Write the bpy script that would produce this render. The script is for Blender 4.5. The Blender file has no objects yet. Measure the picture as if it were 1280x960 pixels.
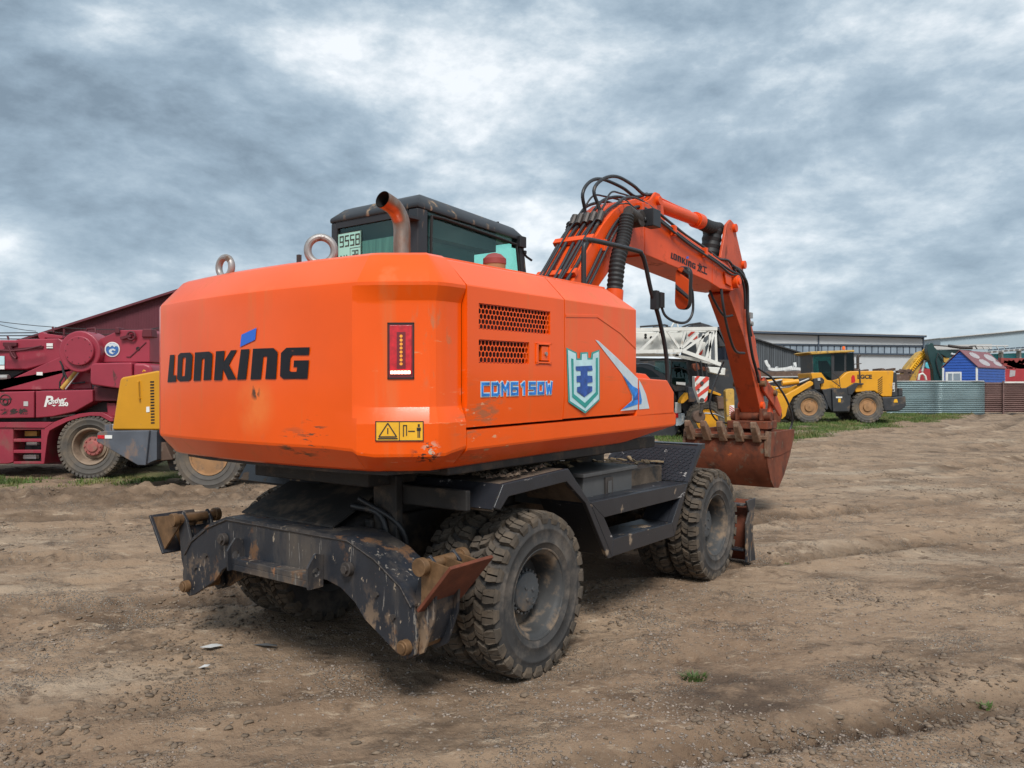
import bpy, bmesh, math, random
import numpy as np
from mathutils import Vector, Matrix, noise as mnoise
random.seed(7); rng = np.random.default_rng(7)
S = bpy.context.scene
COL = S.collection
PI = math.pi; R = math.radians

# ---------------------------------------------------------------- camera
FPX, HY, CH = 961.0, 484.0, 1.73          # focal length and horizon of a 1280x960 frame, camera height
cam_d = bpy.data.cameras.new('camera'); cam = bpy.data.objects.new('camera', cam_d); COL.objects.link(cam)
cam.location = (0, 0, CH); cam.rotation_euler = (R(90), 0, 0)
cam_d.sensor_width = 36; cam_d.lens = 36*FPX/1280
cam_d.shift_y = (HY-480)/1280.0
cam_d.clip_end = 3000; cam_d.clip_start = .05
S.camera = cam

# ---------------------------------------------------------------- sky, sun, exposure
SUN_EL, SUN_AZ = R(50), R(176)            # sun high behind the camera
S.view_settings.view_transform = 'Standard'; S.view_settings.look = 'None'
S.view_settings.exposure = 0.5; S.view_settings.gamma = 1; S.view_settings.use_curve_mapping = False
W = bpy.data.worlds.new("World"); S.world = W; W.use_nodes = True
nt = W.node_tree; N = nt.nodes; LK_ = nt.links; N.clear()
def nn(t, **kw):
    n = N.new(t)
    for k, v in kw.items(): setattr(n, k, v)
    return n
out = nn('ShaderNodeOutputWorld')
sky = nn('ShaderNodeTexSky', sky_type='NISHITA', sun_disc=False, sun_elevation=SUN_EL, sun_rotation=SUN_AZ)
bg1 = nn('ShaderNodeBackground'); bg1.inputs[1].default_value = .08
LK_.new(sky.outputs[0], bg1.inputs[0])
tc = nn('ShaderNodeTexCoord'); sep = nn('ShaderNodeSeparateXYZ'); LK_.new(tc.outputs['Generated'], sep.inputs[0])
def mth(op, a, b=None, c=None):
    n = nn('ShaderNodeMath', operation=op)
    for i, v in enumerate((a, b, c)):
        if v is None: continue
        if isinstance(v, (int, float)): n.inputs[i].default_value = v
        else: LK_.new(v, n.inputs[i])
    return n.outputs[0]
zz = mth('ADD', mth('MAXIMUM', sep.outputs[2], 0.0), .30)
cb = nn('ShaderNodeCombineXYZ'); LK_.new(mth('DIVIDE', sep.outputs[0], zz), cb.inputs[0]); LK_.new(mth('DIVIDE', sep.outputs[1], zz), cb.inputs[1])
def noise(scale, detail, rough, dist, off, rot=0, sx=1, sy=1):
    mp = nn('ShaderNodeMapping'); mp.inputs['Location'].default_value = off; mp.inputs['Rotation'].default_value = (0, 0, rot)
    mp.inputs['Scale'].default_value = (sx, sy, 1)
    LK_.new(cb.outputs[0], mp.inputs[0])
    n = nn('ShaderNodeTexNoise'); n.inputs['Scale'].default_value = scale; n.inputs['Detail'].default_value = detail
    n.inputs['Roughness'].default_value = rough; n.inputs['Distortion'].default_value = dist
    LK_.new(mp.outputs[0], n.inputs['Vector']); return n.outputs['Fac']
def noise3(scale, detail, rough, dist, off, sc3):
    mp = nn('ShaderNodeMapping'); mp.inputs['Location'].default_value = off; mp.inputs['Scale'].default_value = sc3; mp.inputs['Rotation'].default_value = (0, R(-14), 0)
    LK_.new(tc.outputs['Generated'], mp.inputs[0])
    n = nn('ShaderNodeTexNoise'); n.inputs['Scale'].default_value = scale; n.inputs['Detail'].default_value = detail
    n.inputs['Roughness'].default_value = rough; n.inputs['Distortion'].default_value = dist
    LK_.new(mp.outputs[0], n.inputs['Vector']); return n.outputs['Fac']
n1 = noise(.9, 4, .5, .4, (3.1, 7.7, 0), R(25), 1, 1.0)
n2 = noise(2.3, 10, .56, .5, (1.3, 2.2, 4), R(-35), .85, 1.2)
n3 = noise(7.0, 8, .6, .4, (5, 1, 2), R(-30), 1, 1.2)
p1 = noise3(3.3, 12, .60, .2, (2.3, 1.1, 4.2), (1, 1, 2.0)); p2 = noise3(9.5, 10, .62, .1, (7.3, 3.1, 1.2), (1, 1, 1.9))
dens = mth('ADD', mth('ADD', mth('ADD', mth('MULTIPLY', n1, .30), mth('MULTIPLY', n2, .28)), mth('MULTIPLY', p1, .90)), mth('MULTIPLY', p2, .36))
lift = mth('MULTIPLY', mth('SUBTRACT', 1.0, mth('MINIMUM', mth('MULTIPLY', mth('MAXIMUM', sep.outputs[2], 0.0), 3.2), 1.0)), .02)
dens = mth('ADD', dens, lift)
cr = nn('ShaderNodeValToRGB'); LK_.new(mth('ADD', mth('MULTIPLY', mth('SUBTRACT', dens, .945), .66), .548), cr.inputs[0])
for i, (p, c) in enumerate([(.40, (.17, .225, .28)), (.47, (.25, .325, .395)), (.525, (.335, .415, .485)), (.57, (.47, .54, .595)), (.63, (.70, .735, .765))]):
    e = cr.color_ramp.elements[i] if i < 2 else cr.color_ramp.elements.new(p)
    e.position = p; e.color = (*c, 1)
bg2 = nn('ShaderNodeBackground'); LK_.new(cr.outputs[0], bg2.inputs[0]); bg2.inputs[1].default_value = .98
mx = nn('ShaderNodeMixShader'); mx.inputs[0].default_value = .93
LK_.new(bg1.outputs[0], mx.inputs[1]); LK_.new(bg2.outputs[0], mx.inputs[2]); LK_.new(mx.outputs[0], out.inputs[0])
sd = bpy.data.lights.new('sun', 'SUN'); sd.energy = 2.4; sd.angle = R(20); sd.color = (1, .965, .91)
sun = bpy.data.objects.new('sun', sd); COL.objects.link(sun)
dv = Vector((math.sin(SUN_AZ)*math.cos(SUN_EL), math.cos(SUN_AZ)*math.cos(SUN_EL), math.sin(SUN_EL)))
sun.rotation_euler = dv.to_track_quat('Z', 'Y').to_euler(); sun.location = dv*50

# ---------------------------------------------------------------- materials
MATS = {}
def mat(name, col, rough=.55, metal=0., var=.12, vs=3., layers=(), bump=.0, bs=40., coat=0., spec=.5, aniso=(1, 1, 1)):
    """base colour with gentle variation, then layers of dirt / rust / scratches: (colour, threshold, softness, scale, stretch, detail, zfade)"""
    m = bpy.data.materials.new(name); m.use_nodes = True; t = m.node_tree; n = t.nodes; b = n['Principled BSDF']
    def new(k, **kw):
        q = n.new(k)
        for a_, v_ in kw.items(): setattr(q, a_, v_)
        return q
    tcn = new('ShaderNodeTexCoord')
    def nz(scale, st=(1, 1, 1), det=4, off=0, rg=.6):
        mp = new('ShaderNodeMapping'); mp.inputs['Scale'].default_value = st; mp.inputs['Location'].default_value = (off, off*1.7, off*.6)
        t.links.new(tcn.outputs['Object'], mp.inputs[0])
        q = new('ShaderNodeTexNoise'); q.inputs['Scale'].default_value = scale; q.inputs['Detail'].default_value = det; q.inputs['Roughness'].default_value = rg
        t.links.new(mp.outputs[0], q.inputs['Vector']); return q.outputs['Fac']
    f = nz(vs, aniso)
    mr = new('ShaderNodeMapRange'); mr.inputs[1].default_value = .3; mr.inputs[2].default_value = .7
    mr.inputs[3].default_value = 1-var; mr.inputs[4].default_value = 1+var; t.links.new(f, mr.inputs[0])
    vm = new('ShaderNodeVectorMath', operation='SCALE'); vm.inputs[0].default_value = col; t.links.new(mr.outputs[0], vm.inputs['Scale'])
    cur = vm.outputs[0]; curr = None
    for i, L in enumerate(layers):
        lc, th, so, sc, st, det = L[:6]; rr = L[6] if len(L) > 6 else .9
        q = nz(sc, st, det, 3.3+i*5.1, .65)
        m2 = new('ShaderNodeMapRange'); m2.inputs[1].default_value = th; m2.inputs[2].default_value = th+so; t.links.new(q, m2.inputs[0])
        fac = m2.outputs[0]
        if len(L) > 7:      # z window where this layer lies: (full at z0, gone at z1)
            sp = new('ShaderNodeSeparateXYZ'); t.links.new(tcn.outputs['Object'], sp.inputs[0])
            m3 = new('ShaderNodeMapRange'); m3.inputs[1].default_value = L[7][1]; m3.inputs[2].default_value = L[7][0]; t.links.new(sp.outputs[2], m3.inputs[0])
            mm = new('ShaderNodeMath', operation='MULTIPLY'); t.links.new(fac, mm.inputs[0]); t.links.new(m3.outputs[0], mm.inputs[1]); fac = mm.outputs[0]
        if len(L) > 8:      # a patch of wear round one spot
            vd = new('ShaderNodeVectorMath', operation='DISTANCE'); t.links.new(tcn.outputs['Object'], vd.inputs[0]); vd.inputs[1].default_value = L[8][0]
            m4 = new('ShaderNodeMapRange'); m4.inputs[1].default_value = L[8][1]; m4.inputs[2].default_value = L[8][1]*.45; t.links.new(vd.outputs['Value'], m4.inputs[0])
            mm = new('ShaderNodeMath', operation='MULTIPLY'); t.links.new(fac, mm.inputs[0]); t.links.new(m4.outputs[0], mm.inputs[1]); fac = mm.outputs[0]
        mixn = new('ShaderNodeMix', data_type='RGBA'); t.links.new(fac, mixn.inputs[0]); t.links.new(cur, mixn.inputs[6]); mixn.inputs[7].default_value = (*lc, 1)
        cur = mixn.outputs[2]
        mf = new('ShaderNodeMix', data_type='FLOAT'); t.links.new(fac, mf.inputs[0]); mf.inputs[3].default_value = rr
        if curr is None: mf.inputs[2].default_value = rough
        else: t.links.new(curr, mf.inputs[2])
        curr = mf.outputs[0]
    t.links.new(cur, b.inputs['Base Color'])
    if curr is not None: t.links.new(curr, b.inputs['Roughness'])
    else: b.inputs['Roughness'].default_value = rough
    b.inputs['Metallic'].default_value = metal; b.inputs['Specular IOR Level'].default_value = spec
    b.inputs['Coat Weight'].default_value = coat; b.inputs['Coat Roughness'].default_value = .12
    if bump:
        bp_ = new('ShaderNodeBump'); bp_.inputs['Strength'].default_value = bump; bp_.inputs['Distance'].default_value = .01
        t.links.new(nz(bs, aniso, 6, 9), bp_.inputs['Height']); t.links.new(bp_.outputs[0], b.inputs['Normal'])
    MATS[name] = m; return m
TAN = (.26, .19, .13); MUD = (.16, .115, .08); RUST = (.22, .07, .025)
M = MATS
mat('orange_paint', (.86, .098, .002), .30, var=.07, vs=1.2, coat=.28, spec=.3, bump=.03, bs=2,
    layers=[((.50, .13, .04), .66, .14, 1.7, (.5, .5, 2.6), 8, .6), ((.16, .09, .06), .72, .03, 9, (1, 1, .25), 6, .8, (1.28, 2.6)), ((.22, .14, .09), .64, .12, 3.5, (1, 1, 1), 8, .8, (1.25, 1.5)),
            ((.9, .42, .28), .70, .02, 6, (.25, .25, 3), 8, .5), ((.72, .14, .03), .56, .2, 2.5, (2.2, 2.2, .18), 6, .45),
            ((.45, .13, .05), .54, .08, 6, (.5, 1, 1.6), 8, .8, (0, 99), ((-1.68, -1.24, 1.50), .30)), ((.72, .34, .18), .62, .012, 17, (.35, 1, 1.3), 5, .6, (0, 99), ((-1.66, -1.24, 1.47), .34)),
            ((.50, .40, .30), .53, .02, 24, (1, 1, 1.4), 5, .8, (0, 99), ((-2.07, -1.2, 1.40), .06)), ((.05, .03, .02), .54, .03, 18, (1, 1, 1.5), 5, .8, (0, 99), ((-2.08, -1.18, 1.395), .09)),
            ((.14, .06, .03), .56, .05, 12, (1, .5, 2.8), 5, .8, (0, 99), ((-2.33, -.60, 1.46), .13)), ((.16, .08, .04), .54, .06, 7, (1, .5, 3), 5, .8, (0, 99), ((-2.34, -.45, 1.37), .16)),
            ((.86, .18, .03), .30, .3, 3, (1, 1, 1), 4, .45, (0, 99), ((-2.37, -.12, 1.62), .20)), ((.55, .16, .06), .54, .10, 9, (1.5, 1.5, .5), 8, .7, (0, 99), ((-2.05, -1.22, 1.95), .26)),
            ((.80, .22, .08), .65, .03, 14, (.4, .4, 3.5), 5, .5, (0, 99), ((-2.1, -1.15, 1.75), .45)), ((.10, .05, .03), .50, .03, 14, (1, 1, .4), 5, .8, (0, 99), ((-2.37, -.125, 1.70), .05))])
mat('boom_paint', (.74, .078, .008), .42, var=.10, vs=2, coat=.06, spec=.3, bump=.03, bs=6,
    layers=[((.35, .06, .02), .60, .12, 3, (1, 1, 1), 8, .7), ((.08, .045, .03), .70, .05, 5, (1, 1, 1), 6, .8)])
mat('arm_paint', (.52, .07, .018), .5, var=.16, vs=3, bump=.05, bs=15,
    layers=[((.16, .04, .02), .55, .14, 4, (1, 1, .5), 8, .8), ((.07, .04, .03), .66, .06, 7, (1, 1, 1), 6, .9)])
mat('black_paint', (.022, .027, .038), .42, var=.2, vs=5, bump=.05, bs=60,
    layers=[(TAN, .60, .16, 4, (1, 1, .8), 8, .95), ((.30, .25, .20), .67, .02, 16, (1, 1, .35), 5, .8)])
mat('blade_paint', (.019, .022, .029), .48, var=.2, vs=6, bump=.08, bs=50,
    layers=[((.12, .095, .072), .50, .25, 3, (1, 1, .25), 8, .95), ((.30, .24, .18), .645, .015, 26, (1, 1, .5), 6, .9), ((.17, .155, .14), .625, .015, 12, (2.5, 2.5, .25), 6, .6), ((.15, .075, .035), .60, .06, 4, (1, 1, .6), 8, .9), ((.25, .12, .06), .67, .03, 9, (1, 1, .6), 6, .9),
            ((.27, .18, .11), .53, .07, 7, (1, 1, .7), 8, .95, (.34, .66))])
mat('fender_paint', (.020, .022, .028), .36, var=.15, vs=5, bump=.1, bs=90,
    layers=[(TAN, .62, .05, 3.2, (1, 1, 1), 5, .95), ((.33, .31, .30), .66, .02, 12, (.4, 1, 1.5), 6, .7)])
mat('chassis_grime', (.022, .020, .019), .7, var=.3, vs=6, bump=.15, bs=30, layers=[(MUD, .50, .22, 4, (1, 1, 1), 8, .95)])
mat('fender_top_dirt', (.13, .095, .068), .95, var=.3, vs=8, bump=.4, bs=40, layers=[((.045, .04, .036), .52, .1, 5, (1, 1, 1), 8, .8)])
mat('tool_box_paint', (.085, .085, .085), .55, var=.15, vs=5, bump=.05, bs=40, layers=[(TAN, .55, .25, 4, (1, 1, .3), 8, .95)])
mat('rubber', (.046, .044, .043), .82, var=.2, vs=7, bump=.12, bs=60, spec=.3, layers=[((.17, .14, .115), .46, .28, 6, (1, 1, 1), 8, .97)])
mat('tread_rubber', (.085, .070, .056), .88, var=.3, vs=9, bump=.15, bs=60, spec=.2, layers=[((.155, .118, .085), .44, .3, 10, (1, 1, 1), 8, .97)])
mat('rim_grey', (.045, .045, .045), .65, var=.2, vs=5, bump=.06, bs=30, layers=[((.20, .145, .10), .50, .14, 5, (1, 1, 1), 8, .97)])
mat('hub_grey', (.065, .07, .075), .55, var=.2, vs=10, bump=.06, bs=50, layers=[(MUD, .52, .2, 9, (1, 1, 1), 8, .95)])
mat('rust', (.135, .036, .016), .85, var=.3, vs=9, bump=.15, bs=60, layers=[((.09, .03, .018), .55, .15, 8, (1, 1, 1), 8, .9)])
mat('bucket_rust', (.16, .044, .021), .7, var=.35, vs=4, bump=.1, spec=.3, bs=30, layers=[((.07, .03, .02), .52, .16, 5, (1, 1, .6), 8, .7), (MUD, .58, .1, 7, (1, 1, 1), 8, .95), ((.42, .10, .03), .67, .04, 5, (1, 1, 1), 5, .6)])
mat('tooth_steel', (.16, .085, .05), .7, var=.3, vs=12, bump=.15, bs=40, layers=[(TAN, .52, .15, 9, (1, 1, 1), 8, .95)])
mat('cab_black', (.022, .024, .028), .38, var=.15, vs=5, bump=.02, bs=40, layers=[((.28, .20, .13), .575, .07, 5, (1.4, 1.4, .3), 6, .9)])
mat('black_plastic', (.018, .018, .020), .45, var=.1)
mat('hose_rubber', (.022, .023, .026), .42, var=.2, vs=9, layers=[(MUD, .62, .15, 8, (1, 1, 1), 5, .9)])
mat('boot_rubber', (.016, .016, .017), .6, var=.2)
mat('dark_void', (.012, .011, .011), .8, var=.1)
mat('seal_black', (.01, .01, .01), .7, var=0)
mat('mesh_dark', (.05, .012, .01), .8, var=.6, vs=14)
mat('exhaust_steel', (.36, .27, .22), .36, metal=1, var=.25, vs=6, layers=[((.30, .13, .07), .42, .16, 5, (1, 1, .3), 6, .5), ((.10, .08, .07), .64, .1, 7, (1, 1, .4), 6, .6)])
mat('grey_steel', (.33, .32, .31), .5, metal=.5, var=.2, vs=12, layers=[((.16, .10, .07), .6, .1, 12, (1, 1, 1), 6, .8)])
mat('pin_rust', (.17, .095, .045), .6, metal=.3, var=.3, vs=20, bump=.1, bs=60)
mat('dark_pin', (.07, .06, .055), .55, metal=.4, var=.3, vs=14)
mat('letter_black', (.012, .013, .018), .5, spec=.25, var=.12, vs=20, layers=[((.35, .10, .05), .70, .03, 9, (.3, .3, 3), 7, .5)])
mat('letter_blue', (.02, .13, .62), .4, var=.06)
mat('badge_blue', (.015, .19, .62), .3, var=.45, vs=26)
mat('badge_light', (.50, .72, .76), .3, var=.12, vs=14)
mat('badge_teal', (.28, .60, .60), .3, var=.2, vs=10)
mat('badge_green', (.02, .30, .27), .3, var=.15, vs=10)
mat('badge_navy', (.02, .08, .34), .3, var=.4, vs=20)
mat('badge_silver', (.55, .62, .66), .3, var=.1, vs=10)
mat('label_yellow', (.80, .42, .02), .5, var=.08, vs=20)
mat('label_ink', (.03, .025, .02), .6, var=0)
mat('lamp_red', (.55, .008, .018), .2, var=.3, vs=30, coat=.5)
mat('lamp_dark_red', (.16, .006, .012), .2, var=.2, vs=30, coat=.5)
mat('lamp_amber', (1.0, .36, .03), .2, var=.2, vs=60, coat=.5)
mat('plate_green', (.36, .68, .58), .5, var=.05)
mat('curtain', (.22, .25, .24), .8, var=.25, vs=8, aniso=(1, 4, .3))
mat('seat_cloth', (.03, .032, .034), .8)
mat('maroon_paint', (.29, .028, .050), .42, var=.16, vs=1.2, bump=.02, bs=8, coat=.1,
    layers=[((.36, .12, .13), .62, .1, 1.6, (1, 1, 1), 8, .7), ((.10, .03, .03), .64, .05, 4, (1, 1, .4), 8, .8), (MUD, .5, .2, 3, (1, 1, .5), 8, .95, (.25, 1.3))])
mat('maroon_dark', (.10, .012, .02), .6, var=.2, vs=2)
mat('barn_sheet', (.115, .022, .034), .65, var=.12, vs=.5, aniso=(4, 1, .3))
mat('yellow_paint', (.58, .265, .008), .4, var=.07, vs=1.5, coat=.15, bump=.01, layers=[((.40, .20, .05), .64, .1, 3, (1, 1, .5), 8, .8), (MUD, .66, .03, 6, (1, 1, 1), 6, .9)])
mat('yellow_loader_paint', (.68, .31, .014), .42, var=.08, vs=1.5, layers=[((.45, .22, .05), .62, .1, 2, (1, 1, 1), 8, .8)])
mat('dull_yellow', (.50, .30, .06), .6, var=.25, vs=3, layers=[(MUD, .56, .1, 4, (1, 1, 1), 8, .9)])
mat('rim_tan', (.34, .18, .08), .7, var=.2, vs=4, layers=[(MUD, .55, .15, 5, (1, 1, 1), 8, .95)])
mat('rim_pink', (.35, .10, .09), .7, var=.2, vs=6, layers=[((.24, .17, .12), .52, .15, 5, (1, 1, 1), 8, .95)])
mat('dusty_rim', (.27, .20, .145), .85, var=.2, vs=6, layers=[(MUD, .5, .2, 5, (1, 1, 1), 8, .95)])
mat('dusty_rubber', (.10, .092, .084), .9, var=.2, vs=3, spec=.2, layers=[((.19, .15, .11), .45, .25, 2.5, (1, 1, 1), 8, .97)])
mat('slate_steel', (.085, .095, .115), .55, var=.2, vs=3, bump=.04, layers=[((.24, .15, .10), .53, .10, 2.2, (1, 1, .6), 8, .9)])
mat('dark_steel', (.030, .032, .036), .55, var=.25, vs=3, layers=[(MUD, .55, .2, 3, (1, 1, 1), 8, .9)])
mat('white_paint', (.66, .66, .62), .5, var=.12, vs=2, layers=[((.30, .24, .18), .60, .1, 3, (1, 1, .6), 8, .8)])
mat('red_stripe', (.55, .05, .03), .5, var=.12, vs=4)
mat('white_mark', (.75, .75, .72), .5, var=.05)
mat('decal_blue', (.04, .13, .35), .5, var=.3, vs=12)
mat('gold_ink', (.6, .5, .2), .5)
mat('car_paint', (.010, .012, .018), .16, coat=.6, var=.05)
mat('silver_plastic', (.45, .45, .44), .4, var=.1)
mat('warehouse_wall', (.47, .50, .52), .6, var=.05, vs=.3)
mat('warehouse_trim', (.05, .07, .10), .5, var=.1)
mat('warehouse_glass', (.22, .27, .32), .12, var=.25, vs=.9, spec=.8)
mat('shed_boards', (.075, .085, .095), .8, var=.3, vs=1.0, aniso=(6, 1, .2))
mat('galvanised', (.25, .33, .345), .38, metal=.35, var=.2, vs=.9, aniso=(.4, 1, 2))
mat('brown_sheet', (.16, .095, .085), .6, metal=.1, var=.25, vs=1.2, aniso=(.6, 1, 2))
mat('kiosk_blue', (.012, .075, .36), .45, var=.1, vs=2)
mat('kiosk_blue_side', (.012, .07, .32), .5, var=.12, vs=2)
mat('kiosk_roof', (.20, .075, .085), .6, var=.12, vs=2)
mat('roof_patch', (.36, .34, .35), .7, var=.15, vs=5)
mat('red_sheet', (.33, .028, .035), .6, var=.25, vs=.8, layers=[((.35, .2, .18), .6, .15, 1.0, (1, 1, .5), 6, .8)])
mat('red_truss', (.25, .045, .04), .6, var=.2, vs=2)
mat('cyan_sheet', (.08, .42, .50), .5, var=.1, vs=1)
mat('hangar_blue', (.33, .42, .48), .6, var=.04, vs=.1)
mat('green_paint', (.012, .045, .045), .4, var=.15, vs=3, coat=.2)
mat('rust_flatbed', (.12, .075, .055), .85, var=.35, vs=2, layers=[((.24, .21, .18), .6, .1, 3, (1, 1, 1), 6, .9)])
mat('bumper_white', (.70, .71, .70), .5, var=.08)
mat('wire_black', (.02, .02, .022), .6, var=0)
mat('dark_cloth', (.014, .02, .035), .8, var=.3, vs=2)
mat('scrap_paper', (.45, .45, .44), .7, var=.05)
mat('leaf_green', (.07, .12, .028), .6, var=.35, vs=5)
mat('grass_green', (.075, .125, .022), .65, var=.45, vs=.9, layers=[((.22, .18, .07), .50, .15, 1.3, (1, 1, 1), 6, .8)])
mat('pebble', (.25, .205, .17), .9, var=.45, vs=14)
mat('clod', (.165, .122, .086), .95, var=.35, vs=14, bump=.3, bs=80)
mat('orange_lens', (.9, .16, .02), .3)
mat('straw', (.30, .22, .13), .9, var=.3, vs=20)

def glass(name, tint, trans=.7, rough=.03):
    m = bpy.data.materials.new(name); m.use_nodes = True; t = m.node_tree; t.nodes.clear()
    o = t.nodes.new('ShaderNodeOutputMaterial'); mixs = t.nodes.new('ShaderNodeMixShader'); tr = t.nodes.new('ShaderNodeBsdfTransparent'); tr.inputs[0].default_value = (*tint, 1)
    gl = t.nodes.new('ShaderNodeBsdfGlossy'); gl.inputs['Roughness'].default_value = rough; gl.inputs[0].default_value = (.8, .95, .95, 1)
    fr0 = t.nodes.new('ShaderNodeLayerWeight'); fr0.inputs[0].default_value = .5; fr = t.nodes.new('ShaderNodeMath'); fr.operation = 'POWER'; fr.inputs[1].default_value = 4.0; t.links.new(fr0.outputs['Facing'], fr.inputs[0])
    ad = t.nodes.new('ShaderNodeMath'); ad.operation = 'MULTIPLY_ADD'; ad.inputs[1].default_value = .55; ad.inputs[2].default_value = .035
    t.links.new(fr.outputs[0], ad.inputs[0]); t.links.new(ad.outputs[0], mixs.inputs[0]); t.links.new(tr.outputs[0], mixs.inputs[1]); t.links.new(gl.outputs[0], mixs.inputs[2]); t.links.new(mixs.outputs[0], o.inputs[0])
    MATS[name] = m
glass('tinted_glass', (.72, .93, .89)); glass('green_glass', (.30, .52, .50)); glass('dark_glass', (.03, .045, .05))
def mirror_mat():
    m = bpy.data.materials.new('mirror_glass'); m.use_nodes = True; b = m.node_tree.nodes['Principled BSDF']
    b.inputs['Metallic'].default_value = 1; b.inputs['Roughness'].default_value = .04; b.inputs['Base Color'].default_value = (.8, .8, .8, 1); MATS['mirror_glass'] = m
mirror_mat()
def emit_mat(name, col, st):
    m = bpy.data.materials.new(name); m.use_nodes = True; b = m.node_tree.nodes['Principled BSDF']
    b.inputs['Base Color'].default_value = (*col, 1); b.inputs['Emission Color'].default_value = (*col, 1); b.inputs['Emission Strength'].default_value = st; MATS[name] = m
emit_mat('lamp_lit', (1, .66, .45), 3.0)
emit_mat('lamp_glow', (1, .25, .02), .5)

# ---------------------------------------------------------------- mesh builder
def V(*a): return Vector(a)
class MB:
    def __init__(s): s.v = []; s.f = []; s.T = None
    def add(s, vs, fs):
        o = len(s.v); s.v += [tuple(p) for p in vs]; s.f += [tuple(i+o for i in f) for f in fs]; return s
    def prism(s, pts, vec):
        n = len(pts); vec = Vector(vec); a = [Vector(p) for p in pts]; b = [p+vec for p in a]
        return s.add(a+b, [tuple(range(n)), tuple(range(2*n-1, n-1, -1))]+[(i, (i+1) % n, n+(i+1) % n, n+i) for i in range(n)])
    def xz(s, pts, y0, y1): return s.prism([(x, y0, z) for x, z in pts], (0, y1-y0, 0))
    def yz(s, pts, x0, x1): return s.prism([(x0, y, z) for y, z in pts], (x1-x0, 0, 0))
    def xy(s, pts, z0, z1): return s.prism([(x, y, z0) for x, y in pts], (0, 0, z1-z0))
    def box(s, a, b):
        x0, y0, z0 = a; x1, y1, z1 = b
        return s.prism([(x0, y0, z0), (x1, y0, z0), (x1, y1, z0), (x0, y1, z0)], (0, 0, z1-z0))
    def bar(s, p, q, w, h, up=(0, 0, 1)):
        p = Vector(p); q = Vector(q); d = (q-p).normalized(); u = Vector(up); sx = d.cross(u)
        if sx.length < 1e-4: sx = d.cross(Vector((1, 0, 0)))
        sx.normalize(); u = sx.cross(d).normalized()
        c = [p+sx*a*w/2+u*b*h/2 for a, b in ((-1, -1), (1, -1), (1, 1), (-1, 1))]
        return s.prism(c, q-p)
    def cyl(s, p, q, r0, r1=None, n=20, cap=True):
        return s.tube([p, q], [r0, r0 if r1 is None else r1], n, cap)
    def tube(s, path, r, n=8, cap=True):
        P = [Vector(p) for p in path]; rs = r if isinstance(r, (list, tuple)) else [r]*len(P)
        vs = []; prev = None
        for i, p in enumerate(P):
            d = (P[min(i+1, len(P)-1)]-P[max(i-1, 0)]).normalized()
            if prev is None:
                a = d.cross(Vector((0, 0, 1)))
                if a.length < 1e-3: a = d.cross(Vector((1, 0, 0)))
            else: a = prev-d*prev.dot(d)
            a.normalize(); prev = a; b = d.cross(a)
            vs += [p+(a*math.cos(2*PI*k/n)+b*math.sin(2*PI*k/n))*rs[i] for k in range(n)]
        fs = [(i*n+k, i*n+(k+1) % n, (i+1)*n+(k+1) % n, (i+1)*n+k) for i in range(len(P)-1) for k in range(n)]
        if cap: fs += [tuple(range(n-1, -1, -1)), tuple((len(P)-1)*n+k for k in range(n))]
        return s.add(vs, fs)
    def lathe(s, prof, n=48, ax='Y', c=(0, 0, 0), closed=False):
        vs = []
        for r, a in prof:
            for k in range(n):
                t = 2*PI*k/n; x, z = r*math.cos(t), r*math.sin(t)
                vs.append({'Y': (c[0]+x, c[1]+a, c[2]+z), 'Z': (c[0]+x, c[1]+z, c[2]+a), 'X': (c[0]+a, c[1]+x, c[2]+z)}[ax])
        m = len(prof); fs = [(i*n+k, i*n+(k+1) % n, ((i+1) % m)*n+(k+1) % n, ((i+1) % m)*n+k) for i in range(m if closed else m-1) for k in range(n)]
        if not closed: fs += [tuple(range(n-1, -1, -1)), tuple((m-1)*n+k for k in range(n))]
        return s.add(vs, fs)
    def torus(s, c, r, t, axis=(1, 0, 0), n=28, k=12):
        a = Vector(axis).normalized(); u = a.cross(Vector((0, 0, 1))).normalized(); w = a.cross(u); c = Vector(c)
        vs = []
        for i in range(n):
            d = u*math.cos(2*PI*i/n)+w*math.sin(2*PI*i/n)
            vs += [c+d*(r+t*math.cos(2*PI*j/k))+a*t*math.sin(2*PI*j/k) for j in range(k)]
        return s.add(vs, [(i*k+j, ((i+1) % n)*k+j, ((i+1) % n)*k+(j+1) % k, i*k+(j+1) % k) for i in range(n) for j in range(k)])
    def sheet(s, grid, closed=False):
        r = len(grid); c = len(grid[0]); vs = [p for row in grid for p in row]
        return s.add(vs, [(i*c+j, i*c+j+1, (i+1)*c+j+1, (i+1)*c+j) for i in range(r-1) for j in range(c-1)])
    def mesh(s, name, smooth=30, tri=False):
        me = bpy.data.meshes.new(name); me.from_pydata([tuple(p) for p in s.v], [], s.f)
        b = bmesh.new(); b.from_mesh(me); bmesh.ops.recalc_face_normals(b, faces=b.faces)
        if tri: bmesh.ops.triangulate(b, faces=b.faces)
        b.to_mesh(me); b.free()
        if smooth: me.shade_smooth(); me.set_sharp_from_angle(angle=R(smooth))
        return me
    def build(s, name, m, parent=None, bevel=0, smooth=30, tilt=False, label=None, seg=2, thick=0):
        if tilt: s.v = [(x, y, z+.0115*(x+1.8)) for x, y, z in s.v]
        if s.T: s.v = [tuple(s.T @ Vector(p)) for p in s.v]
        me = s.mesh(name, smooth); me.materials.append(MATS[m] if isinstance(m, str) else m)
        o = bpy.data.objects.new(name, me); COL.objects.link(o)
        if parent: o.parent = parent
        if thick:
            q = o.modifiers.new('solid', 'SOLIDIFY'); q.thickness = thick; q.offset = 0
        if bevel:
            q = o.modifiers.new('bevel', 'BEVEL'); q.width = bevel; q.segments = seg; q.limit_method = 'ANGLE'; q.angle_limit = R(35); q.harden_normals = True
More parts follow.
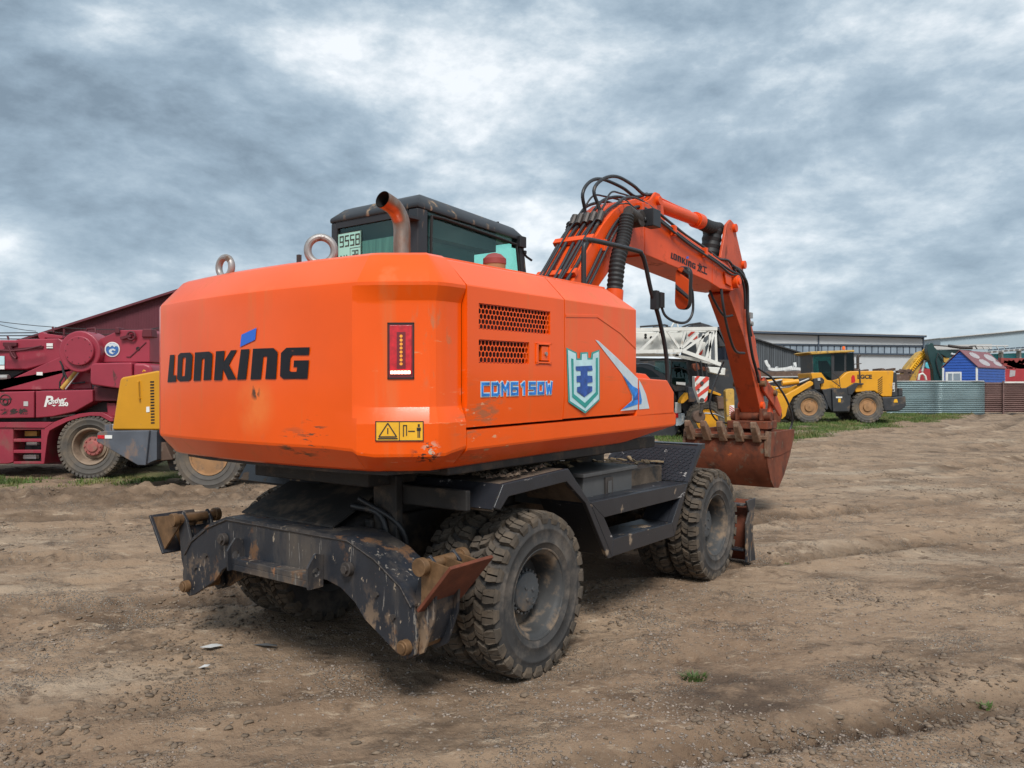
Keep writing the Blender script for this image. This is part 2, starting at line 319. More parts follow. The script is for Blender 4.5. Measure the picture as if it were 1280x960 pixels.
        if label: o['label'] = label
        return o
def tag(o, label=None, cat=None, group=None, kind=None):
    if label: o['label'] = label
    if cat: o['category'] = cat
    if group: o['group'] = group
    if kind: o['kind'] = kind
    return o
def empty(name, loc=(0, 0, 0), rz=0, label=None, cat=None, group=None):
    o = bpy.data.objects.new(name, None); COL.objects.link(o); o.location = loc; o.rotation_euler = (0, 0, rz); o.empty_display_size = .3
    return tag(o, label, cat, group)
def copy_tree(o, parent=None, loc=None, rot=None, scale=None, kids=None):
    kids = kids if kids is not None else {}
    c = o.copy(); COL.objects.link(c)
    if parent is not None: c.parent = parent
    if loc is not None: c.location = loc
    if rot is not None: c.rotation_euler = rot
    if scale is not None: c.scale = scale
    for ch in list(o.children): copy_tree(ch, c)
    return c
def smooth_path(pts, k=6):
    P = [Vector(p) for p in pts]; P = [2*P[0]-P[1]]+P+[2*P[-1]-P[-2]]; o = []
    for i in range(1, len(P)-2):
        for j in range(k):
            t = j/k; a, b, c, d = P[i-1:i+3]
            o.append(.5*((2*b)+(c-a)*t+(2*a-5*b+4*c-d)*t*t+(3*b-a-3*c+d)*t**3))
    return o+[P[-2]]
# stroke lettering: each glyph is a set of strokes on a 0..1 x 0..1.6 cell
GL = {'0': [[(0, 0), (1, 0), (1, 1.6), (0, 1.6), (0, 0)]], '1': [[(.25, 1.35), (.6, 1.6), (.6, 0)]], '2': [[(0, 1.6), (1, 1.6), (1, .8), (0, .8), (0, 0), (1, 0)]],
      '3': [[(0, 1.6), (1, 1.6), (1, 0), (0, 0)], [(.2, .8), (1, .8)]], '5': [[(1, 1.6), (0, 1.6), (0, .85), (1, .85), (1, 0), (0, 0)]],
      '6': [[(1, 1.6), (0, 1.6), (0, 0), (1, 0), (1, .85), (0, .85)]], '8': [[(0, 0), (1, 0), (1, 1.6), (0, 1.6), (0, 0)], [(0, .82), (1, .82)]],
      '9': [[(1, .75), (0, .75), (0, 1.6), (1, 1.6), (1, 0), (0, 0)]], 'C': [[(1, 1.6), (0, 1.6), (0, 0), (1, 0)]], 'D': [[(0, 0), (.8, 0), (1, .25), (1, 1.35), (.8, 1.6), (0, 1.6), (0, 0)]],
      'M': [[(0, 0), (0, 1.6), (.5, .7), (1, 1.6), (1, 0)]], 'W': [[(0, 1.6), (.2, 0), (.5, 1.1), (.8, 0), (1, 1.6)]], 'A': [[(0, 0), (0, 1.1), (.5, 1.6), (1, 1.1), (1, 0)], [(0, .6), (1, .6)]],
      'L': [[(0, 1.6), (0, 0), (1, 0)]], 'G': [[(1, 1.6), (0, 1.6), (0, 0), (1, 0), (1, .75), (.55, .75)]], 'E': [[(1, 1.6), (0, 1.6), (0, 0), (1, 0)], [(0, .8), (.8, .8)]]}
def letters(b, txt, org, du, dv_, w=.62, pitch=1.5, stroke=.28, lift=(0, 0, 0), thick=.002, nrm=None):
    """du: vector of one cell width, dv_: vector of one unit of height; stroke in cell widths"""
    org = Vector(org); du = Vector(du); dv_ = Vector(dv_); n = Vector(nrm) if nrm else du.cross(dv_).normalized()
    for i, ch in enumerate(txt):
        for q, st in enumerate(GL.get(ch, [])):
            P = [org+du*(i*pitch+x)+dv_*y for x, y in st]
            for k in range(len(P)-1):
                d = (P[k+1]-P[k]); L = d.length
                if L < 1e-5: continue
                d /= L; e = stroke*du.length/2; sx = n.cross(d)
                a = P[k]-d*e; c = P[k+1]+d*e; z = n*(.0004*(k % 4)+.0002*q)
                b.prism([a-sx*e+z, c-sx*e+z, c+sx*e+z, a+sx*e+z], n*thick)
    return b
def font_mesh(txt, size, M4, name, m, parent, shear=0, bold=0):
    cu = bpy.data.curves.new(name, 'FONT'); cu.body = txt; cu.size = size; cu.shear = shear; cu.extrude = .002; cu.offset = bold
    ob = bpy.data.objects.new(name, cu); COL.objects.link(ob)
    dg = bpy.context.evaluated_depsgraph_get(); me = bpy.data.meshes.new_from_object(ob.evaluated_get(dg)); me.transform(M4)
    bpy.data.objects.remove(ob); bpy.data.curves.remove(cu)
    me.name = name; me.materials.clear(); me.materials.append(MATS[m]); o = bpy.data.objects.new(name, me); COL.objects.link(o); o.parent = parent
    return o
def at(px, py, D): return Vector(((px-640)/FPX*D, D, CH-(py-HY)/FPX*D))
LKP={'L':[(0.8756,1.9405),(0.8048,1.94),(0.8242,1.8075),(0.7782,1.807),(0.782,1.7652),(0.9163,1.7625)],'O':[(0.7152,1.9486),(0.5828,1.9477),(0.5496,1.9311),(0.5695,1.7814),(0.603,1.769),(0.7225,1.7665),(0.7669,1.7828),(0.752,1.9336)],'Oh':[(0.6829,1.9174),(0.6373,1.9178),(0.6547,1.801),(0.6972,1.7998)],'n':[(0.5171,1.9457),(0.3454,1.9468),(0.305,1.9305),(0.3222,1.7751),(0.4109,1.7726),(0.3958,1.9055),(0.4292,1.9047),(0.4476,1.7713),(0.5365,1.7702)],'K':[(0.2654,1.9459),(0.17,1.9461),(0.1833,1.8782),(0.1047,1.9471),(0.044,1.9468),(0.1253,1.8623),(0.049,1.7764),(0.1357,1.774),(0.1887,1.8382),(0.1994,1.7729),(0.2879,1.7719)],'I':[(0.0045,1.9486),(-0.0768,1.9491),(-0.0437,1.7758),(0.044,1.7734)],'n2':[(-0.1093,1.9496),(-0.2903,1.9486),(-0.326,1.924),(-0.3114,1.7756),(-0.2194,1.7762),(-0.2368,1.9024),(-0.204,1.9032),(-0.1818,1.775),(-0.0861,1.7741)],'G':[(-0.3977,1.947),(-0.5776,1.9448),(-0.5702,1.9033),(-0.4435,1.9047),(-0.4297,1.8899),(-0.4217,1.8216),(-0.4337,1.8146),(-0.4768,1.8141),(-0.4827,1.8399),(-0.4534,1.8403),(-0.4573,1.8757),(-0.572,1.875),(-0.5608,1.7755),(-0.3734,1.7752),(-0.3447,1.792),(-0.3529,1.9192)],'flag':[(-0.0003,2.0339),(-0.1414,2.0681),(-0.13,2.0002),(0.0143,1.9634)]}
SD={'shield_edge':[(-0.838,1.985),(-0.711,1.958),(-0.704,1.919),(-0.671,1.92),(-0.666,1.96),(-0.568,1.966),(-0.563,1.926),(-0.532,1.927),(-0.521,1.965),(-0.414,1.989),(-0.411,1.642),(-0.602,1.555),(-0.814,1.634)],'shield_fill':[(-0.824,1.972),(-0.726,1.95),(-0.721,1.908),(-0.653,1.91),(-0.651,1.95),(-0.584,1.955),(-0.579,1.915),(-0.511,1.917),(-0.505,1.955),(-0.427,1.976),(-0.427,1.648),(-0.602,1.568),(-0.799,1.641)],'shield_line':[(-0.787,1.917),(-0.758,1.914),(-0.753,1.686),(-0.615,1.625),(-0.471,1.697),(-0.471,1.929),(-0.441,1.933),(-0.441,1.683),(-0.61,1.591),(-0.773,1.666)],'shield_core':[(-0.733,1.866),(-0.524,1.876),(-0.516,1.844),(-0.584,1.837),(-0.584,1.808),(-0.521,1.806),(-0.516,1.765),(-0.584,1.759),(-0.584,1.738),(-0.521,1.735),(-0.521,1.704),(-0.623,1.665),(-0.716,1.701),(-0.716,1.731),(-0.676,1.735),(-0.676,1.762),(-0.721,1.764),(-0.721,1.803),(-0.671,1.807),(-0.671,1.837),(-0.728,1.84)],'shield_pane':[(-0.701,1.862),(-0.625,1.866),(-0.623,1.671),(-0.701,1.704)],'sword_a':[(-0.471,2.053),(-0.427,2.048),(-0.176,1.945),(0.153,1.796),(0.153,1.564),(-0.117,1.56),(0.06,1.633),(0.06,1.672),(-0.087,1.822)],'sword_b':[(0.175,1.784),(0.228,1.739),(0.287,1.678),(0.345,1.567),(0.175,1.564)],'sword_blue':[(-0.081,1.818),(0.067,1.739),(0.153,1.717),(0.153,1.605),(-0.105,1.569),(0.073,1.635),(0.067,1.672)],'sword_blue_b':[(0.175,1.731),(0.214,1.634),(0.208,1.607),(0.175,1.601)],'sword_facet':[(0.073,1.635),(0.153,1.694),(0.153,1.64)],'crease_line':[(-0.85,2.226),(-0.43,2.253),(-0.057,2.145),(0.137,2.067)],'text_tl_bl_tr_br':[(-1.727,1.744),(-1.727,1.672),(-1.012,1.76),(-1.012,1.684)]}

# ================================================================ THE ORANGE WHEELED EXCAVATOR (local frame: +X forward, +Y left, +Z up)
EX = empty('wheeled_excavator', (-.155, 6.36, 0), R(53.5), 'big orange wheeled excavator with black chassis, muddy twin tyres and folded boom, in the foreground', 'excavator')
def SX(y, off=0): return -2.37+off+.08*y*y
# ---- counterweight: plan path x profile rows, with a recessed lamp panel on the right
arcy = [-.90, -.87, -.7, -.45, -.2, .1, .4, .7, .92]
path = [(-1.838, -1.245), (-1.95, -1.245), (-2.0, -1.243), (-2.045, -1.232), (-2.085, -1.205), (-2.19, -1.075), (-2.262, -.985)]+[(SX(y), y) for y in arcy]+[(-2.285, 1.04), (-2.235, 1.145), (-2.14, 1.215), (-2.0, 1.24), (-1.838, 1.245)]
rows = [(1.288, .125, 0), (1.30, .10, 0), (1.41, .004, 0), (1.425, 0, 0), (1.545, 0, 0), (1.575, 0, .3), (1.63, 0, .95), (1.65, 0, 1), (1.9, 0, 1), (2.165, 0, 1), (2.185, 0, .95), (2.262, 0, .08), (2.28, .002, 0), (2.292, .010, 0), (2.44, .145, 0), (2.456, .175, 0)]
def inward(i):
    a = Vector(path[max(i-1, 0)]); b_ = Vector(path[min(i+1, len(path)-1)]); d = (b_-a).normalized(); n = Vector((-d.y, d.x))
    if n.dot(Vector((-.6, 0))-Vector(path[i])) < 0: n = -n
    return n
g = []
for z, ins, dep in rows:
    r = []
    for i, (x, y) in enumerate(path):
        n = inward(i); k = 1.0 if i <= 6 else (0.0 if i >= 8 else .55)
        q = Vector((x, y))+n*(ins+.035*dep*k); zz_ = z-(.036*(1 if 2 <= i <= 6 else .7 if i in (1, 7) else .25 if i in (0, 8) else 0) if z in (1.41, 1.425) else 0)
        if i == 0: q.x = -1.838
        if i == len(path)-1: q.x = -1.838
        r.append((q.x, q.y, zz_))
    for _ in range(12):
        for i in range(len(r)-1):
            if (Vector(r[i+1][:2])-Vector(r[i][:2])).dot(Vector(path[i+1])-Vector(path[i])) < 1e-6:
                mx_, my_ = (r[i][0]+r[i+1][0])/2, (r[i][1]+r[i+1][1])/2; d_ = (Vector(path[i+1])-Vector(path[i]))*.02
                r[i] = (mx_-d_.x, my_-d_.y, r[i][2]); r[i+1] = (mx_+d_.x, my_+d_.y, r[i+1][2])
    g.append(r)
b = MB(); b.sheet(g); top = g[-1]; b.add(top, [tuple(range(len(top)))]); bot = g[0]; b.add(bot, [tuple(range(len(bot)))])
fr_ = [(q[0][0], q[0][1], q[0][2]) for q in g]+[(q[-1][0], q[-1][1], q[-1][2]) for q in reversed(g)]
b.add(fr_, [tuple(range(len(fr_)))])
cw = b.build('counterweight', 'orange_paint', EX, tilt=True, smooth=14)
def dec(name, polys, m, parent, surf, off, thick=.003):
    b = MB()
    for p in polys: b.add([surf(u, v, off) for u, v in p], [tuple(range(len(p)))])
    me = b.mesh(name, 0, True)
    if len(polys[0]) > 3:
        bm = bmesh.new(); bm.from_mesh(me); bmesh.ops.remove_doubles(bm, verts=bm.verts, dist=1e-5); bm.to_mesh(me); bm.free()
    me.materials.append(MATS[m]); o = bpy.data.objects.new(name, me); COL.objects.link(o); o.parent = parent
    return o
rear = lambda y, z, o: (SX(y)-o, y, z)
side = lambda x, z, o: (x, -1.245-o, z)
lets = MB()
for k in ('L', 'n', 'K', 'I', 'n2', 'G'): lets.add([rear(y, z, .004) for y, z in LKP[k]], [tuple(range(len(LKP[k])))])
O = [rear(y, z, .004) for y, z in LKP['O']]; Oh = [rear(y, z, .004) for y, z in LKP['Oh']]
# the O is a ring: join outer and inner outlines
lets.add(O+Oh, [(0, 1, 9, 8), (1, 2, 9), (2, 3, 10, 9), (3, 4, 10), (4, 5, 11, 10), (5, 6, 11), (6, 7, 8, 11), (7, 0, 8)])
me = lets.mesh('lettering', 0, True); me.materials.append(MATS['letter_black']); o = bpy.data.objects.new('lettering', me); COL.objects.link(o); o.parent = cw
dec('blue_emblem', [LKP['flag']], 'letter_blue', cw, rear, .004)
# warning label (two pictograms) below the lamp
def onpanel(px_u, z, off=.0):      # u 0..1 across the oblique corner panel
    a = Vector((-2.262, -.985)); c = Vector((-2.085, -1.205)); d = c-a; n = Vector((d.y, -d.x)).normalized()
    if n.x > 0: n = -n
    q = a+d*px_u+n*off; return Vector((q.x, q.y, z))
def quad_on(b, u0, z0, u1, z1, off, th):
    p = [onpanel(u0, z0, off), onpanel(u1, z0, off), onpanel(u1, z1, off), onpanel(u0, z1, off)]
    n = (onpanel(.5, 0, 1)-onpanel(.5, 0, 0)); return b.prism(p, n*th)
lab = MB(); quad_on(lab, .02, 1.452, .90, 1.556, .002, .003); wl = lab.build('warning_label', 'label_yellow', cw)
ink = MB()
for u0, z0, u1, z1 in [(.07, 1.452, 1.0, 1.457), (.07, 1.551, 1.0, 1.556), (.07, 1.452, .09, 1.556), (.98, 1.452, 1.0, 1.556), (.525, 1.452, .54, 1.556),
                       (.6, 1.475, .62, 1.535), (.6, 1.53, .68, 1.536), (.66, 1.48, .68, 1.535), (.70, 1.50, .83, 1.506), (.88, 1.47, .90, 1.515), (.91, 1.47, .93, 1.515), (.865, 1.505, .945, 1.522), (.885, 1.525, .925, 1.54), (.12, 1.462, .5, 1.469)]:
    quad_on(ink, .02+(u0-.07)*.946, z0, .02+(u1-.07)*.946, z1, .0055, .001)
for s_, (a, c) in enumerate([((.14, 1.475), (.31, 1.545)), ((.48, 1.475), (.31, 1.545)), ((.14, 1.475), (.48, 1.475)), ((.31, 1.49), (.31, 1.52))]):
    ink.bar(onpanel(.02+(a[0]-.07)*.946, a[1], .006), onpanel(.02+(c[0]-.07)*.946, c[1], .006), .006, .002, up=(-.6, -.5, .1))
ink.build('pictogram', 'label_ink', wl)
# tail lamp in its cut-out
lamp = MB(); quad_on(lamp, .24, 1.785, .70, 2.062, -.034, .003); tl = lamp.build('tail_lamp', 'lamp_dark_red', EX, tilt=True)
q = MB(); quad_on(q, .225, 1.777, .245, 2.07, -.034, .006); quad_on(q, .695, 1.777, .715, 2.07, -.034, .006); quad_on(q, .225, 2.062, .715, 2.07, -.034, .006); quad_on(q, .225, 1.777, .715, 1.785, -.034, .006)
q.build('lamp_surround', 'seal_black', tl, tilt=True)
q = MB(); quad_on(q, .27, 1.80, .67, 2.055, -.030, .006); q.build('red_lens', 'lamp_red', tl, tilt=True, bevel=.002)
q = MB(); quad_on(q, .40, 1.83, .56, 2.02, -.024, .003); q.build('dark_lens', 'lamp_dark_red', tl, tilt=True)
for i in range(8):
    q = MB(); q.cyl(onpanel(.48, 1.855+i*.0205, -.021), onpanel(.48, 1.855+i*.0205, -.018), .008, n=10); q.build('amber_diode', 'lamp_amber', tl, tilt=True)
for i in range(6):
    q = MB(); quad_on(q, .285+i*.062, 1.803, .335+i*.062, 1.819, -.0235, .004); q.build('lit_diode', 'lamp_lit', tl, tilt=True)
# the recessed lamp pocket: the lamp lies 3 cm in, its rim is a shadow gap
# ---- lifting eyes, small post
for (c, ax, rr__) in (((-2.0, .735, 2.54), (1, .08, 0), .066), ((-2.0, -.25, 2.55), (1, 1.0, 0), .078)):
    q = MB(); q.torus(c, rr__, .023, ax); q.cyl((c[0], c[1], 2.44), (c[0], c[1], 2.48), .04, n=16); q.build('lifting_eye', 'grey_steel', EX)
q = MB(); q.box((-1.95, .02, 2.44), (-1.93, .045, 2.56)); q.build('marker_post', 'dark_pin', EX)
# ---- hood top
b = MB(); b.box((-1.833, -1.075, 2.25), (-.69, 1.07, 2.452)); b.box((-.689, -1.075, 2.25), (-.03, .12, 2.452)); b.build('hood', 'orange_paint', EX, tilt=True, bevel=.008)
# ---- side doors with vents
def panel(name, xs, rows, skip=(), mat_='orange_paint', parent=EX, y=-1.245, th=.04, sgn=1):
    """xs: x breaks; rows: (z, inset, x shift of the last break)"""
    b = MB(); V_ = {}
    for j, rw in enumerate(rows):
        z, ins = rw[:2]; xe = rw[2] if len(rw) > 2 else None
        for i, x in enumerate(xs):
            X = xe if (xe is not None and i == len(xs)-1) else x
            for k in (0, 1): V_[i, j, k] = len(b.v); b.v.append((X, sgn*(y+ins+k*th), z-(0 if not k else 0)))
    nx, nz = len(xs), len(rows); cell = lambda i, j: 0 <= i < nx-1 and 0 <= j < nz-1 and (i, j) not in skip
    for i in range(nx-1):
        for j in range(nz-1):
            if not cell(i, j): continue
            b.f.append((V_[i, j, 0], V_[i+1, j, 0], V_[i+1, j+1, 0], V_[i, j+1, 0])); b.f.append((V_[i, j, 1], V_[i, j+1, 1], V_[i+1, j+1, 1], V_[i+1, j, 1]))
            for (di, dj, e) in ((-1, 0, ((i, j), (i, j+1))), (1, 0, ((i+1, j), (i+1, j+1))), (0, -1, ((i, j), (i+1, j))), (0, 1, ((i, j+1), (i+1, j+1)))):
                if not cell(i+di, j+dj):
                    p, q_ = e; b.f.append((V_[p[0], p[1], 0], V_[q_[0], q_[1], 0], V_[q_[0], q_[1], 1], V_[p[0], p[1], 1]))
    return b.build(name, mat_, parent, tilt=True, smooth=12)
def dents(o, amp):
    """the pressed sheet is never quite flat"""
    pass
DR = [(1.512, .012), (1.66, 0), (1.863, 0), (1.993, 0), (2.050, 0), (2.193, 0), (2.279, 0), (2.287, .005), (2.43, .145), (2.446, .175)]
d1 = panel('engine_door', [-1.828, -1.729, -1.247, -1.176, -1.019, -.980, -.862], DR, skip={(1, 2), (1, 4), (2, 4), (3, 4), (3, 2)})
def honey(name, x0, x1, z0, z1, parent, y=-1.236):
    b = MB(); px_ = .0335; pz = .0290*.9; nrow = int((z1-z0)/(pz)); nx = int((x1-x0)/px_); pz = (z1-z0)/nrow; px2 = (x1-x0)/(nx+.5)
    for r in range(nrow):
        for c in range(nx+1):
            cx = x0+px2*(c+.5*(r % 2)); cz = z0+pz*(r+.5)
            if cx > x1: continue
            H = [(cx+px2/2*sx, cz+sz*pz*.667) for sx, sz in ((0, 1), (1, .5), (1, -.5), (0, -1), (-1, -.5), (-1, .5))]
            H = [(min(max(a, x0), x1), min(max(e, z0), z1)) for a, e in H]
            I = [(cx+(a-cx)*.85, cz+(e-cz)*.82) for a, e in H]
            o = len(b.v); b.v += [(a, y, e) for a, e in H]+[(a, y, e) for a, e in I]+[(a, y+.002, e) for a, e in I]
            for k in range(6): b.f.append((o+k, o+(k+1) % 6, o+6+(k+1) % 6, o+6+k)); b.f.append((o+6+k, o+6+(k+1) % 6, o+12+(k+1) % 6, o+12+k))
    b.build(name, 'orange_paint', parent, tilt=True, smooth=0)
    q = MB(); q.box((x0, y+.045, z0), (x1, y+.049, z1)); q.build('radiator_screen', 'mesh_dark', parent, tilt=True)
honey('vent_grille', -1.729, -1.019, 2.050, 2.193, d1); honey('vent_grille', -1.729, -1.247, 1.863, 1.993, d1)
q = MB()
for a in [(-1.176, 1.867, -1.019, 1.879), (-1.176, 1.981, -1.019, 1.993), (-1.176, 1.863, -1.163, 1.993), (-1.032, 1.863, -1.019, 1.993)]: q.box((a[0]-.006, -1.253, a[1]), (a[2]+.006, -1.243, a[3]))
q.build('latch_frame', 'orange_paint', d1, tilt=True, bevel=.003)
q = MB(); q.box((-1.17, -1.222, 1.87), (-1.02, -1.218, 1.99)); q.build('latch_pocket', 'mesh_dark', d1, tilt=True)
q = MB(); q.box((-1.115, -1.246, 1.885), (-1.035, -1.222, 1.975)); q.build('door_latch', 'orange_paint', d1, tilt=True, bevel=.004)
q = MB(); q.cyl((-1.075, -1.246, 1.928), (-1.075, -1.256, 1.928), .012, n=14); q.build('keyhole', 'grey_steel', d1, tilt=True)
DR2 = [(1.516, .012, .13), (1.66, 0, .13), (2.0, 0, .13), (2.279, 0, .13), (2.287, .005, .128), (2.43, .145, -.06), (2.446, .175, -.10)]
d2 = panel('side_door', [-.852, -.45, -.06, .13], DR2)
b = MB(); b.prism([(-.845, -1.249, 2.20), (-.44, -1.249, 2.226), (-.10, -1.249, 2.135), (.125, -1.249, 2.03), (.125, -1.249, 2.012), (-.115, -1.249, 2.115), (-.44, -1.249, 2.206), (-.845, -1.249, 2.18)], (0, .004, 0))
b.build('pressed_ridge', 'orange_paint', d2, bevel=.002)
# front closing face of the right side box
b = MB(); b.prism([(.12, -1.205, 1.5), (.12, -.36, 1.5), (.12, -.36, 2.30), (-.09, -.36, 2.44), (-.09, -1.06, 2.44), (.12, -1.205, 2.28)], (.004, 0, 0)); b.build('front_panel', 'orange_paint', EX, tilt=True)
# interior (dark) so that the gaps read as gaps
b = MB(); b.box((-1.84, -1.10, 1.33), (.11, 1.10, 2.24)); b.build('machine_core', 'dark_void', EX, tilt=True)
# ---- model lettering and badge
n = (0, -1, 0)
tx, tz, tw, th_ = -1.722, 1.678, (.70)/(8*1.5-.5), .062/1.6
for nm, m_, sw, off in (('letter_outline', 'badge_light', .46, .0015), ('model_letter', 'badge_blue', .27, .0045)):
    for i_, ch_ in enumerate('CDM6150W'): q = MB(); letters(q, ch_, (tx+tw*.3+tw*.92*1.62*i_, -1.245-off, tz+.008), (tw*.92, 0, 0), (0, 0, th_), stroke=sw, nrm=n, thick=.002); q.build(nm, m_, d1, tilt=True, smooth=0)
dec('shield_edge', [SD['shield_edge']], 'badge_green', d2, side, .003)
sh_ = dec('shield_badge', [SD['shield_fill']], 'badge_light', d2, side, .005)
dec('shield_line', [SD['shield_line']], 'badge_green', d2, side, .007); dec('shield_pane', [SD['shield_pane']], 'badge_light', d2, side, .0062)
dec('shield_tower', [SD['shield_core']], 'badge_navy', d2, side, .009)
dec('sword_badge', [SD['sword_a']], 'badge_silver', d2, side, .003); dec('sword_blue', [SD['sword_blue']], 'badge_blue', d2, side, .006); dec('sword_facet', [SD['sword_facet']], 'badge_navy', d2, side, .0075)
# ---- skirt under the doors
def skirt(y, name, sg):
    b = MB(); pr = [(1.497, 0, .795), (1.475, 0, .83), (1.40, .002, .83), (1.388, .006, .81), (1.295, .115, .19), (1.285, .14, .15)]
    gg = []
    for z, ins, xe in pr: gg.append([(x, sg*(y+ins), z) for x in (-1.828, -1.2, -.6, 0, xe)])
    b.sheet(gg); b.add([gg[0][0], gg[0][-1], (.79, sg*(y+.5), 1.497), (-1.828, sg*(y+.5), 1.497)], [(0, 1, 2, 3)])
    b.add([r[-1] for r in gg]+[(.15, sg*(y+.5), 1.285), (.79, sg*(y+.5), 1.497)], [tuple(range(8))]); b.add([r[0] for r in gg]+[(-1.828, sg*(y+.5), 1.285), (-1.828, sg*(y+.5), 1.497)], [tuple(range(8))])
    return b.build(name, 'orange_paint', EX, tilt=True, smooth=14)
skirt(-1.245, 'side_skirt', 1); skirt(-1.245, 'side_skirt', -1)
# ---- low front box (right) and its step
b = MB(); b.xz([(.137, 1.505), (.80, 1.505), (.80, 1.69), (.672, 1.786), (.137, 1.80)], -1.245, -.72); lb = b.build('battery_box', 'orange_paint', EX, bevel=.01)
b = MB(); b.xz([(.14, 1.80), (.60, 1.79), (.50, 1.835), (.14, 1.85)], -1.14, -.75); b.build('box_lid', 'orange_paint', lb, bevel=.006)
dec('sword_tip', [SD['sword_b']], 'badge_silver', lb, side, .003); dec('sword_tip_blue', [SD['sword_blue_b']], 'badge_blue', lb, side, .006)
# left body side (seen only from elsewhere)
b = MB(); b.box((-1.828, 1.205, 1.512), (-.70, 1.245, 2.28)); b.prism([(-1.828, 1.245, 2.285), (-.70, 1.245, 2.285), (-.70, 1.09, 2.446), (-1.828, 1.09, 2.446)], (0, -.03, 0)); b.build('left_engine_door', 'orange_paint', EX, tilt=True)
# ---- deck underside, swing ring
b = MB(); b.box((-1.82, -1.1, 1.24), (.75, 1.1, 1.33)); b.box((-1.9, -.55, 1.14), (.9, .55, 1.24)); b.build('slew_deck', 'chassis_grime', EX, bevel=.01)
b = MB(); b.xy([(-2.14, -.95), (-2.2, -.6), (-2.22, 0), (-2.2, .6), (-2.14, .95), (-1.83, 1.05), (-1.83, -1.05)], 1.262, 1.283); b.build('counterweight_base', 'chassis_grime', EX)
b = MB(); b.lathe([(.62, .97), (.62, 1.05), (.55, 1.05), (.55, 1.14)], 48, 'Z'); b.build('slew_ring', 'dark_pin', EX)
# ================= exhaust
b = MB(); ep = smooth_path([(-1.15, -.085, 2.42), (-1.15, -.085, 2.74), (-1.15, -.085, 2.84), (-1.17, -.086, 2.91), (-1.235, -.09, 2.975), (-1.35, -.098, 3.005)], 5)
b.tube(ep, .060, 28, False); b.tube(list(reversed(ep)), .056, 28, False); q = b.build('exhaust_pipe', 'exhaust_steel', EX, smooth=50)
b = MB(); b.torus((-1.15, -.085, 2.80), .060, .004, (0, 0, 1)); b.build('pipe_seam', 'exhaust_steel', q)
b = MB(); b.tube(ep[4:], .0545, 28, False); b.build('pipe_lining', 'dark_void', q)  # near-black lining inside the pipe
b = MB(); b.cyl((-.42, -.34, 2.44), (-.42, -.34, 2.66), .083, n=28); pc = b.build('air_precleaner', 'rim_tan', EX)
b = MB(); b.lathe([(.088, 2.66), (.088, 2.70), (.05, 2.735), (.015, 2.745)], 28, 'Z', (-.42, -.34, 0)); b.build('cleaner_cap', 'red_truss', pc)
b = MB(); b.lathe([(.09, 2.44), (.09, 2.475), (.07, 2.485)], 24, 'Z', (.02, -.62, 0)); b.build('filler_cap', 'black_plastic', EX)
# ================= cab
CX0, CX1, CY0, CY1 = -.70, .72, .19, 1.20
def pillar(b, pts, y0, y1): b.xz(pts, y0, y1)
b = MB()
# rear posts, front posts, sills, all butted under the roof
zR = 3.12
for y0, y1 in ((CY0, CY0+.11), (CY1-.06, CY1)): b.box((CX0, y0, 2.2), (CX0+.12, y1, zR))
for y0, y1 in ((CY0, CY0+.055), (CY1-.055, CY1)): b.xz([(.70, zR-.05), (.62, zR-.05), (.77, 2.2), (.85, 2.2)], y0, y1)
b.box((CX0, CY0, 1.35), (.85, CY1, 2.2)); cab = b.build('cab', 'cab_black', EX, bevel=.018, seg=3)
# roof: bevelled shell
g = []
for z, ins in ((3.119, -.004), (3.135, -.010), (3.155, -.004), (3.235, .085), (3.258, .14), (3.266, .2)):
    g.append([(CX0+ins+.0, CY0+ins*.8, z), (CX1-.02-ins*.6, CY0+ins*.8, z-.055), (CX1-.02-ins*.6, CY1-ins*.8, z-.055), (CX0+ins, CY1-ins*.8, z), (CX0+ins, CY0+ins*.8, z)])
b = MB(); b.sheet(g); b.add(g[0][:4], [(0, 1, 2, 3)]); b.add(g[-1][:4], [(0, 1, 2, 3)]); b.build('roof', 'cab_black', cab, bevel=.012, smooth=35)
# window frames: rear and right
b = MB(); b.yz([(CY0+.11, 2.2), (CY1-.06, 2.2), (CY1-.06, 3.12), (CY0+.11, 3.12), (CY0+.11, 3.065), (CY1-.08, 3.065), (CY1-.08, 2.24), (CY0+.11, 2.24)], CX0+.004, CX0+.03); b.build('rear_window_frame', 'black_plastic', cab)
b = MB(); b.box((CX0+.02, CY0+.112, 2.24), (CX0+.026, CY1-.062, 3.07)); b.build('rear_window', 'tinted_glass', cab)
b = MB(); b.xz([(CX0+.122, 2.2), (.765, 2.2), (.622, 3.085), (CX0+.122, 3.115)], CY0+.018, CY0+.024); b.build('right_window', 'tinted_glass', cab)
b = MB(); b.xz([(CX0+.122, 2.2), (.765, 2.2), (.622, 3.085), (CX0+.122, 3.115)], CY1-.024, CY1-.018); b.build('left_window', 'tinted_glass', cab)
b = MB(); b.prism([(.76, CY0+.057, 2.2), (.76, CY1-.057, 2.2), (.65, CY1-.057, 3.06), (.65, CY0+.057, 3.06)], (.006, 0, 0)); b.build('windscreen', 'tinted_glass', cab)
# rubber seal round the right window, rounded corners
b = MB(); b.tube(smooth_path([(CX0+.15, CY0-.001, 2.22), (CX0+.15, CY0-.001, 2.6), (CX0+.155, CY0-.001, 3.02), (CX0+.21, CY0-.001, 3.075), (-.1, CY0-.001, 3.06), (.52, CY0-.001, 3.02), (.59, CY0-.001, 2.98), (.64, CY0-.001, 2.65), (.70, CY0-.001, 2.22)], 4), .012, 6); b.build('window_seal', 'seal_black', cab)
b = MB(); b.box((CX0+.028, .30, 2.22), (CX0+.04, .84, 2.93)); b.build('curtain', 'curtain', cab)
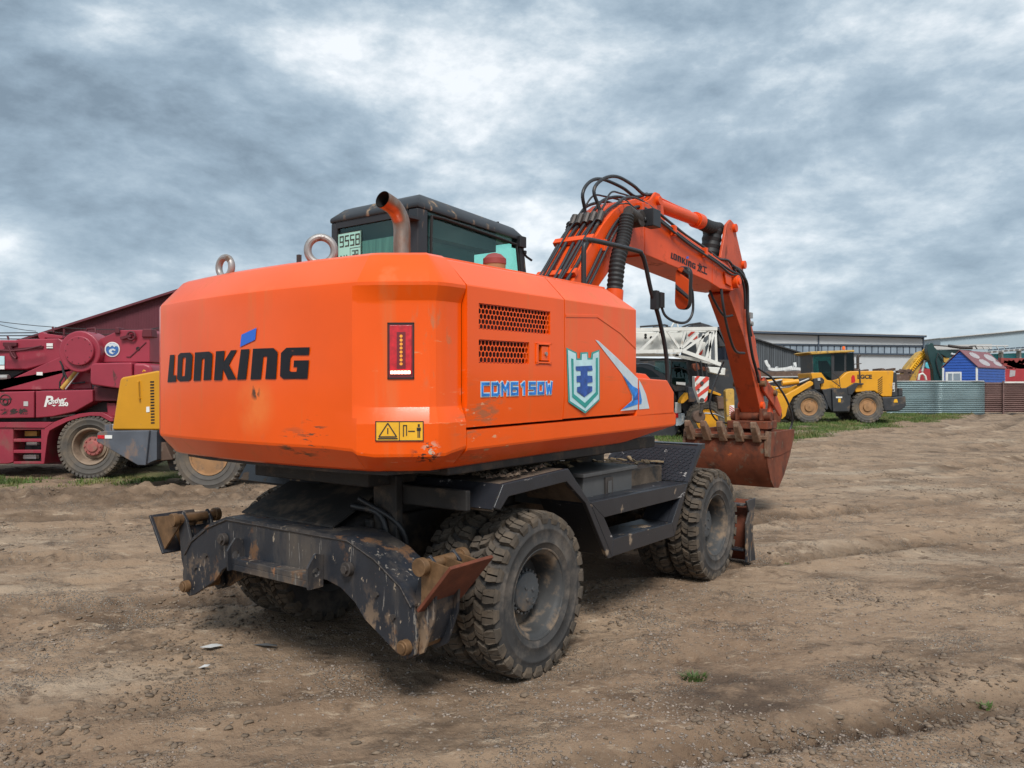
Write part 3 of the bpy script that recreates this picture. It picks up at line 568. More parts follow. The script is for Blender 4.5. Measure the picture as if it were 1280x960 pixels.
# interior
b = MB(); b.box((-.38, .45, 2.15), (-.22, .95, 2.72)); b.box((-.34, .55, 2.72), (-.24, .84, 2.90)); b.box((-.25, .45, 2.0), (.25, .95, 2.15)); b.build('seat', 'seat_cloth', cab, bevel=.04, seg=3)
b = MB(); b.box((CX0+.13, CY0+.06, 2.925), (.36, CY1-.06, 3.11)); b.build('headlining', 'seat_cloth', cab)  # headlining made deep so it also blocks sky through the upper windows
b = MB(); b.box((-.66, .28, 2.2), (-.45, .34, 2.95)); b.box((-.45, .28, 2.72), (.1, .30, 2.9)); b.build('inner_trim', 'seat_cloth', cab, bevel=.01)
b = MB(); b.box((CX0+.13, CY1-.05, 2.25), (.60, CY1-.035, 3.11)); b.build('side_light_blocker', 'seat_cloth', cab)  # added dark panel: blocks the sky seen through the left window
b = MB(); b.tube([(.50, .26, 2.2), (.50, .26, 2.62), (.52, .26, 2.66), (.60, .26, 2.70)], .012, 8); b.build('grab_rail', 'black_plastic', cab)
b = MB(); b.box((.52, .45, 2.62), (.60, .52, 2.9)); b.build('cab_speaker', 'black_plastic', cab)
# number plate in the rear window
npz = MB(); npx = CX0+.014
npz.box((npx, .845, 2.725), (npx+.004, 1.125, 3.02)); pl = npz.build('number_plate', 'plate_green', cab)
b = MB(); letters(b, '9558', (npx-.001, 1.095, 2.908), (0, -.040, 0), (0, 0, .052), pitch=1.62, stroke=.26, nrm=(-1, 0, 0), thick=.001)
letters(b, '38', (npx-.001, .945, 2.795), (0, -.028, 0), (0, 0, .040), pitch=1.5, stroke=.26, nrm=(-1, 0, 0), thick=.001)
letters(b, 'AM', (npx-.001, 1.100, 2.770), (0, -.034, 0), (0, 0, .038), pitch=1.6, stroke=.22, nrm=(-1, 0, 0), thick=.001)
for a in [(.845, 2.725, .848, 3.02), (1.122, 2.725, 1.125, 3.02), (.845, 3.017, 1.125, 3.02), (.970, 2.725, .973, 2.885), (.845, 2.882, .973, 2.885)]: b.box((npx-.002, a[0], a[1]), (npx-.0005, a[2], a[3]))
b.build('plate_lettering', 'label_ink', pl)
# work lamp, rear bracket, nubs
b = MB(); b.box((.60, .16, 3.0), (.70, .26, 3.10)); b.box((.69, .17, 2.95), (.72, .24, 2.98)); b.tube([(.66, .2, 3.0), (.74, .19, 2.93), (.80, .17, 2.90)], .012, 8); b.build('work_lamp', 'black_plastic', EX, bevel=.008)
b = MB(); b.prism([(-.88, .16, 3.01), (-.70, .16, 3.01), (-.70, .36, 3.01), (-.80, .36, 3.01)], (0, 0, .02)); b.build('rear_lamp_bracket', 'black_plastic', cab)
for x in (-.42, .22, .45):
    b = MB(); b.cyl((x, .30, 3.15), (x, .30, 3.215), .018, .012, n=10); b.build('roof_bolt', 'black_plastic', cab)
# ================= boom
bo = [(.25, 1.55), (.15, 1.85), (.45, 2.25), (.973, 2.75), (1.186, 3.02), (1.46, 3.30), (1.676, 3.475), (1.925, 3.615), (2.152, 3.685), (2.45, 3.685), (2.92, 3.56), (3.7, 3.46), (4.75, 3.32), (5.02, 3.24), (5.09, 3.15), (5.06, 3.06), (4.93, 3.01), (4.45, 2.99), (4.05, 3.045), (3.0, 3.10), (2.063, 3.15), (1.86, 3.08), (1.409, 2.712), (.9, 2.1), (.6, 1.6)]
b = MB(); b.xz(bo, -.2, .2); boom = b.build('boom', 'boom_paint', EX, bevel=.012)
b = MB(); # weld seams and flange
for x, z0, z1 in ((2.35, 3.12, 3.69), (4.2, 3.03, 3.4)): b.box((x, -.204, z0), (x+.008, .204, z1))
b.build('weld_seam', 'boom_paint', boom)
b = MB(); b.cyl((4.95, -.27, 3.13), (4.95, .27, 3.13), .085, n=24); b.cyl((4.95, -.29, 3.13), (4.95, .29, 3.13), .045, n=16); b.build('elbow_pin', 'boom_paint', EX, bevel=.006)
b = MB(); b.prism([(4.55, -.205, 3.22), (4.80, -.205, 3.19), (4.80, -.205, 3.05), (4.62, -.205, 3.07)], (0, -.02, 0)); b.build('boss_plate', 'boom_paint', boom, bevel=.004)
# boom lettering
q = MB(); px0, pz0 = 2.985, 3.19; ddx = .68; sl = -.062
def btxt(txt, x0, w, h, zz, m_, nm):
    return font_mesh(txt, 1.0, Matrix.Translation((x0, -.2015, zz)) @ Matrix(((w, 0, 0, 0), (0, 0, -1, 0), (0, h, 0, 0), (0, 0, 0, 1))) @ Matrix(((1, 0, 0, 0), (sl, 1, 0, 0), (0, 0, 1, 0), (0, 0, 0, 1))), nm, m_, boom, bold=.03)
LU = lambda p: (2.985+.70*(.916-p[0])/1.495, -.2025, 3.18+.072*(p[1]-1.767)/.18-.045*(.916-p[0])/1.495)
q = MB()
for k in ('L', 'n', 'K', 'I', 'n2', 'G'): q.add([LU(p) for p in LKP[k]], [tuple(range(len(LKP[k])))])
q.add([LU(p) for p in LKP['O']+LKP['Oh']], [(0, 1, 9, 8), (1, 2, 9), (2, 3, 10, 9), (3, 4, 10), (4, 5, 11, 10), (5, 6, 11), (6, 7, 8, 11), (7, 0, 8)])
me = q.mesh('boom_lettering', 0, True); me.materials.append(MATS['letter_black']); o = bpy.data.objects.new('boom_lettering', me); COL.objects.link(o); o.parent = boom
q = MB(); q.add([LU(p) for p in LKP['flag']], [(0, 1, 2, 3)]); q.build('boom_emblem', 'letter_blue', boom)
btxt('龙工', 3.735, .150, .115, 3.135, 'letter_black', 'boom_characters')
# arm cylinder on top of the boom
b = MB()
for y in (-.11, .08): b.xz([(2.40, 3.68), (3.05, 3.54), (2.98, 3.83), (2.90, 3.90), (2.80, 3.90), (2.68, 3.80)], y, y+.03)
b.cyl((2.84, -.15, 3.81), (2.84, .15, 3.81), .05, n=16); b.build('cylinder_bracket', 'boom_paint', boom, bevel=.006)
b = MB(); b.cyl((2.84, 0, 3.815), (4.16, 0, 3.84), .074, n=24); b.cyl((4.13, 0, 3.84), (4.30, 0, 3.843), .098, n=24); b.cyl((4.09, 0, 3.84), (4.13, 0, 3.84), .083, n=24); b.cyl((2.98, 0, 3.82), (3.03, 0, 3.82), .082, n=24); ac = b.build('arm_cylinder', 'boom_paint', EX, smooth=40)
def bellows(p, q_, r, n, name, parent, sag=0, amp=.15, m_='boot_rubber'):
    p = Vector(p); q_ = Vector(q_); P = []; rr = []
    for i in range(2*n+1):
        t = i/(2*n); w = p.lerp(q_, t); w = w+Vector((0, 0, -sag*4*t*(1-t))); P.append(w); rr.append(r*(1+amp*(1 if i % 2 else -1)))
    b = MB(); b.tube(P, rr, 20); return b.build(name, m_, parent, smooth=20)
bellows((4.80, .03, 3.84), (4.72, .06, 3.36), .125, 5, 'rod_cover', EX, 0, .05)
bellows((4.28, 0, 3.835), (4.95, 0, 3.86), .082, 9, 'rod_boot', ac, .02, .07)
b = MB(); b.cyl((4.9, 0, 3.855), (5.12, 0, 3.885), .045, n=16); b.build('cylinder_rod', 'grey_steel', ac)
b = MB(); b.tube(smooth_path([(2.92, .03, 3.92), (3.2, .03, 3.93), (3.6, .03, 3.925), (4.05, .03, 3.93)], 4), .013, 8); b.build('cylinder_pipe', 'boom_paint', ac)
# boom lift cylinders: boots on both sides
for sg in (-1, 1):
    b = MB(); b.cyl((1.44, sg*.31, 2.25), (1.50, sg*.31, 2.66), .085, n=20); lc = b.build('lift_cylinder', 'boom_paint', EX, smooth=40)
    P = [(1.49, sg*.31, 2.64), (1.56, sg*.31, 2.95), (1.68, sg*.31, 3.2), (1.75, sg*.31, 3.42)]
    pp = smooth_path(P, 14); rr = [.076*(1+(.06 if i % 2 else -.06))*(1 if i < 22 else .95) for i in range(len(pp))]
    b = MB(); b.tube(pp, rr, 20); b.build('boot', 'boot_rubber', lc, smooth=20)
    b = MB(); b.cyl((1.98, sg*.20, 3.43), (1.98, sg*.36, 3.43), .085, n=20); b.cyl((1.77, sg*.31, 3.47), (1.98, sg*.31, 3.43), .06, n=16); b.build('cylinder_eye', 'dark_pin', lc, bevel=.006)
    b = MB(); b.box((2.05, sg*.33 if sg > 0 else -.45, 3.36), (2.22, sg*.45 if sg > 0 else -.33, 3.54)); b.tube([(2.02, sg*.35, 3.43), (2.12, sg*.36, 3.42)], .03, 10); b.build('boom_lamp', 'black_plastic', EX, bevel=.01)
# hoses over the boom
def hose(pts, r=.019, name='hydraulic_hose', m_='hose_rubber', parent=None, k=6, n=8):
    b = MB(); b.tube(smooth_path(pts, k), r, n); return b.build(name, m_, parent or EX, smooth=60)
def btop(x):    # height of the boom's back
    P = [(.15, 1.85), (.45, 2.25), (.973, 2.75), (1.186, 3.02), (1.46, 3.30), (1.676, 3.475), (1.925, 3.615), (2.152, 3.685), (2.45, 3.685), (2.92, 3.56), (4.75, 3.32)]
    for (a, za), (c, zc) in zip(P, P[1:]):
        if a <= x <= c: return za+(zc-za)*(x-a)/(c-a)
    return P[-1][1]
def off(x, h):
    e = .05; s = (btop(x+e)-btop(x-e))/(2*e); L = math.hypot(1, s); return (x-s/L*h, btop(x)+h/L)
for y, h, end in ((.10, .06, 3), (-.13, .055, 3), (-.17, .03, 0), (-.09, .04, 1), (-.02, .03, 2), (.06, .04, 1), (.17, .03, 0)):
    pts = [(off(x, h)[0], y, off(x, h)[1]) for x in (.35, .7, 1.05, 1.35, 1.6, 1.8)]
    if end == 0: pts += [(off(x, h)[0], y, off(x, h)[1]) for x in (2.0, 2.25, 2.6, 3.0, 3.5, 4.0, 4.5)]+[(4.85, y*1.1, 3.38), (5.08, y*1.2, 3.2)]
    elif end == 3: pts = pts[:-1]+[(1.74, y*.9, 3.66), (2.0, y*.8, 3.72), (2.35, y*.6, 3.745)]
    elif end == 1: pts = pts[:-1]+[(1.50, y, 3.64), (1.66, y, 3.80), (1.92, y, 3.875), (2.3, y*.9, 3.87), (2.62, y*.7, 3.84), (2.86, y*.5, 3.90)]
    else: pts = pts[:-2]+[(1.62, y, 3.50), (1.85, y, 3.65), (2.15, y, 3.73), (2.5, y, 3.73), (2.75, y*.8, 3.70)]
    q_ = random.Random(int(y*1000)+500); pts = [(p[0], p[1]+q_.uniform(-.014, .014)*(1 if 0 < i < len(pts)-1 else 0), p[2]+q_.uniform(-.006, .012)) for i, p in enumerate(pts)]
    hose(pts, (.016, .018, .017, .010)[end])
for x in (1.28, .98):
    xx, zz_ = off(x, .03); b = MB(); b.bar((xx, -.22, zz_), (xx, .22, zz_), .05, .07, up=(1, 0, 1)); b.build('hose_clamp', 'boom_paint', boom, bevel=.005)
xx, zz_ = off(1.5, .06)
for y in (-.17, -.09, -.02, .06, .13):
    b = MB(); b.cyl((xx-.03, y, zz_-.05), (xx+.03, y, zz_+.05), .034, n=10); b.build('hose_fitting', 'dark_pin', EX)
# pipes along the right shoulder of the boom
for dy, dz, r in ((0, 0, .016), (-.03, -.045, .014)):
    hose([(.55, -.235+dy, 2.05), (1.25, -.225+dy, 2.87+dz), (1.62, -.225+dy, 3.30+dz), (1.95, -.225+dy, 3.52+dz), (2.25, -.225+dy, 3.61+dz), (2.7, -.225+dy, 3.55+dz), (3.4, -.225+dy, 3.43+dz), (4.2, -.225+dy, 3.33+dz), (4.75, -.235, 3.25+dz), (5.02, -.25, 3.22), (5.22, -.24, 3.08), (5.32, -.22, 2.8)], r)
for x, z in ((1.42, 3.10), (2.2, 3.60), (3.0, 3.50), (3.9, 3.38)):
    b = MB(); b.box((x-.03, -.26, z-.07), (x+.03, -.20, z+.045)); b.build('pipe_clip', 'boom_paint', boom, bevel=.006)
for k_, (p1, p2) in enumerate([((1.75, 3.55), (2.05, 3.45)), ((1.85, 3.62), (1.95, 3.38))]):
    hose([(p1[0], -.22, p1[1]), ((p1[0]+p2[0])/2-.06, -.30, (p1[1]+p2[1])/2+.05), (p2[0], -.34, p2[1])], .007, 'thin_wire')
# ================= arm (stick)
ar = [(4.62, 3.80), (4.78, 3.97), (4.96, 3.95), (5.10, 3.78), (5.40, 3.47), (5.47, 3.28), (5.62, 2.88), (5.93, 2.40), (6.26, 1.75), (6.34, 1.47), (6.28, 1.36), (6.16, 1.36), (6.08, 1.50), (5.47, 2.42), (4.90, 2.97), (4.76, 3.05), (4.55, 3.40)]
ar2 = [(4.66, 3.80), (4.80, 3.97), (4.98, 3.95), (5.16, 3.70), (5.42, 3.47), (5.47, 3.28), (5.62, 2.88), (5.93, 2.40), (6.26, 1.75), (6.34, 1.47), (6.28, 1.36), (6.16, 1.36), (6.08, 1.50), (5.47, 2.42), (4.90, 2.97), (4.78, 3.05), (4.60, 3.45)]
b = MB()
b.xz([(5.0, 3.05), (5.05, 3.55), (5.42, 3.47), (5.47, 3.28), (5.62, 2.88), (5.93, 2.40), (6.26, 1.75), (6.34, 1.47), (6.28, 1.36), (6.16, 1.36), (6.08, 1.50), (5.47, 2.42), (4.90, 2.97)], -.15, .15)
for y0, y1 in ((-.15, -.115), (.115, .15)): b.xz([(4.62, 3.42), (4.82, 3.88), (4.97, 3.97), (5.12, 3.93), (5.20, 3.78), (5.42, 3.47), (5.05, 3.2), (4.76, 3.05)], y0-.0015, y1+.0015)
b.xz([(4.60, 3.42), (4.66, 3.44), (4.80, 3.10), (4.76, 3.05)], -.11, .11)
arm = b.build('arm', 'arm_paint', EX, bevel=.01)
for X_, Z_ in ((5.08, 3.87), (6.2, 1.46), (5.42, 3.42)):
    b = MB(); b.cyl((X_, -.19, Z_), (X_, .19, Z_), .057, n=18); b.build('arm_pin', 'boom_paint', arm, bevel=.005)
# bucket cylinder in front of the arm
b = MB(); b.cyl((5.50, 0, 3.48), (6.10, 0, 2.42), .068, n=20); b.cyl((6.08, 0, 2.46), (6.15, 0, 2.33), .085, n=20); bc = b.build('bucket_cylinder', 'boom_paint', EX, smooth=40)
b = MB(); b.cyl((6.12, 0, 2.38), (6.62, 0, 1.72), .035, n=16); b.build('cylinder_rod', 'grey_steel', bc)
# linkage
b = MB()
for y in (-.20, .165): b.xz([(6.10, 1.80), (6.20, 1.88), (6.70, 1.66), (7.0, 1.38), (6.93, 1.28), (6.60, 1.46), (6.15, 1.68)], y, y+.035)
b.build('rocker_link', 'arm_paint', EX, bevel=.008)
b = MB(); b.xz([(6.66, 1.66), (6.76, 1.62), (6.66, 1.05), (6.50, .98), (6.46, 1.08)], -.155, -.11); b.xz([(6.66, 1.66), (6.76, 1.62), (6.66, 1.05), (6.50, .98), (6.46, 1.08)], .11, .155); b.build('bucket_link', 'arm_paint', EX, bevel=.008)
for X_, Z_ in ((6.62, 1.64), (6.55, 1.10), (6.12, 1.78)):
    b = MB(); b.cyl((X_, -.24, Z_), (X_, .24, Z_), .045, n=14); b.build('link_pin', 'pin_rust', EX, bevel=.005)
b = MB(); b.box((6.0, -.30, 1.12), (6.45, .30, 1.24)); b.box((6.05, -.20, 1.24), (6.32, -.16, 1.42)); b.box((6.05, .16, 1.24), (6.32, .20, 1.42)); b.cyl((6.2, -.3, 1.30), (6.2, .3, 1.30), .07, n=14); b.build('quick_hitch', 'bucket_rust', EX, bevel=.015)
# hoses round the elbow and down the arm
hose([(4.95, -.24, 3.30), (5.25, -.26, 3.16), (5.36, -.24, 2.95), (5.40, -.23, 2.6), (5.62, -.21, 2.2), (5.85, -.19, 1.98), (6.0, -.18, 1.8)], .022)
hose([(4.9, -.20, 3.34), (5.3, -.20, 3.28), (5.48, -.19, 3.0), (5.55, -.18, 2.7), (5.70, -.17, 2.45)], .02)
hose([(4.55, -.18, 3.0), (4.58, -.2, 2.75), (4.75, -.2, 2.45), (5.05, -.18, 2.22), (5.45, -.16, 2.2)], .018)
hose([(4.62, .0, 3.0), (4.66, -.05, 2.85), (4.85, -.1, 2.68), (5.1, -.12, 2.7)], .016)
hose([(6.0, -.17, 2.0), (6.3, -.28, 1.85), (6.75, -.34, 1.55), (7.05, -.34, 1.25), (7.0, -.30, 1.05), (6.75, -.25, 1.0)], .016)
hose([(5.75, .25, 2.1), (5.6, .34, 1.75), (5.55, .38, 1.45), (5.75, .36, 1.25), (6.0, .3, 1.2)], .013)
b = MB(); b.box((5.62, -.19, 2.70), (5.72, -.155, 2.78)); b.cyl((5.66, -.21, 2.62), (5.66, -.155, 2.62), .035, n=12); b.build('valve_block', 'grey_steel', arm, bevel=.004)
# ================= bucket
bp_ = [(5.12, 1.12), (5.06, .95), (5.10, .72), (5.22, .50), (5.36, .38), (5.55, .36), (5.80, .52), (6.05, .76), (6.22, .98), (6.26, 1.12)]
YB0, YB1 = -.58, .54
sc_ = [(x, y, z) for x, z in bp_ for y in (YB0, YB1)]
b = MB(); outer = bp_; inner = [(x+.02 if x < 5.4 else x-.018, z+.018 if z < .7 else z) for x, z in bp_]; b.xz(outer+inner[::-1], YB0, YB1)
bk = b.build('bucket', 'bucket_rust', EX, bevel=.006)
for y0 in (YB0-.022, YB1+.001):
    b = MB(); b.xz(bp_, y0, y0+.02); b.build('bucket_side', 'bucket_rust', bk, bevel=.004)
    b = MB(); b.xz([(5.10, .80), (5.14, 1.13), (6.24, 1.13), (6.20, .98), (6.05, .84), (5.60, .80)], y0-.010, y0+.03); b.build('side_stiffener', 'bucket_rust', bk, bevel=.004)
    b = MB(); b.xz([(5.06, .82), (5.04, .97), (5.09, 1.15), (5.22, 1.14), (5.19, .95), (5.17, .80)], y0-.012, y0+.032); b.build('side_cutter', 'tooth_steel', bk, bevel=.006)
b = MB(); b.box((5.04, YB0-.02, 1.04), (5.16, YB1+.02, 1.09)); b.build('lip_plate', 'tooth_steel', bk, bevel=.01)
b = MB(); b.box((5.088, YB0, .88), (5.10, YB1, .90)); b.box((6.02, -.24, .95), (6.5, -.20, 1.16)); b.box((6.02, .20, .95), (6.5, .24, 1.16)); b.build('wear_strip', 'bucket_rust', bk)
for i in range(5):
    y = YB0+.10+i*(YB1-YB0-.2)/4
    b = MB(); b.prism([(5.17, y-.055, 1.00), (5.02, y-.055, 1.0), (4.92, y-.035, 1.20), (4.93, y-.022, 1.27), (4.97, y-.022, 1.28), (5.03, y-.05, 1.20)], (0, .11, 0))
    vs = b.v; b.v = [(v[0], y+(v[1]-y)*(1 if v[2] < 1.1 else .72), v[2]) for v in vs]
    b.build('bucket_tooth', 'tooth_steel', bk, bevel=.015, seg=3)
# ================= handrail and mirror
hr = [(-.13, -.95, 2.44), (-.13, -.95, 2.74), (-.10, -.95, 2.80), (-.03, -.95, 2.835), (.70, -.95, 2.86), (.80, -.95, 2.845), (.87, -.95, 2.77), (.98, -.95, 2.55), (1.15, -.95, 2.30), (1.28, -.95, 2.0), (1.30, -.95, 1.7), (1.2, -.95, 1.55)]
b = MB(); b.tube(smooth_path(hr, 4), .019, 10); rail = b.build('handrail', 'black_plastic', EX, smooth=60)
b = MB(); b.box((1.0, -.99, 2.40), (1.06, -.93, 2.56)); b.box((1.06, -1.0, 2.42), (1.14, -.94, 2.55)); b.tube(smooth_path([(1.13, -.97, 2.44), (1.16, -1.0, 2.35), (1.25, -1.06, 2.30), (1.38, -1.10, 2.31), (1.46, -1.12, 2.40), (1.46, -1.12, 2.56), (1.42, -1.12, 2.62)], 5), .012, 8); b.build('mirror_arm', 'black_plastic', EX, smooth=40)
def rrect(w, h, r, n=5):
    o = []
    for cx, cz, a0 in ((w-r, h-r, 0), (-w+r, h-r, 90), (-w+r, -h+r, 180), (w-r, -h+r, 270)):
        for i in range(n+1): a = R(a0+90*i/n); o.append((cx+r*math.cos(a), cz+r*math.sin(a)))
    return o
MT = Matrix.Translation((1.30, -1.09, 2.60)) @ Matrix.Rotation(R(68), 4, 'Z') @ Matrix.Rotation(R(-9), 4, 'Y') @ Matrix.Rotation(R(-6), 4, 'X')
b = MB(); b.prism([(x, 0, z) for x, z in rrect(.092, .19, .07)], (0, -.04, 0)); b.T = MT; mr_ = b.build('rear_view_mirror', 'black_plastic', EX, bevel=.012)
b = MB(); b.prism([(x, .0025, z) for x, z in rrect(.084, .182, .065)], (0, -.002, 0)); b.T = MT; b.build('mirror_glass', 'mirror_glass', mr_)
# ================= chassis
b = MB(); b.box((-1.75, -.42, .58), (2.15, .42, .92)); b.box((-1.95, -.34, .62), (-1.7, .34, .84)); b.xz([(-1.95, .84), (-1.5, 1.02), (1.3, 1.04), (2.1, .92), (-1.9, .80)], -.36, .36); b.build('chassis_frame', 'chassis_grime', EX, bevel=.02)
b = MB(); b.prism([(-1.95, -.30, .885), (-1.95, .62, .885), (-1.45, .62, 1.10), (-1.45, -.30, 1.10)], (0, 0, .012)); b.prism([(-1.45, -.30, 1.10), (-1.45, .9, 1.10), (-.75, .9, 1.16), (-.75, -.30, 1.16)], (0, 0, .012)); b.build('rear_guard', 'chassis_grime', EX)
for X in (-1.12, 1.72):
    b = MB(); b.cyl((X, -.98, .47), (X, .98, .47), .10, n=18); b.lathe([(.10, -.24), (.20, -.14), (.23, 0), (.20, .14), (.10, .24)], 24, 'Y', (X, 0, .47)); b.box((X-.09, -.42, .40), (X+.09, .42, .62)); b.build('axle', 'chassis_grime', EX, bevel=.01)
b = MB(); b.cyl((-1.1, 0, .55), (1.7, 0, .55), .045, n=12); b.build('drive_shaft', 'arm_paint', EX)
hose([(-1.8, -.3, 1.0), (-1.75, -.5, .95), (-1.7, -.55, .7), (-1.5, -.6, .6)], .02); hose([(-1.8, -.36, 1.05), (-1.7, -.6, .9), (-1.62, -.62, .66)], .018); hose([(-1.6, -.42, 1.1), (-1.6, -.45, .8), (-1.5, -.5, .6)], .016)
for y in (-.44, -.50): hose([(-1.62, y, 1.2), (-1.64, y, .9), (-1.60, y-.04, .62)], .024, 'suspension_hose', 'boot_rubber')
b = MB(); b.box((-1.72, -.60, .72), (-1.66, -.40, 1.20)); b.box((-1.66, -1.1, 1.02), (-1.62, -.4, 1.14)); b.build('rear_bulkhead', 'chassis_grime', EX, bevel=.01)
# fenders and step frames, both sides
for sg in (-1, 1):
    o1 = [(-1.545, 1.03), (-1.46, 1.150), (-.775, 1.186), (-.505, .945)]
    b = MB(); pth = [(-1.56, 1.035), (-1.47, 1.165), (-.77, 1.196), (-.50, .955)]
    for (a, c) in zip(pth, pth[1:]):
        b.prism([(a[0], sg*1.21, a[1]), (c[0], sg*1.21, c[1]), (c[0], sg*1.21, c[1]-.016), (a[0], sg*1.21, a[1]-.016)], (0, -sg*(.86 if c[0] < -.6 else .5), 0))
    rf = b.build('rear_fender', 'chassis_grime' if sg > 0 else 'fender_top_dirt', EX)
    b = MB(); b.prism([(-1.56, sg*1.22, 1.04), (-1.47, sg*1.22, 1.17), (-.77, sg*1.22, 1.20), (-.49, sg*1.22, .945), (-.18, sg*1.22, .515), (-.245, sg*1.22, .515), (-.55, sg*1.22, .945), (-.79, sg*1.22, 1.115), (-1.42, sg*1.22, 1.09), (-1.50, sg*1.22, 1.02)], (0, -sg*.03, 0)); b.build('fender_edge', 'fender_paint', rf, bevel=.006)
    b = MB(); b.prism([(-1.565, sg*1.215, 1.03), (-1.475, sg*1.215, 1.165), (-1.475, sg*.30, 1.165), (-1.565, sg*.30, 1.03)], (-.012, 0, .006)); b.build('rear_flap', 'fender_paint', rf)
    # step frame
    b = MB(); y0 = sg*1.222; dy = -sg*.05
    fr = [[(-.493, .945), (1.13, .918), (.967, .805), (-.304, .817)], [(1.13, .918), (.858, .506), (.811, .622), (.967, .805)], [(.858, .506), (-.189, .521), (-.17, .647), (.811, .622)], [(-.189, .521), (-.493, .945), (-.304, .817), (-.17, .647)]]
    for p in fr: b.prism([(x, y0, z) for x, z in p], (0, dy, 0))
    sf = b.build('step_frame', 'fender_paint', EX, bevel=.004)
    b = MB(); b.prism([(-.50, sg*1.17, .946), (1.12, sg*1.17, .919), (1.12, sg*.98, .919), (-.50, sg*.98, .946)], (0, 0, -.02)); b.prism([(-.17, sg*1.17, .647), (.81, sg*1.17, .623), (.81, sg*.94, .623), (-.17, sg*.94, .647)], (0, 0, -.10))
    b.prism([(.97, sg*1.17, .80), (.815, sg*1.17, .625), (.815, sg*.95, .625), (.97, sg*.95, .80)], (.02, 0, 0)); b.prism([(-.19, sg*1.17, .525), (-.50, sg*1.17, .94), (-.50, sg*.80, .94), (-.19, sg*.80, .525)], (.015, 0, 0)); b.build('step_tread', 'fender_paint', sf)
    # front fender
    b = MB(); w0, w1 = sg*1.22, sg*.36
    b.prism([(1.13, w0, .925), (1.13, w1, .925), (1.42, w1, 1.21), (1.42, w0, 1.21)], (.015, 0, 0)); b.prism([(1.425, w0, 1.212), (1.425, w1, 1.212), (1.56, w1, 1.215), (1.50, w0, 1.215)], (0, 0, .014))
    b.prism([(1.13, w0-sg*.002, .918), (1.418, w0-sg*.002, 1.226), (1.50, w0-sg*.002, 1.226), (1.50, w0-sg*.002, 1.18), (1.44, w0-sg*.002, 1.185), (1.18, w0-sg*.002, .918)], (0, -sg*.03, 0)); ff = b.build('front_fender', 'fender_paint', EX)
    if sg < 0:     # raised chequer studs on the sloping plate
        b = MB(); rr_ = random.Random(3)
        for i in range(26):
            for j in range(12):
                u = .03+i/26*.94; v = .04+j/12*.93; y = -1.20+.82*u; x = 1.13+.29*v; z = .925+.285*v; a = .010; s_ = 1 if (i+j) % 2 else -1
                nx_, nz_ = -.70, .71; dx, dz = .71*a, .70*a
                b.prism([(x-dx*s_-.003, y-a, z-dz*s_), (x+dx*s_-.003, y+a, z+dz*s_), (x+dx*s_+.0005, y+a+.004, z+dz*s_), (x-dx*s_+.0005, y-a+.004, z-dz*s_)], (nx_*.003, 0, nz_*.003))
        b.build('chequer_studs', 'fender_paint', ff)
# mud lumps on the right fender top
b = MB(); rr_ = random.Random(5)
for i in range(220):
    x = rr_.uniform(-1.42, -.80); y = rr_.uniform(-1.15, -.5); r = rr_.uniform(.006, .028); z = 1.17+.045*(x+1.47)+.014
    o = len(b.v); 
    for k in range(6): b.v.append((x+r*math.cos(k)*rr_.uniform(.7, 1.4), y+r*math.sin(k*1.05)*rr_.uniform(.7, 1.4), z+(0 if k % 2 else r*.3)))
    b.v.append((x, y, z+r*rr_.uniform(.5, 1.1))); b.f += [(o+k, o+(k+1) % 6, o+6) for k in range(6)]
tag(b.build('dried_mud', 'clod', EX, smooth=0), kind='stuff')
# tool box under the deck
b = MB(); b.box((-.32, -1.06, .86), (.42, -.45, 1.085)); tb = b.build('tool_box', 'tool_box_paint', EX, bevel=.008)
b = MB(); b.box((-.36, -1.09, 1.087), (.46, -.43, 1.115)); b.build('box_lid', 'tool_box_paint', tb, bevel=.006)
b = MB(); b.box((-.02, -1.075, .91), (.09, -1.061, 1.06)); b.build('box_latch', 'dark_pin', tb, bevel=.004)
b = MB(); b.box((.01, -1.082, .94), (.06, -1.076, 1.03)); b.build('latch_handle', 'tool_box_paint', tb, bevel=.003)
b = MB(); b.box((.47, -.42, .6), (1.1, -.40, 1.15)); b.box((-.4, -.46, .60), (.9, -.42, .84)); b.build('inner_plate', 'chassis_grime', EX)
# junk on the deck between box and swing ring
b = MB()
for i in range(46):
    x = rr_.uniform(-.2, 1.3); y = rr_.uniform(-.95, -.45); z = 1.118 if x < .45 else 1.06; a = rr_.uniform(0, 3.1); L = rr_.uniform(.03, .14)
    b.bar((x, y, z+.01), (x+L*math.cos(a), y+L*math.sin(a), z+rr_.uniform(.008, .04)), rr_.uniform(.01, .05), .012)
tag(b.build('wood_debris', 'straw', EX), kind='stuff')
b = MB(); b.box((.46, -.98, .90), (1.12, -.44, 1.055)); b.build('deck_plate', 'fender_top_dirt', EX)
# ================= rear stabiliser
ol = [(.60, .852), (-.586, .872), (-1.005, .690), (-1.085, .60), (-1.115, .45), (-1.10, .325), (-1.035, .288), (-.97, .31), (-.70, .445), (-.625, .535), (-.50, .615), (-.29, .655), (-.17, .672), (.36, .585), (.52, .50), (.66, .395), (.72, .345), (1.10, .33), (1.14, .45), (1.13, .60), (1.03, .70), (.90, .75)]
ol = [(y, z) for y, z in ol]
def sym(p): return p
olR = [(-.586, .866), (-.80, .79), (-1.00, .672), (-1.085, .57), (-1.115, .43), (-1.10, .325), (-1.035, .288), (-.97, .31), (-.72, .445), (-.64, .525), (-.52, .590), (-.40, .615)]
full = [(-y, z) for y, z in olR[::-1]]
full = full+olR
b = MB(); b.yz(full, -2.085, -2.06); st = b.build('stabiliser_blade', 'blade_paint', EX, bevel=.004)
b = MB(); b.yz(full, -1.83, -1.805); b.build('inner_blade', 'blade_paint', st)
b = MB()
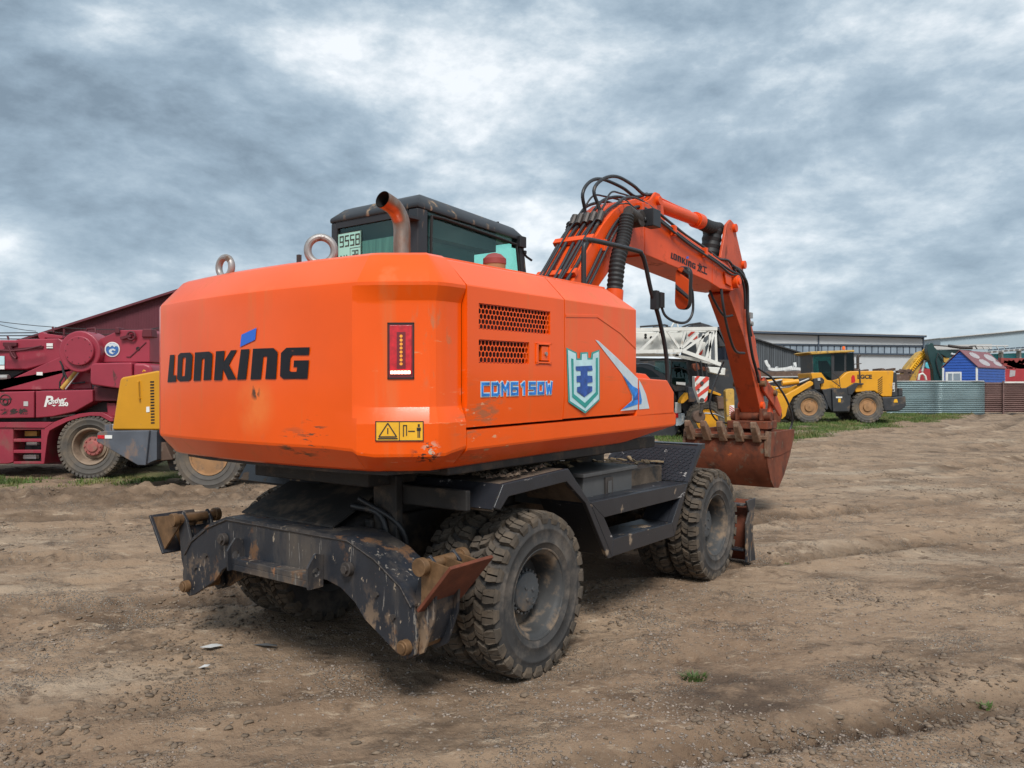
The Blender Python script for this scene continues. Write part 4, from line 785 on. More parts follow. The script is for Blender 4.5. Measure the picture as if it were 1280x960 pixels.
tp = [(-y, z) for y, z in olR[:4][::-1]]+olR[:4]
for (a, c) in zip(tp, tp[1:]): b.prism([(-2.092, a[0], a[1]+.002), (-2.092, c[0], c[1]+.002), (-2.092, c[0], c[1]+.016), (-2.092, a[0], a[1]+.016)], (.29, 0, 0))
b.build('top_plate', 'blade_paint', st)
b = MB(); q_ = random.Random(9); P = []
for (a, c) in zip(tp, tp[1:]):
    for k in range(14): t_ = k/14; P.append((-2.089+q_.uniform(-.0015, .0015), a[0]+(c[0]-a[0])*t_, a[1]+(c[1]-a[1])*t_-.003))
b.tube(P, [.0055*q_.uniform(.7, 1.3) for _ in P], 6); b.build('weld_bead', 'dark_pin', st)
for y_, z_ in ((-.82, .60), (-.95, .50), (.82, .60), (.95, .50)): b = MB(); b.cyl((-2.086, y_, z_), (-2.10, y_, z_), .016, n=6); b.build('blade_bolt', 'dark_pin', st)
b = MB(); b.box((-2.17, -.36, .615), (-2.087, .40, .65)); b.box((-2.17, -.36, .575), (-2.158, .40, .615)); b.build('ledge', 'blade_paint', st, bevel=.004)
for y in (-.37, .41):
    b = MB(); P = [(-2.088, .80), (-2.088, .575), (-2.20, .575), (-2.20, .70), (-2.15, .77)]
    # plate with a hole: ring of quads round the hole
    hc = (-2.142, .665); nh = 12; ho = [(hc[0]+.028*math.cos(2*PI*k/nh), hc[1]+.028*math.sin(2*PI*k/nh)) for k in range(nh)]
    def clampray(a):
        d = (math.cos(a), math.sin(a)); best = 9
        for (p, q_) in zip(P, P[1:]+P[:1]):
            ex_, ez_ = q_[0]-p[0], q_[1]-p[1]; den = d[0]*ez_-d[1]*ex_
            if abs(den) < 1e-9: continue
            t = ((p[0]-hc[0])*ez_-(p[1]-hc[1])*ex_)/den; u = ((p[0]-hc[0])*d[1]-(p[1]-hc[1])*d[0])/den
            if t > 0 and -1e-6 <= u <= 1.000001: best = min(best, t)
        return (hc[0]+d[0]*best, hc[1]+d[1]*best)
    ou = [clampray(2*PI*k/nh) for k in range(nh)]
    o = len(b.v)
    for yy in (y-.008, y+.008): b.v += [(x, yy, z) for x, z in ou]+[(x, yy, z) for x, z in ho]
    for k in range(nh):
        k2 = (k+1) % nh; b.f += [(o+k, o+k2, o+nh+k2, o+nh+k), (o+2*nh+k2, o+2*nh+k, o+3*nh+k, o+3*nh+k2), (o+k, o+2*nh+k, o+2*nh+k2, o+k2), (o+nh+k, o+nh+k2, o+3*nh+k2, o+3*nh+k)]
    b.build('towing_lug', 'blade_paint', st, smooth=0)
for y, z in ((-.60, .71), (.60, .735)):
    b = MB(); b.cyl((-2.087, y, z), (-2.12, y, z), .04, n=20); b.cyl((-2.12, y, z), (-2.135, y, z), .026, n=6); b.build('blade_bolt', 'dark_pin', st, bevel=.003)
for sg in (-1, 1):
    y = sg*1.045; b = MB(); b.cyl((-2.125, y, .36), (-1.78, y, .36), .040, n=20); b.cyl((-2.135, y, .36), (-2.124, y, .36), .030, n=20); b.build('pivot_pin', 'pin_rust', st, bevel=.004)
    uy, uz = sg*(1.165 if sg < 0 else 1.235), .80
    if sg > 0: uy, uz = 1.19, .80
    # leg: two side plates and web
    b = MB()
    for x in (-2.045, -1.86): b.yz([(sg*.97, .33), (sg*1.045, .285), (sg*1.125, .33), (sg*1.20, .52), (uy+sg*.055, uz), (uy, uz+.05), (uy-sg*.05, uz), (sg*1.06, .60)], x, x+.02)
    b.yz([(sg*1.10, .36), (sg*1.17, .52), (uy+sg*.03, uz-.06), (uy+sg*.01, uz-.06), (sg*1.15, .52), (sg*1.08, .37)], -2.024, -1.861); lg = b.build('outrigger_leg', 'blade_paint', EX, bevel=.004)
    b = MB(); b.cyl((-2.11, uy, uz), (-1.76, uy, uz), .034, n=18); b.cyl((-2.125, uy, uz), (-2.085, uy, uz), .048, n=18); b.cyl((-1.80, uy, uz), (-1.76, uy, uz), .048, n=18); b.build('foot_pin', 'pin_rust', lg, bevel=.003)
    # foot pad, folded up
    if sg < 0: p0, p1 = (-1.115, .565), (-1.345, .825)
    else: p0, p1 = (1.36, .545), (1.545, .80)
    ny, nz_ = (p1[1]-p0[1]), -(p1[0]-p0[0]); L = math.hypot(ny, nz_); ny, nz_ = sg*abs(ny)/L*.02, -abs(nz_)/L*.02
    b = MB(); b.prism([(-2.09, p0[0], p0[1]), (-2.09, p1[0], p1[1]), (-1.74, p1[0], p1[1]), (-1.74, p0[0], p0[1])], (0, ny, nz_)); fp = b.build('foot_pad', 'rust' if sg < 0 else 'blade_paint', lg, bevel=.004)
    b = MB(); mid = Vector((0, (p0[0]+p1[0])/2, (p0[1]+p1[1])/2))
    for x in (-2.07, -1.95, -1.84): b.prism([(x, p0[0]+(p1[0]-p0[0])*.08, p0[1]+(p1[1]-p0[1])*.08+.004), (x, p0[0]+(p1[0]-p0[0])*.92, p0[1]+(p1[1]-p0[1])*.92+.004), (x, uy+sg*.02, uz+.03), (x, uy-sg*.03, uz-.02)], (.014, 0, 0))
    b.build('pad_rib', 'pin_rust', fp)
# front dozer blade
b = MB(); prof = [(2.56, .0), (2.60, .0), (2.52, .15), (2.50, .32), (2.55, .50), (2.60, .60), (2.56, .61), (2.50, .50), (2.46, .32), (2.48, .14)]
b.xz(prof, -1.27, 1.27); fbk = b.build('dozer_blade', 'rust', EX)
b = MB()
for y in (-1.29, 1.272): b.xz([(2.36, .02), (2.62, .0), (2.54, .3), (2.62, .62), (2.36, .62), (2.44, .50), (2.36, .40)], y, y+.018)
for y in (-.5, .46): b.xz([(1.9, .52), (2.5, .12), (2.5, .25), (1.9, .70)], y, y+.04)
for z in (.12, .56): b.box((2.38, -1.25, z), (2.49, 1.25, z+.02))
b.build('blade_arm', 'blade_paint', fbk, bevel=.004)
# ================= wheels: tyre > tread lugs, sidewall, rim > hub
TR, TW = .508, .135
def tyre_profile(R_, w, ri, n=9):
    return [(ri, -w*.80), (ri+.015, -w*.90), (ri+(R_-ri)*.20, -w*.97), (ri+(R_-ri)*.22, -w*1.01), (ri+(R_-ri)*.26, -w*1.01), (ri+(R_-ri)*.28, -w*.985), (ri+(R_-ri)*.52, -w*1.02), (ri+(R_-ri)*.54, -w*1.04), (ri+(R_-ri)*.58, -w*1.04), (ri+(R_-ri)*.60, -w*1.015), (ri+(R_-ri)*.66, -w*1.0), (R_-.045, -w*.93), (R_-.040, -w*.80), (R_-.034, -w*.5), (R_-.032, 0), (R_-.034, w*.5), (R_-.040, w*.80), (R_-.045, w*.93), (ri+(R_-ri)*.62, w), (ri+(R_-ri)*.58, w*1.012), (ri+(R_-ri)*.35, w), (ri+.030, w*.94), (ri+.015, w*.90), (ri, w*.80)]
def make_tyre(name, R_, w, ri, NL=26, mats=('rubber', 'tread_rubber'), style='block', depth=.028):
    b = MB(); b.lathe(tyre_profile(R_, w, ri), 72, 'Y', closed=True); t = b.build(name, mats[0], None, smooth=40)
    b = MB()
    def blk(poly, rtop, rbot, edge=None, tw=0):
        o = len(b.v); n = len(poly)
        cx_ = sum(p[0] for p in poly)/n; cy_ = sum(p[1] for p in poly)/n
        for lvl, rr in ((0, rbot), (1, rtop)):
            for a, y in poly:
                if lvl: a = cx_+(a-cx_)*.93; y = cy_+(y-cy_)*(.95)
                r = rr-(.016*max(0, (abs(y)/w-.72))/.28)
                b.v.append((r*math.cos(a), y, r*math.sin(a)))
        b.f += [tuple(range(o+n, o+2*n)), tuple(range(o+n-1, o-1, -1))]+[(o+i, o+(i+1) % n, o+n+(i+1) % n, o+n+i) for i in range(n)]
    da = 2*PI/NL
    for i in range(NL):
        a = i*da
        for sg in (-1, 1):
            A = a+(da/2 if sg > 0 else 0)
            if style == 'block':
                blk([(A-.22*da, sg*w*.50), (A+.02*da, sg*w*.49), (A+.04*da, sg*w*1.0), (A-.30*da, sg*w*1.0), (A-.30*da, sg*w*.70)], R_, R_-depth-.006); blk([(A+.07*da, sg*w*.49), (A+.38*da, sg*w*.48), (A+.40*da, sg*w*.68), (A+.32*da, sg*w*1.0), (A+.10*da, sg*w*1.0)], R_, R_-depth-.006)
                # lug flank running down the shoulder
                o = len(b.v)
                for (r, y, hw) in ((R_-.018, w*1.0, .36), (R_-.045, w*1.045, .30), (R_-.075, w*1.015, .24)):
                    for s2 in (-1, 1): b.v.append((r*math.cos(A+s2*hw*da), sg*y, r*math.sin(A+s2*hw*da)))
                for (r, y, hw) in ((R_-.03, w*.88, .36), (R_-.05, w*.90, .30), (R_-.08, w*.96, .24)):
                    for s2 in (-1, 1): b.v.append((r*math.cos(A+s2*hw*da), sg*y, r*math.sin(A+s2*hw*da)))
                b.f += [(o, o+1, o+3, o+2), (o+2, o+3, o+5, o+4), (o, o+2, o+8, o+6), (o+2, o+4, o+10, o+8), (o+1, o+7, o+9, o+3), (o+3, o+9, o+11, o+5), (o+4, o+5, o+11, o+10), (o, o+6, o+7, o+1)]
                # two inner diamonds
                blk([(A-.66*da, sg*w*.04), (A-.36*da, sg*w*.04), (A-.16*da, sg*w*.20), (A-.06*da, sg*w*.44), (A-.34*da, sg*w*.44), (A-.46*da, sg*w*.22)], R_, R_-depth-.006)
                blk([(A-.30*da, sg*w*.04), (A-.04*da, sg*w*.04), (A+.16*da, sg*w*.20), (A+.26*da, sg*w*.42), (A+.00*da, sg*w*.44), (A-.10*da, sg*w*.20)], R_, R_-depth-.006)
            else:      # bar lugs of earth-mover tyres
                blk([(A-.30*da, sg*w*.05), (A+.12*da, sg*w*.02), (A+.30*da, sg*w*.55), (A+.26*da, sg*w*1.0), (A-.28*da, sg*w*1.0), (A-.16*da, sg*w*.55)], R_, R_-depth-.02)
                o = len(b.v)
                for (r, y) in ((R_-.02, 1.0), (R_-depth*1.6, 1.06), (R_-depth*3.0, 1.0)):
                    for s2 in (-1, 1): b.v.append((r*math.cos(A+s2*.26*da), sg*y*w, r*math.sin(A+s2*.26*da)))
                for (r, y) in ((R_-.03, .85), (R_-depth*1.6, .88), (R_-depth*3.0, .92)):
                    for s2 in (-1, 1): b.v.append((r*math.cos(A+s2*.26*da), sg*y*w, r*math.sin(A+s2*.26*da)))
                b.f += [(o, o+1, o+3, o+2), (o+2, o+3, o+5, o+4), (o, o+2, o+8, o+6), (o+2, o+4, o+10, o+8), (o+1, o+7, o+9, o+3), (o+3, o+9, o+11, o+5), (o+4, o+5, o+11, o+10), (o, o+6, o+7, o+1)]
    b.build('tread_lugs', mats[1], t, smooth=0)
    return t
# outer twin: origin at its centre, visible side is -Y
ot = make_tyre('tyre', TR, TW, .262)
ot.parent = EX
b = MB(); b.lathe([(.262, -.112), (.283, -.122), (.287, -.112), (.270, -.100), (.252, -.085), (.246, .02), (.250, .108), (.283, .120), (.262, .124), (.235, .10), (.232, .06), (.14, .055), (.14, .07), (.225, .075), (.225, .02), (.236, -.08), (.244, -.10)], 56, 'Y', closed=True); rm = b.build('rim', 'rim_grey', ot, smooth=35)
b = MB(); b.torus((0, -.114, 0), .276, .010, (0, 1, 0), 56, 8); b.build('lock_ring', 'rim_grey', ot)
b = MB(); b.lathe([(.02, -.035), (.09, -.033), (.118, -.028), (.124, -.018), (.124, .0), (.142, .004), (.145, .03), (.135, .06), (.02, .06)], 40, 'Y'); hb = b.build('hub', 'hub_grey', ot, smooth=30, bevel=.003)
b = MB()
for k in range(22):
    a = 2*PI*k/22; b.cyl((.132*math.cos(a), .004, .132*math.sin(a)), (.132*math.cos(a), -.016, .132*math.sin(a)), .0095, n=6)
for k in range(3): a = 2*PI*k/3+.4; b.cyl((.045*math.cos(a), -.033, .045*math.sin(a)), (.045*math.cos(a), -.043, .045*math.sin(a)), .012, n=10)
b.build('hub_bolts', 'hub_grey', ot)
b = MB(); b.lathe([(.024, -.036), (.024, -.030), (.018, -.030), (.018, -.036)], 18, 'Y', (.06, 0, -.05), closed=True); b.build('hub_mark', 'hub_grey', ot)
it = make_tyre('tyre', TR, TW, .262); it.parent = EX
b = MB(); b.lathe([(.262, -.12), (.280, -.125), (.25, -.10), (.246, .10), (.28, .125), (.262, .12), (.23, .10), (.23, -.10)], 40, 'Y', closed=True); b.build('rim', 'rim_grey', it, smooth=35)
first = True
ang = 0
for X in (-1.12, 1.72):
    for sg in (-1, 1):
        rot = (0, R(ang*37+11), 0) if sg < 0 else (0, R(ang*23), PI); ang += 1
        for src, yy in ((ot, 1.115), (it, .80)):
            if X == -1.12 and sg == -1: src.location = (X, -yy, .458 if X < 0 else .475); src.rotation_euler = rot
            else: copy_tree(src, EX, (X, sg*yy, .458 if X < 0 else .475), rot)
# ================================================================ BACKGROUND MACHINES AND BUILDINGS (world frame, metres)
def PP(pts, D, th): return [at(x, y, D) for x, y in pts], Vector((0, th, 0))
def plate(parent, name, m, pts, D, th, bevel=0, label=None):
    b = MB(); b.prism(*PP(pts, D, th)); return b.build(name, m, parent, bevel=bevel, label=label)
def rel(root):
    """children keep world coordinates: shift their meshes into the frame of their thing"""
    for ch in root.children:
        ch.data.transform(Matrix.Translation(-root.location)) if ch.data.users == 1 else None
def finish(root):
    done = set()
    def go(o):
        for ch in o.children:
            if ch.type == 'MESH' and ch.data.name not in done and not ch.get('_own'):
                ch.data.transform(Matrix.Translation(-root.location)); done.add(ch.data.name)
            if not ch.get('_own'): go(ch)
    go(root)
def put_wheel(src, root, c, rz=0, ry=0, copy=True):
    o = copy_tree(src) if copy else src
    o.parent = root; o.location = Vector(c)-root.location; o.rotation_euler = (0, ry, rz); o['_own'] = 1; return o
def disc(parent, name, m, c, r, th, n=32, bevel=0):
    b = MB(); c = Vector(c); b.cyl(c, c+Vector((0, th, 0)), r, n=n); return b.build(name, m, parent, bevel=bevel)
def line(parent, name, m, pts, D, r, D1=None, n=8):
    b = MB(); P = [at(p[0], p[1], D if len(p) < 3 else p[2]) for p in pts]; b.tube(P, r, n); return b.build(name, m, parent, smooth=60)
Z2 = lambda x, y: (x/6.4, 370+y/6.4)
Z3 = lambda x, y: (x/6.4, 480+y/6.4)
Z4 = lambda x, y: (800+x/6.86, 400+y/6.86)
Z5 = lambda x, y: (940+x/6.4, 420+y/6.4)
Z6 = lambda x, y: (1120+x/8, 410+y/8)
def zp(f, L): return [f(*p) for p in L]
def text_at(txt, px, py, D, hpx, name, m, parent, shear=0, bold=0, wf=1., slope=0):
    s = hpx/FPX*D/.70; p = at(px, py, D)
    return font_mesh(txt, 1.0, Matrix.Translation(p-Vector((0, .004, 0))) @ Matrix(((s*wf, 0, 0, 0), (0, 0, -1, 0), (slope*s*wf, s, 0, 0), (0, 0, 0, 1))), name, m, parent, shear, bold)
# ---------------- maroon crane truck
D = 14.6
CT = empty('crane_truck', at(40, 598, D), 0, 'maroon mobile crane with round winch drum and white lettering, at the left edge', 'crane truck'); CT.location.z = 0
p = plate(CT, 'carrier_body', 'maroon_paint', [(-75, 531), (16.5, 531), (16.5, 578), (9, 580), (-75, 580)], D, 2.5, .02)
for a in [[(16.6, 531), (52, 531), (52, 537.5), (16.6, 537.5)], [(16.6, 548.5), (52, 548.5), (52, 552.5), (16.6, 552.5)], [(16.6, 562.5), (52, 562.5), (52, 566.5), (16.6, 566.5)], [(16.6, 577), (56, 577), (53, 580), (16.6, 580)], [(51.2, 531), (56, 531), (56, 577), (51.2, 577)]]: plate(CT, 'step_bar', 'maroon_paint', a, D, .12, .01)
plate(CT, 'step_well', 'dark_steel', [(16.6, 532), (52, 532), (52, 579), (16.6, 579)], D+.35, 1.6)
for a, m_ in (((31, 539, 46, 545), 'dull_yellow'), ((33, 553, 46, 556.5), 'silver_plastic'), ((29, 569, 45, 573.5), 'white_mark')): plate(CT, 'locker_item', m_, [(a[0], a[1]), (a[2], a[1]), (a[2], a[3]), (a[0], a[3])], D+.2, .1)
plate(CT, 'deck_edge', 'maroon_paint', [(-75, 528), (67, 527.5), (56, 535), (-75, 534)], D-.03, 2.56, .01)
arch = zp(Z3, [(350, 400), (355, 355), (430, 305), (520, 270), (630, 238), (720, 226), (820, 228), (900, 272), (905, 300), (880, 300), (800, 258), (720, 255), (640, 268), (540, 300), (450, 345), (395, 375), (380, 420), (352, 640), (330, 640)])
plate(CT, 'mudguard', 'maroon_paint', arch, D-.03, .7, .01)
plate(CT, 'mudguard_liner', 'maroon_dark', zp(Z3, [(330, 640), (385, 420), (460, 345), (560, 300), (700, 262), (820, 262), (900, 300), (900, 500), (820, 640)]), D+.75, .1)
plate(CT, 'chassis_rail', 'dark_steel', [(-75, 522), (200, 518), (235, 560), (-75, 560)], D+.9, .9)
w0 = plate(CT, 'cabin_box', 'maroon_paint', zp(Z2, [(-500, 778), (-20, 768), (272, 760), (272, 975), (-500, 985)]), D-.05, 2.3, .02)
plate(CT, 'side_box', 'maroon_paint', zp(Z2, [(284, 762), (740, 750), (742, 845), (600, 925), (420, 965), (284, 976)]), D-.08, 2.2, .02)
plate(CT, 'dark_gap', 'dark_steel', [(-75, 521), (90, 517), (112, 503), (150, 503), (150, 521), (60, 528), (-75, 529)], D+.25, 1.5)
plate(CT, 'superstructure_plate', 'maroon_paint', zp(Z2, [(-500, 880), (-20, 712), (470, 490), (520, 480), (780, 360), (740, 520), (720, 560), (735, 745), (480, 748), (-500, 762)]), D+.30, 1.4, .02)
plate(CT, 'telescopic_boom', 'maroon_paint', zp(Z2, [(-500, 350), (120, 352), (150, 345), (470, 338), (560, 400), (540, 500), (210, 588), (-500, 592)]), D+.42, 1.0, .03)
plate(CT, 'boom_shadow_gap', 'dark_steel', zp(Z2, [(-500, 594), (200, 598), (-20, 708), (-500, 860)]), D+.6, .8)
line(CT, 'lift_cylinder', 'grey_steel', [(-20, 473), (4, 472), (11, 472)], D+.35, .06)
plate(CT, 'boom_collar', 'maroon_dark', zp(Z2, [(-500, 430), (-10, 430), (340, 400), (340, 412), (-10, 444), (-500, 444)]), D+.38, .05)
plate(CT, 'head_plate', 'maroon_paint', zp(Z2, [(775, 352), (955, 272), (1180, 268), (1198, 290), (1196, 530), (720, 532)]), D+.05, 1.9, .02)
plate(CT, 'panel_seam', 'maroon_dark', zp(Z2, [(1010, 490), (1040, 492), (1170, 372), (1165, 368), (1038, 484), (1010, 484)]), D+.035, .02)
for a in ((912, 250, 955, 300), (1130, 262, 1215, 330)): plate(CT, 'bracket', 'maroon_dark', zp(Z2, [(a[0], a[3]), (a[0]+8, a[1]), (a[2]-8, a[1]), (a[2], a[3])]), D-.0, .25, .02)
b = MB(); c = at(*Z2(1050, 318), D); b.torus(c, .075, .02, (0, 1, 0)); b.bar(c+Vector((-.2, 0, -.05)), c+Vector((0, 0, .0)), .05, .05); b.build('lifting_shackle', 'maroon_dark', CT)
disc(CT, 'port_hole', 'dark_void', at(*Z2(1103, 422), D+.04), .038, .02)
drum = disc(CT, 'winch_drum', 'maroon_paint', at(*Z2(635, 445), D-.12), 25.8/FPX*D, .5, 48, .03)
disc(drum, 'drum_hub', 'maroon_paint', at(*Z2(628, 438), D-.19), 18.3/FPX*D, .08, 40, .02)
b = MB()
for k in range(12): a = 2*PI*k/12; c = at(*Z2(628, 438), D-.195); b.cyl(c+Vector((.24*math.cos(a), 0, .24*math.sin(a))), c+Vector((.24*math.cos(a), .05, .24*math.sin(a))), .012, n=6)
b.build('drum_bolts', 'maroon_dark', drum)
plate(CT, 'tank_cover', 'maroon_paint', zp(Z2, [(720, 575), (728, 548), (750, 536), (1052, 530), (1056, 745), (945, 742), (735, 712), (718, 690)]), D-.25, .9, .06)
plate(CT, 'tank_end', 'maroon_paint', zp(Z2, [(1060, 534), (1150, 536), (1200, 552), (1218, 600), (1210, 720), (1060, 740)]), D-.24, .9, .06)
plate(CT, 'lower_box', 'maroon_dark', zp(Z2, [(746, 722), (1000, 745), (1000, 842), (750, 842)]), D-.0, 1.2, .02)
plate(CT, 'rear_bracket', 'maroon_paint', zp(Z3, [(850, 150), (920, 150), (960, 270), (860, 250)]), D+.1, .4, .02)
disc(CT, 'sheave', 'maroon_paint', at(*Z2(335, 318), D+.5), .075, .1, 20, .01)
plate(CT, 'sheave_arm', 'maroon_paint', zp(Z2, [(360, 300), (500, 318), (500, 340), (360, 335)]), D+.5, .1, .01)
plate(CT, 'sheave_bracket', 'maroon_dark', zp(Z2, [(380, 335), (470, 338), (450, 375), (380, 372)]), D+.48, .1)
for y0, y1 in ((300, 293), (322, 316), (340, 345)): line(CT, 'hoist_cable', 'wire_black', [(-75, 370+y0/6.4), Z2(300, y1)], D+.6, .010)
for L_ in ([(60, 322), (66, 335), (68, 350)], [(420, 245), (430, 290)], [(512, 262), (512, 310)], [(690, 290), (700, 262), (760, 258), (770, 300)], [(65, 400), (100, 480), (125, 500)], [(480, 520), (500, 560), (510, 640), (480, 690), (478, 740)], [(500, 580), (540, 680), (590, 700), (680, 690)], [(0, 435), (90, 440), (200, 430), (330, 400)]):
    line(CT, 'hose', 'hose_rubber' if L_[0][0] > 450 and L_[0][1] > 500 else 'maroon_dark', zp(Z2, L_), D+.22, .018)
plate(CT, 'winch_clamp', 'maroon_dark', zp(Z2, [(20, 370), (130, 372), (130, 400), (90, 405), (130, 490), (110, 505), (80, 480), (50, 410), (20, 400)]), D+.36, .1, .01)
line(CT, 'brace_strut', 'dull_yellow', zp(Z2, [(500, 740), (620, 600)]), D+.2, .05); line(CT, 'brace_strut', 'silver_plastic', zp(Z2, [(525, 745), (635, 605)]), D+.12, .014)
for a in ((372, 378, 422, 402), (372, 408, 422, 418), (292, 608, 340, 634), (-30, 480, 35, 550), (-30, 556, 35, 586)): plate(CT, 'sticker', 'white_mark' if a[1] != 480 else 'badge_light', zp(Z2, [(a[0], a[1]), (a[2], a[1]), (a[2], a[3]), (a[0], a[3])]), D+.27 if a[0] == 292 else D+.40, .01)
plate(CT, 'sticker', 'silver_plastic', zp(Z2, [(188, 843), (224, 843), (224, 880), (188, 880)]), D-.06, .01)
disc(CT, 'round_badge', 'white_mark', at(*Z2(897, 427), D+.035), 9.4/FPX*D, .014, 32); bd = CT.children[-1]
disc(bd, 'badge_field', 'decal_blue', at(*Z2(897, 427), D+.027), 7.9/FPX*D, .01, 32)
plate(bd, 'badge_mark', 'badge_silver', zp(Z2, [(850, 405), (870, 385), (897, 378), (925, 385), (942, 405), (925, 400), (915, 410), (897, 395), (880, 410), (868, 400)]), D+.022, .004)
plate(bd, 'badge_mark', 'badge_silver', zp(Z2, [(870, 440), (880, 425), (905, 420), (925, 430), (920, 440), (900, 432), (890, 445), (905, 455), (920, 450), (900, 465), (878, 458)]), D+.022, .004)
b = MB(); c = at(*Z2(43, 832), D-.055); b.torus(c, 6.6/FPX*D, .009, (0, 1, 0)); b.torus(c+Vector((0, 0, -.03)), 3/FPX*D, .012, (0, 1, 0)); b.bar(c+Vector((-.12, 0, .02)), c+Vector((.12, 0, .02)), .01, .02); b.build('ring_emblem', 'label_ink', CT)
text_at('方多株', 0.2, 517, D-.05, 5.2, 'kanji_lettering', 'label_ink', CT, bold=.03, wf=1.55)
text_at('P', 54.5, 508, D-.08, 13, 'lettering', 'white_mark', CT, shear=.25, bold=.03)
text_at('anther', 60.5, 505.5, D-.08, 6.2, 'lettering', 'white_mark', CT, shear=.25, bold=.03, wf=.92, slope=.16)
text_at('250', 73.5, 507.3, D-.08, 4.4, 'lettering', 'white_mark', CT, bold=.05, wf=1.25)
b = MB(); b.prism(*PP(zp(Z2, [(412, 872), (450, 872), (432, 884)]), D-.085, .005)); b.build('lettering_arrow', 'white_mark', CT)
line(CT, 'jack_rod', 'silver_plastic', [Z3(405, 268), Z3(600, 245)], D+.1, .02)
ctw = make_tyre('tyre', .625, .21, .36, 44, ('dusty_rubber', 'dusty_rubber'), 'block', .010)
b = MB(); b.lathe([(.36, -.17), (.345, -.19), (.325, -.18), (.30, -.10), (.29, .0), (.24, .02), (.235, -.03), (.19, -.05), (.185, .10), (.33, .12), (.36, .12)], 40, 'Y', closed=True); rr1 = b.build('rim', 'dusty_rim', ctw, smooth=30)
b = MB(); b.lathe([(.02, -.13), (.10, -.125), (.12, -.10), (.17, -.095), (.185, -.07), (.185, .05), (.02, .05)], 32, 'Y')
for k in range(10): a = 2*PI*k/10; b.cyl((.15*math.cos(a), -.12, .15*math.sin(a)), (.15*math.cos(a), -.08, .15*math.sin(a)), .016, n=6)
b.build('hub', 'rim_pink', ctw)
finish(CT)
wc = at(112, 558.5, D); wc.z = .60
put_wheel(ctw, CT, wc+Vector((0, .20, 0)), copy=False); put_wheel(ctw, CT, wc+Vector((0, 2.1, 0)), rz=PI, ry=1.1)
# ---------------- yellow machine with grey bumper, left of the counterweight
D = 12.9
YM = empty('yellow_loader', (at(262, 598, D).x, D, 0), 0, 'yellow engine hood with grey steel bumper, half hidden by the orange counterweight', 'wheel loader')
plate(YM, 'engine_hood', 'yellow_paint', [(139.5, 537.5), (149.3, 476), (150.5, 472.8), (153, 471.5), (195, 463.5), (250, 462), (330, 470), (330, 538)], D, 1.7, .035)
for k in range(15): plate(YM, 'louvre', 'dark_void', [(187.6+.07*k, 476.5+k*3.66), (192.4+.05*k, 476.3+k*3.66), (192.4+.05*k, 478.1+k*3.66), (187.6+.07*k, 478.3+k*3.66)], D-.006, .03)
b = MB(); b.tube(smooth_path([at(173.6, 477, D-.0), at(172.6, 477.2, D-.05), at(172.5, 479, D-.055), at(173.2, 496, D-.055), at(174, 498, D-.05), at(175, 498, D)], 3), .012, 8); b.build('hood_handle', 'yellow_paint', YM)
plate(YM, 'white_tag', 'white_mark', [(182.8, 508.5), (186.8, 508.3), (186.8, 515), (182.8, 515.3)], D-.008, .02)
plate(YM, 'rear_counterweight', 'slate_steel', [(121.5, 541), (129, 538.8), (186.5, 538), (182, 581.8), (172, 581.5), (120.5, 552)], D-.12, 2.0, .015)
plate(YM, 'counterweight_edge', 'slate_steel', [(187, 538), (196, 538.5), (196, 575), (190, 577), (182.3, 581)], D-.06, 1.8, .01)
plate(YM, 'corner_lamp_box', 'slate_steel', [(130.4, 531), (139, 530.5), (139, 539), (130.4, 539.5)], D+.02, .3, .01); plate(YM, 'corner_lamp_box', 'grey_steel', [(139.2, 530), (143.2, 530), (143.2, 538.5), (139.2, 539)], D+.04, .3, .01)
plate(YM, 'red_reflector', 'lamp_red', [(121.9, 544), (130.6, 544), (130.6, 548.2), (121.9, 548.2)], D-.13, .01); plate(YM, 'white_reflector', 'white_mark', [(131, 544), (140, 544), (140, 548.2), (131, 548.2)], D-.13, .01)
plate(YM, 'rear_frame', 'dark_steel', [(196, 540), (300, 540), (300, 590), (212, 588), (203, 560), (196, 556)], D+.3, 1.2, .02)
plate(YM, 'axle_housing', 'rust_flatbed', [(190, 553), (206, 553), (216, 575), (192, 577)], D+.1, .4, .02)
line(YM, 'hood_lug', 'yellow_paint', [(178.5, 464.8), (180, 462.8), (181.6, 464.2)], D+.4, .014)
finish(YM)
ylt = make_tyre('tyre', .60, .21, .33, 34, ('dusty_rubber', 'dusty_rubber'), 'bar', .02)
b = MB(); b.lathe([(.33, -.16), (.325, -.185), (.30, -.18), (.29, -.12), (.26, -.02), (.12, .0), (.12, -.06), (.02, -.07), (.02, .10), (.33, .12)], 36, 'Y'); b.build('rim', 'rim_tan', ylt, smooth=30)
put_wheel(ylt, YM, (at(262.5, 568, D).x, D+.12, .58), copy=False); put_wheel(ylt, YM, (at(262.5, 568, D).x, D+1.7, .58), rz=PI)
# ---------------- maroon barn
D = 40
BN = empty('barn', (at(140, 500, D).x, D, 0), 0, 'dark maroon sheet metal barn with a sloping roof behind the maroon crane', 'barn')
plate(BN, 'gable_wall', 'barn_sheet', [(-90, 462), (50, 418.5), (205, 369), (236, 359.5), (330, 398), (330, 527), (-90, 527)], D, 9)
b = MB()
for k in range(150):
    x = -60+k*2.0
    if x > 228: break
    top = 462+(x+90)*(-43.5/140) if x < 50 else 418.5-(x-50)*.319
    b.prism(*PP([(x, top+2), (x+.8, top+2), (x+.8, 526), (x, 526)], D-.02, .025))
b.build('wall_ribs', 'barn_sheet', BN)
plate(BN, 'roof_edge', 'barn_sheet', [(-92, 460), (50, 415.6), (205, 366.3), (237, 356), (237, 359), (205, 369), (50, 418.4), (-92, 462.8)], D-.35, 9.6)
plate(BN, 'wall_trim', 'maroon_dark', [(100, 430), (205, 430), (205, 431.2), (100, 431.2)], D-.05, .05)
finish(BN)
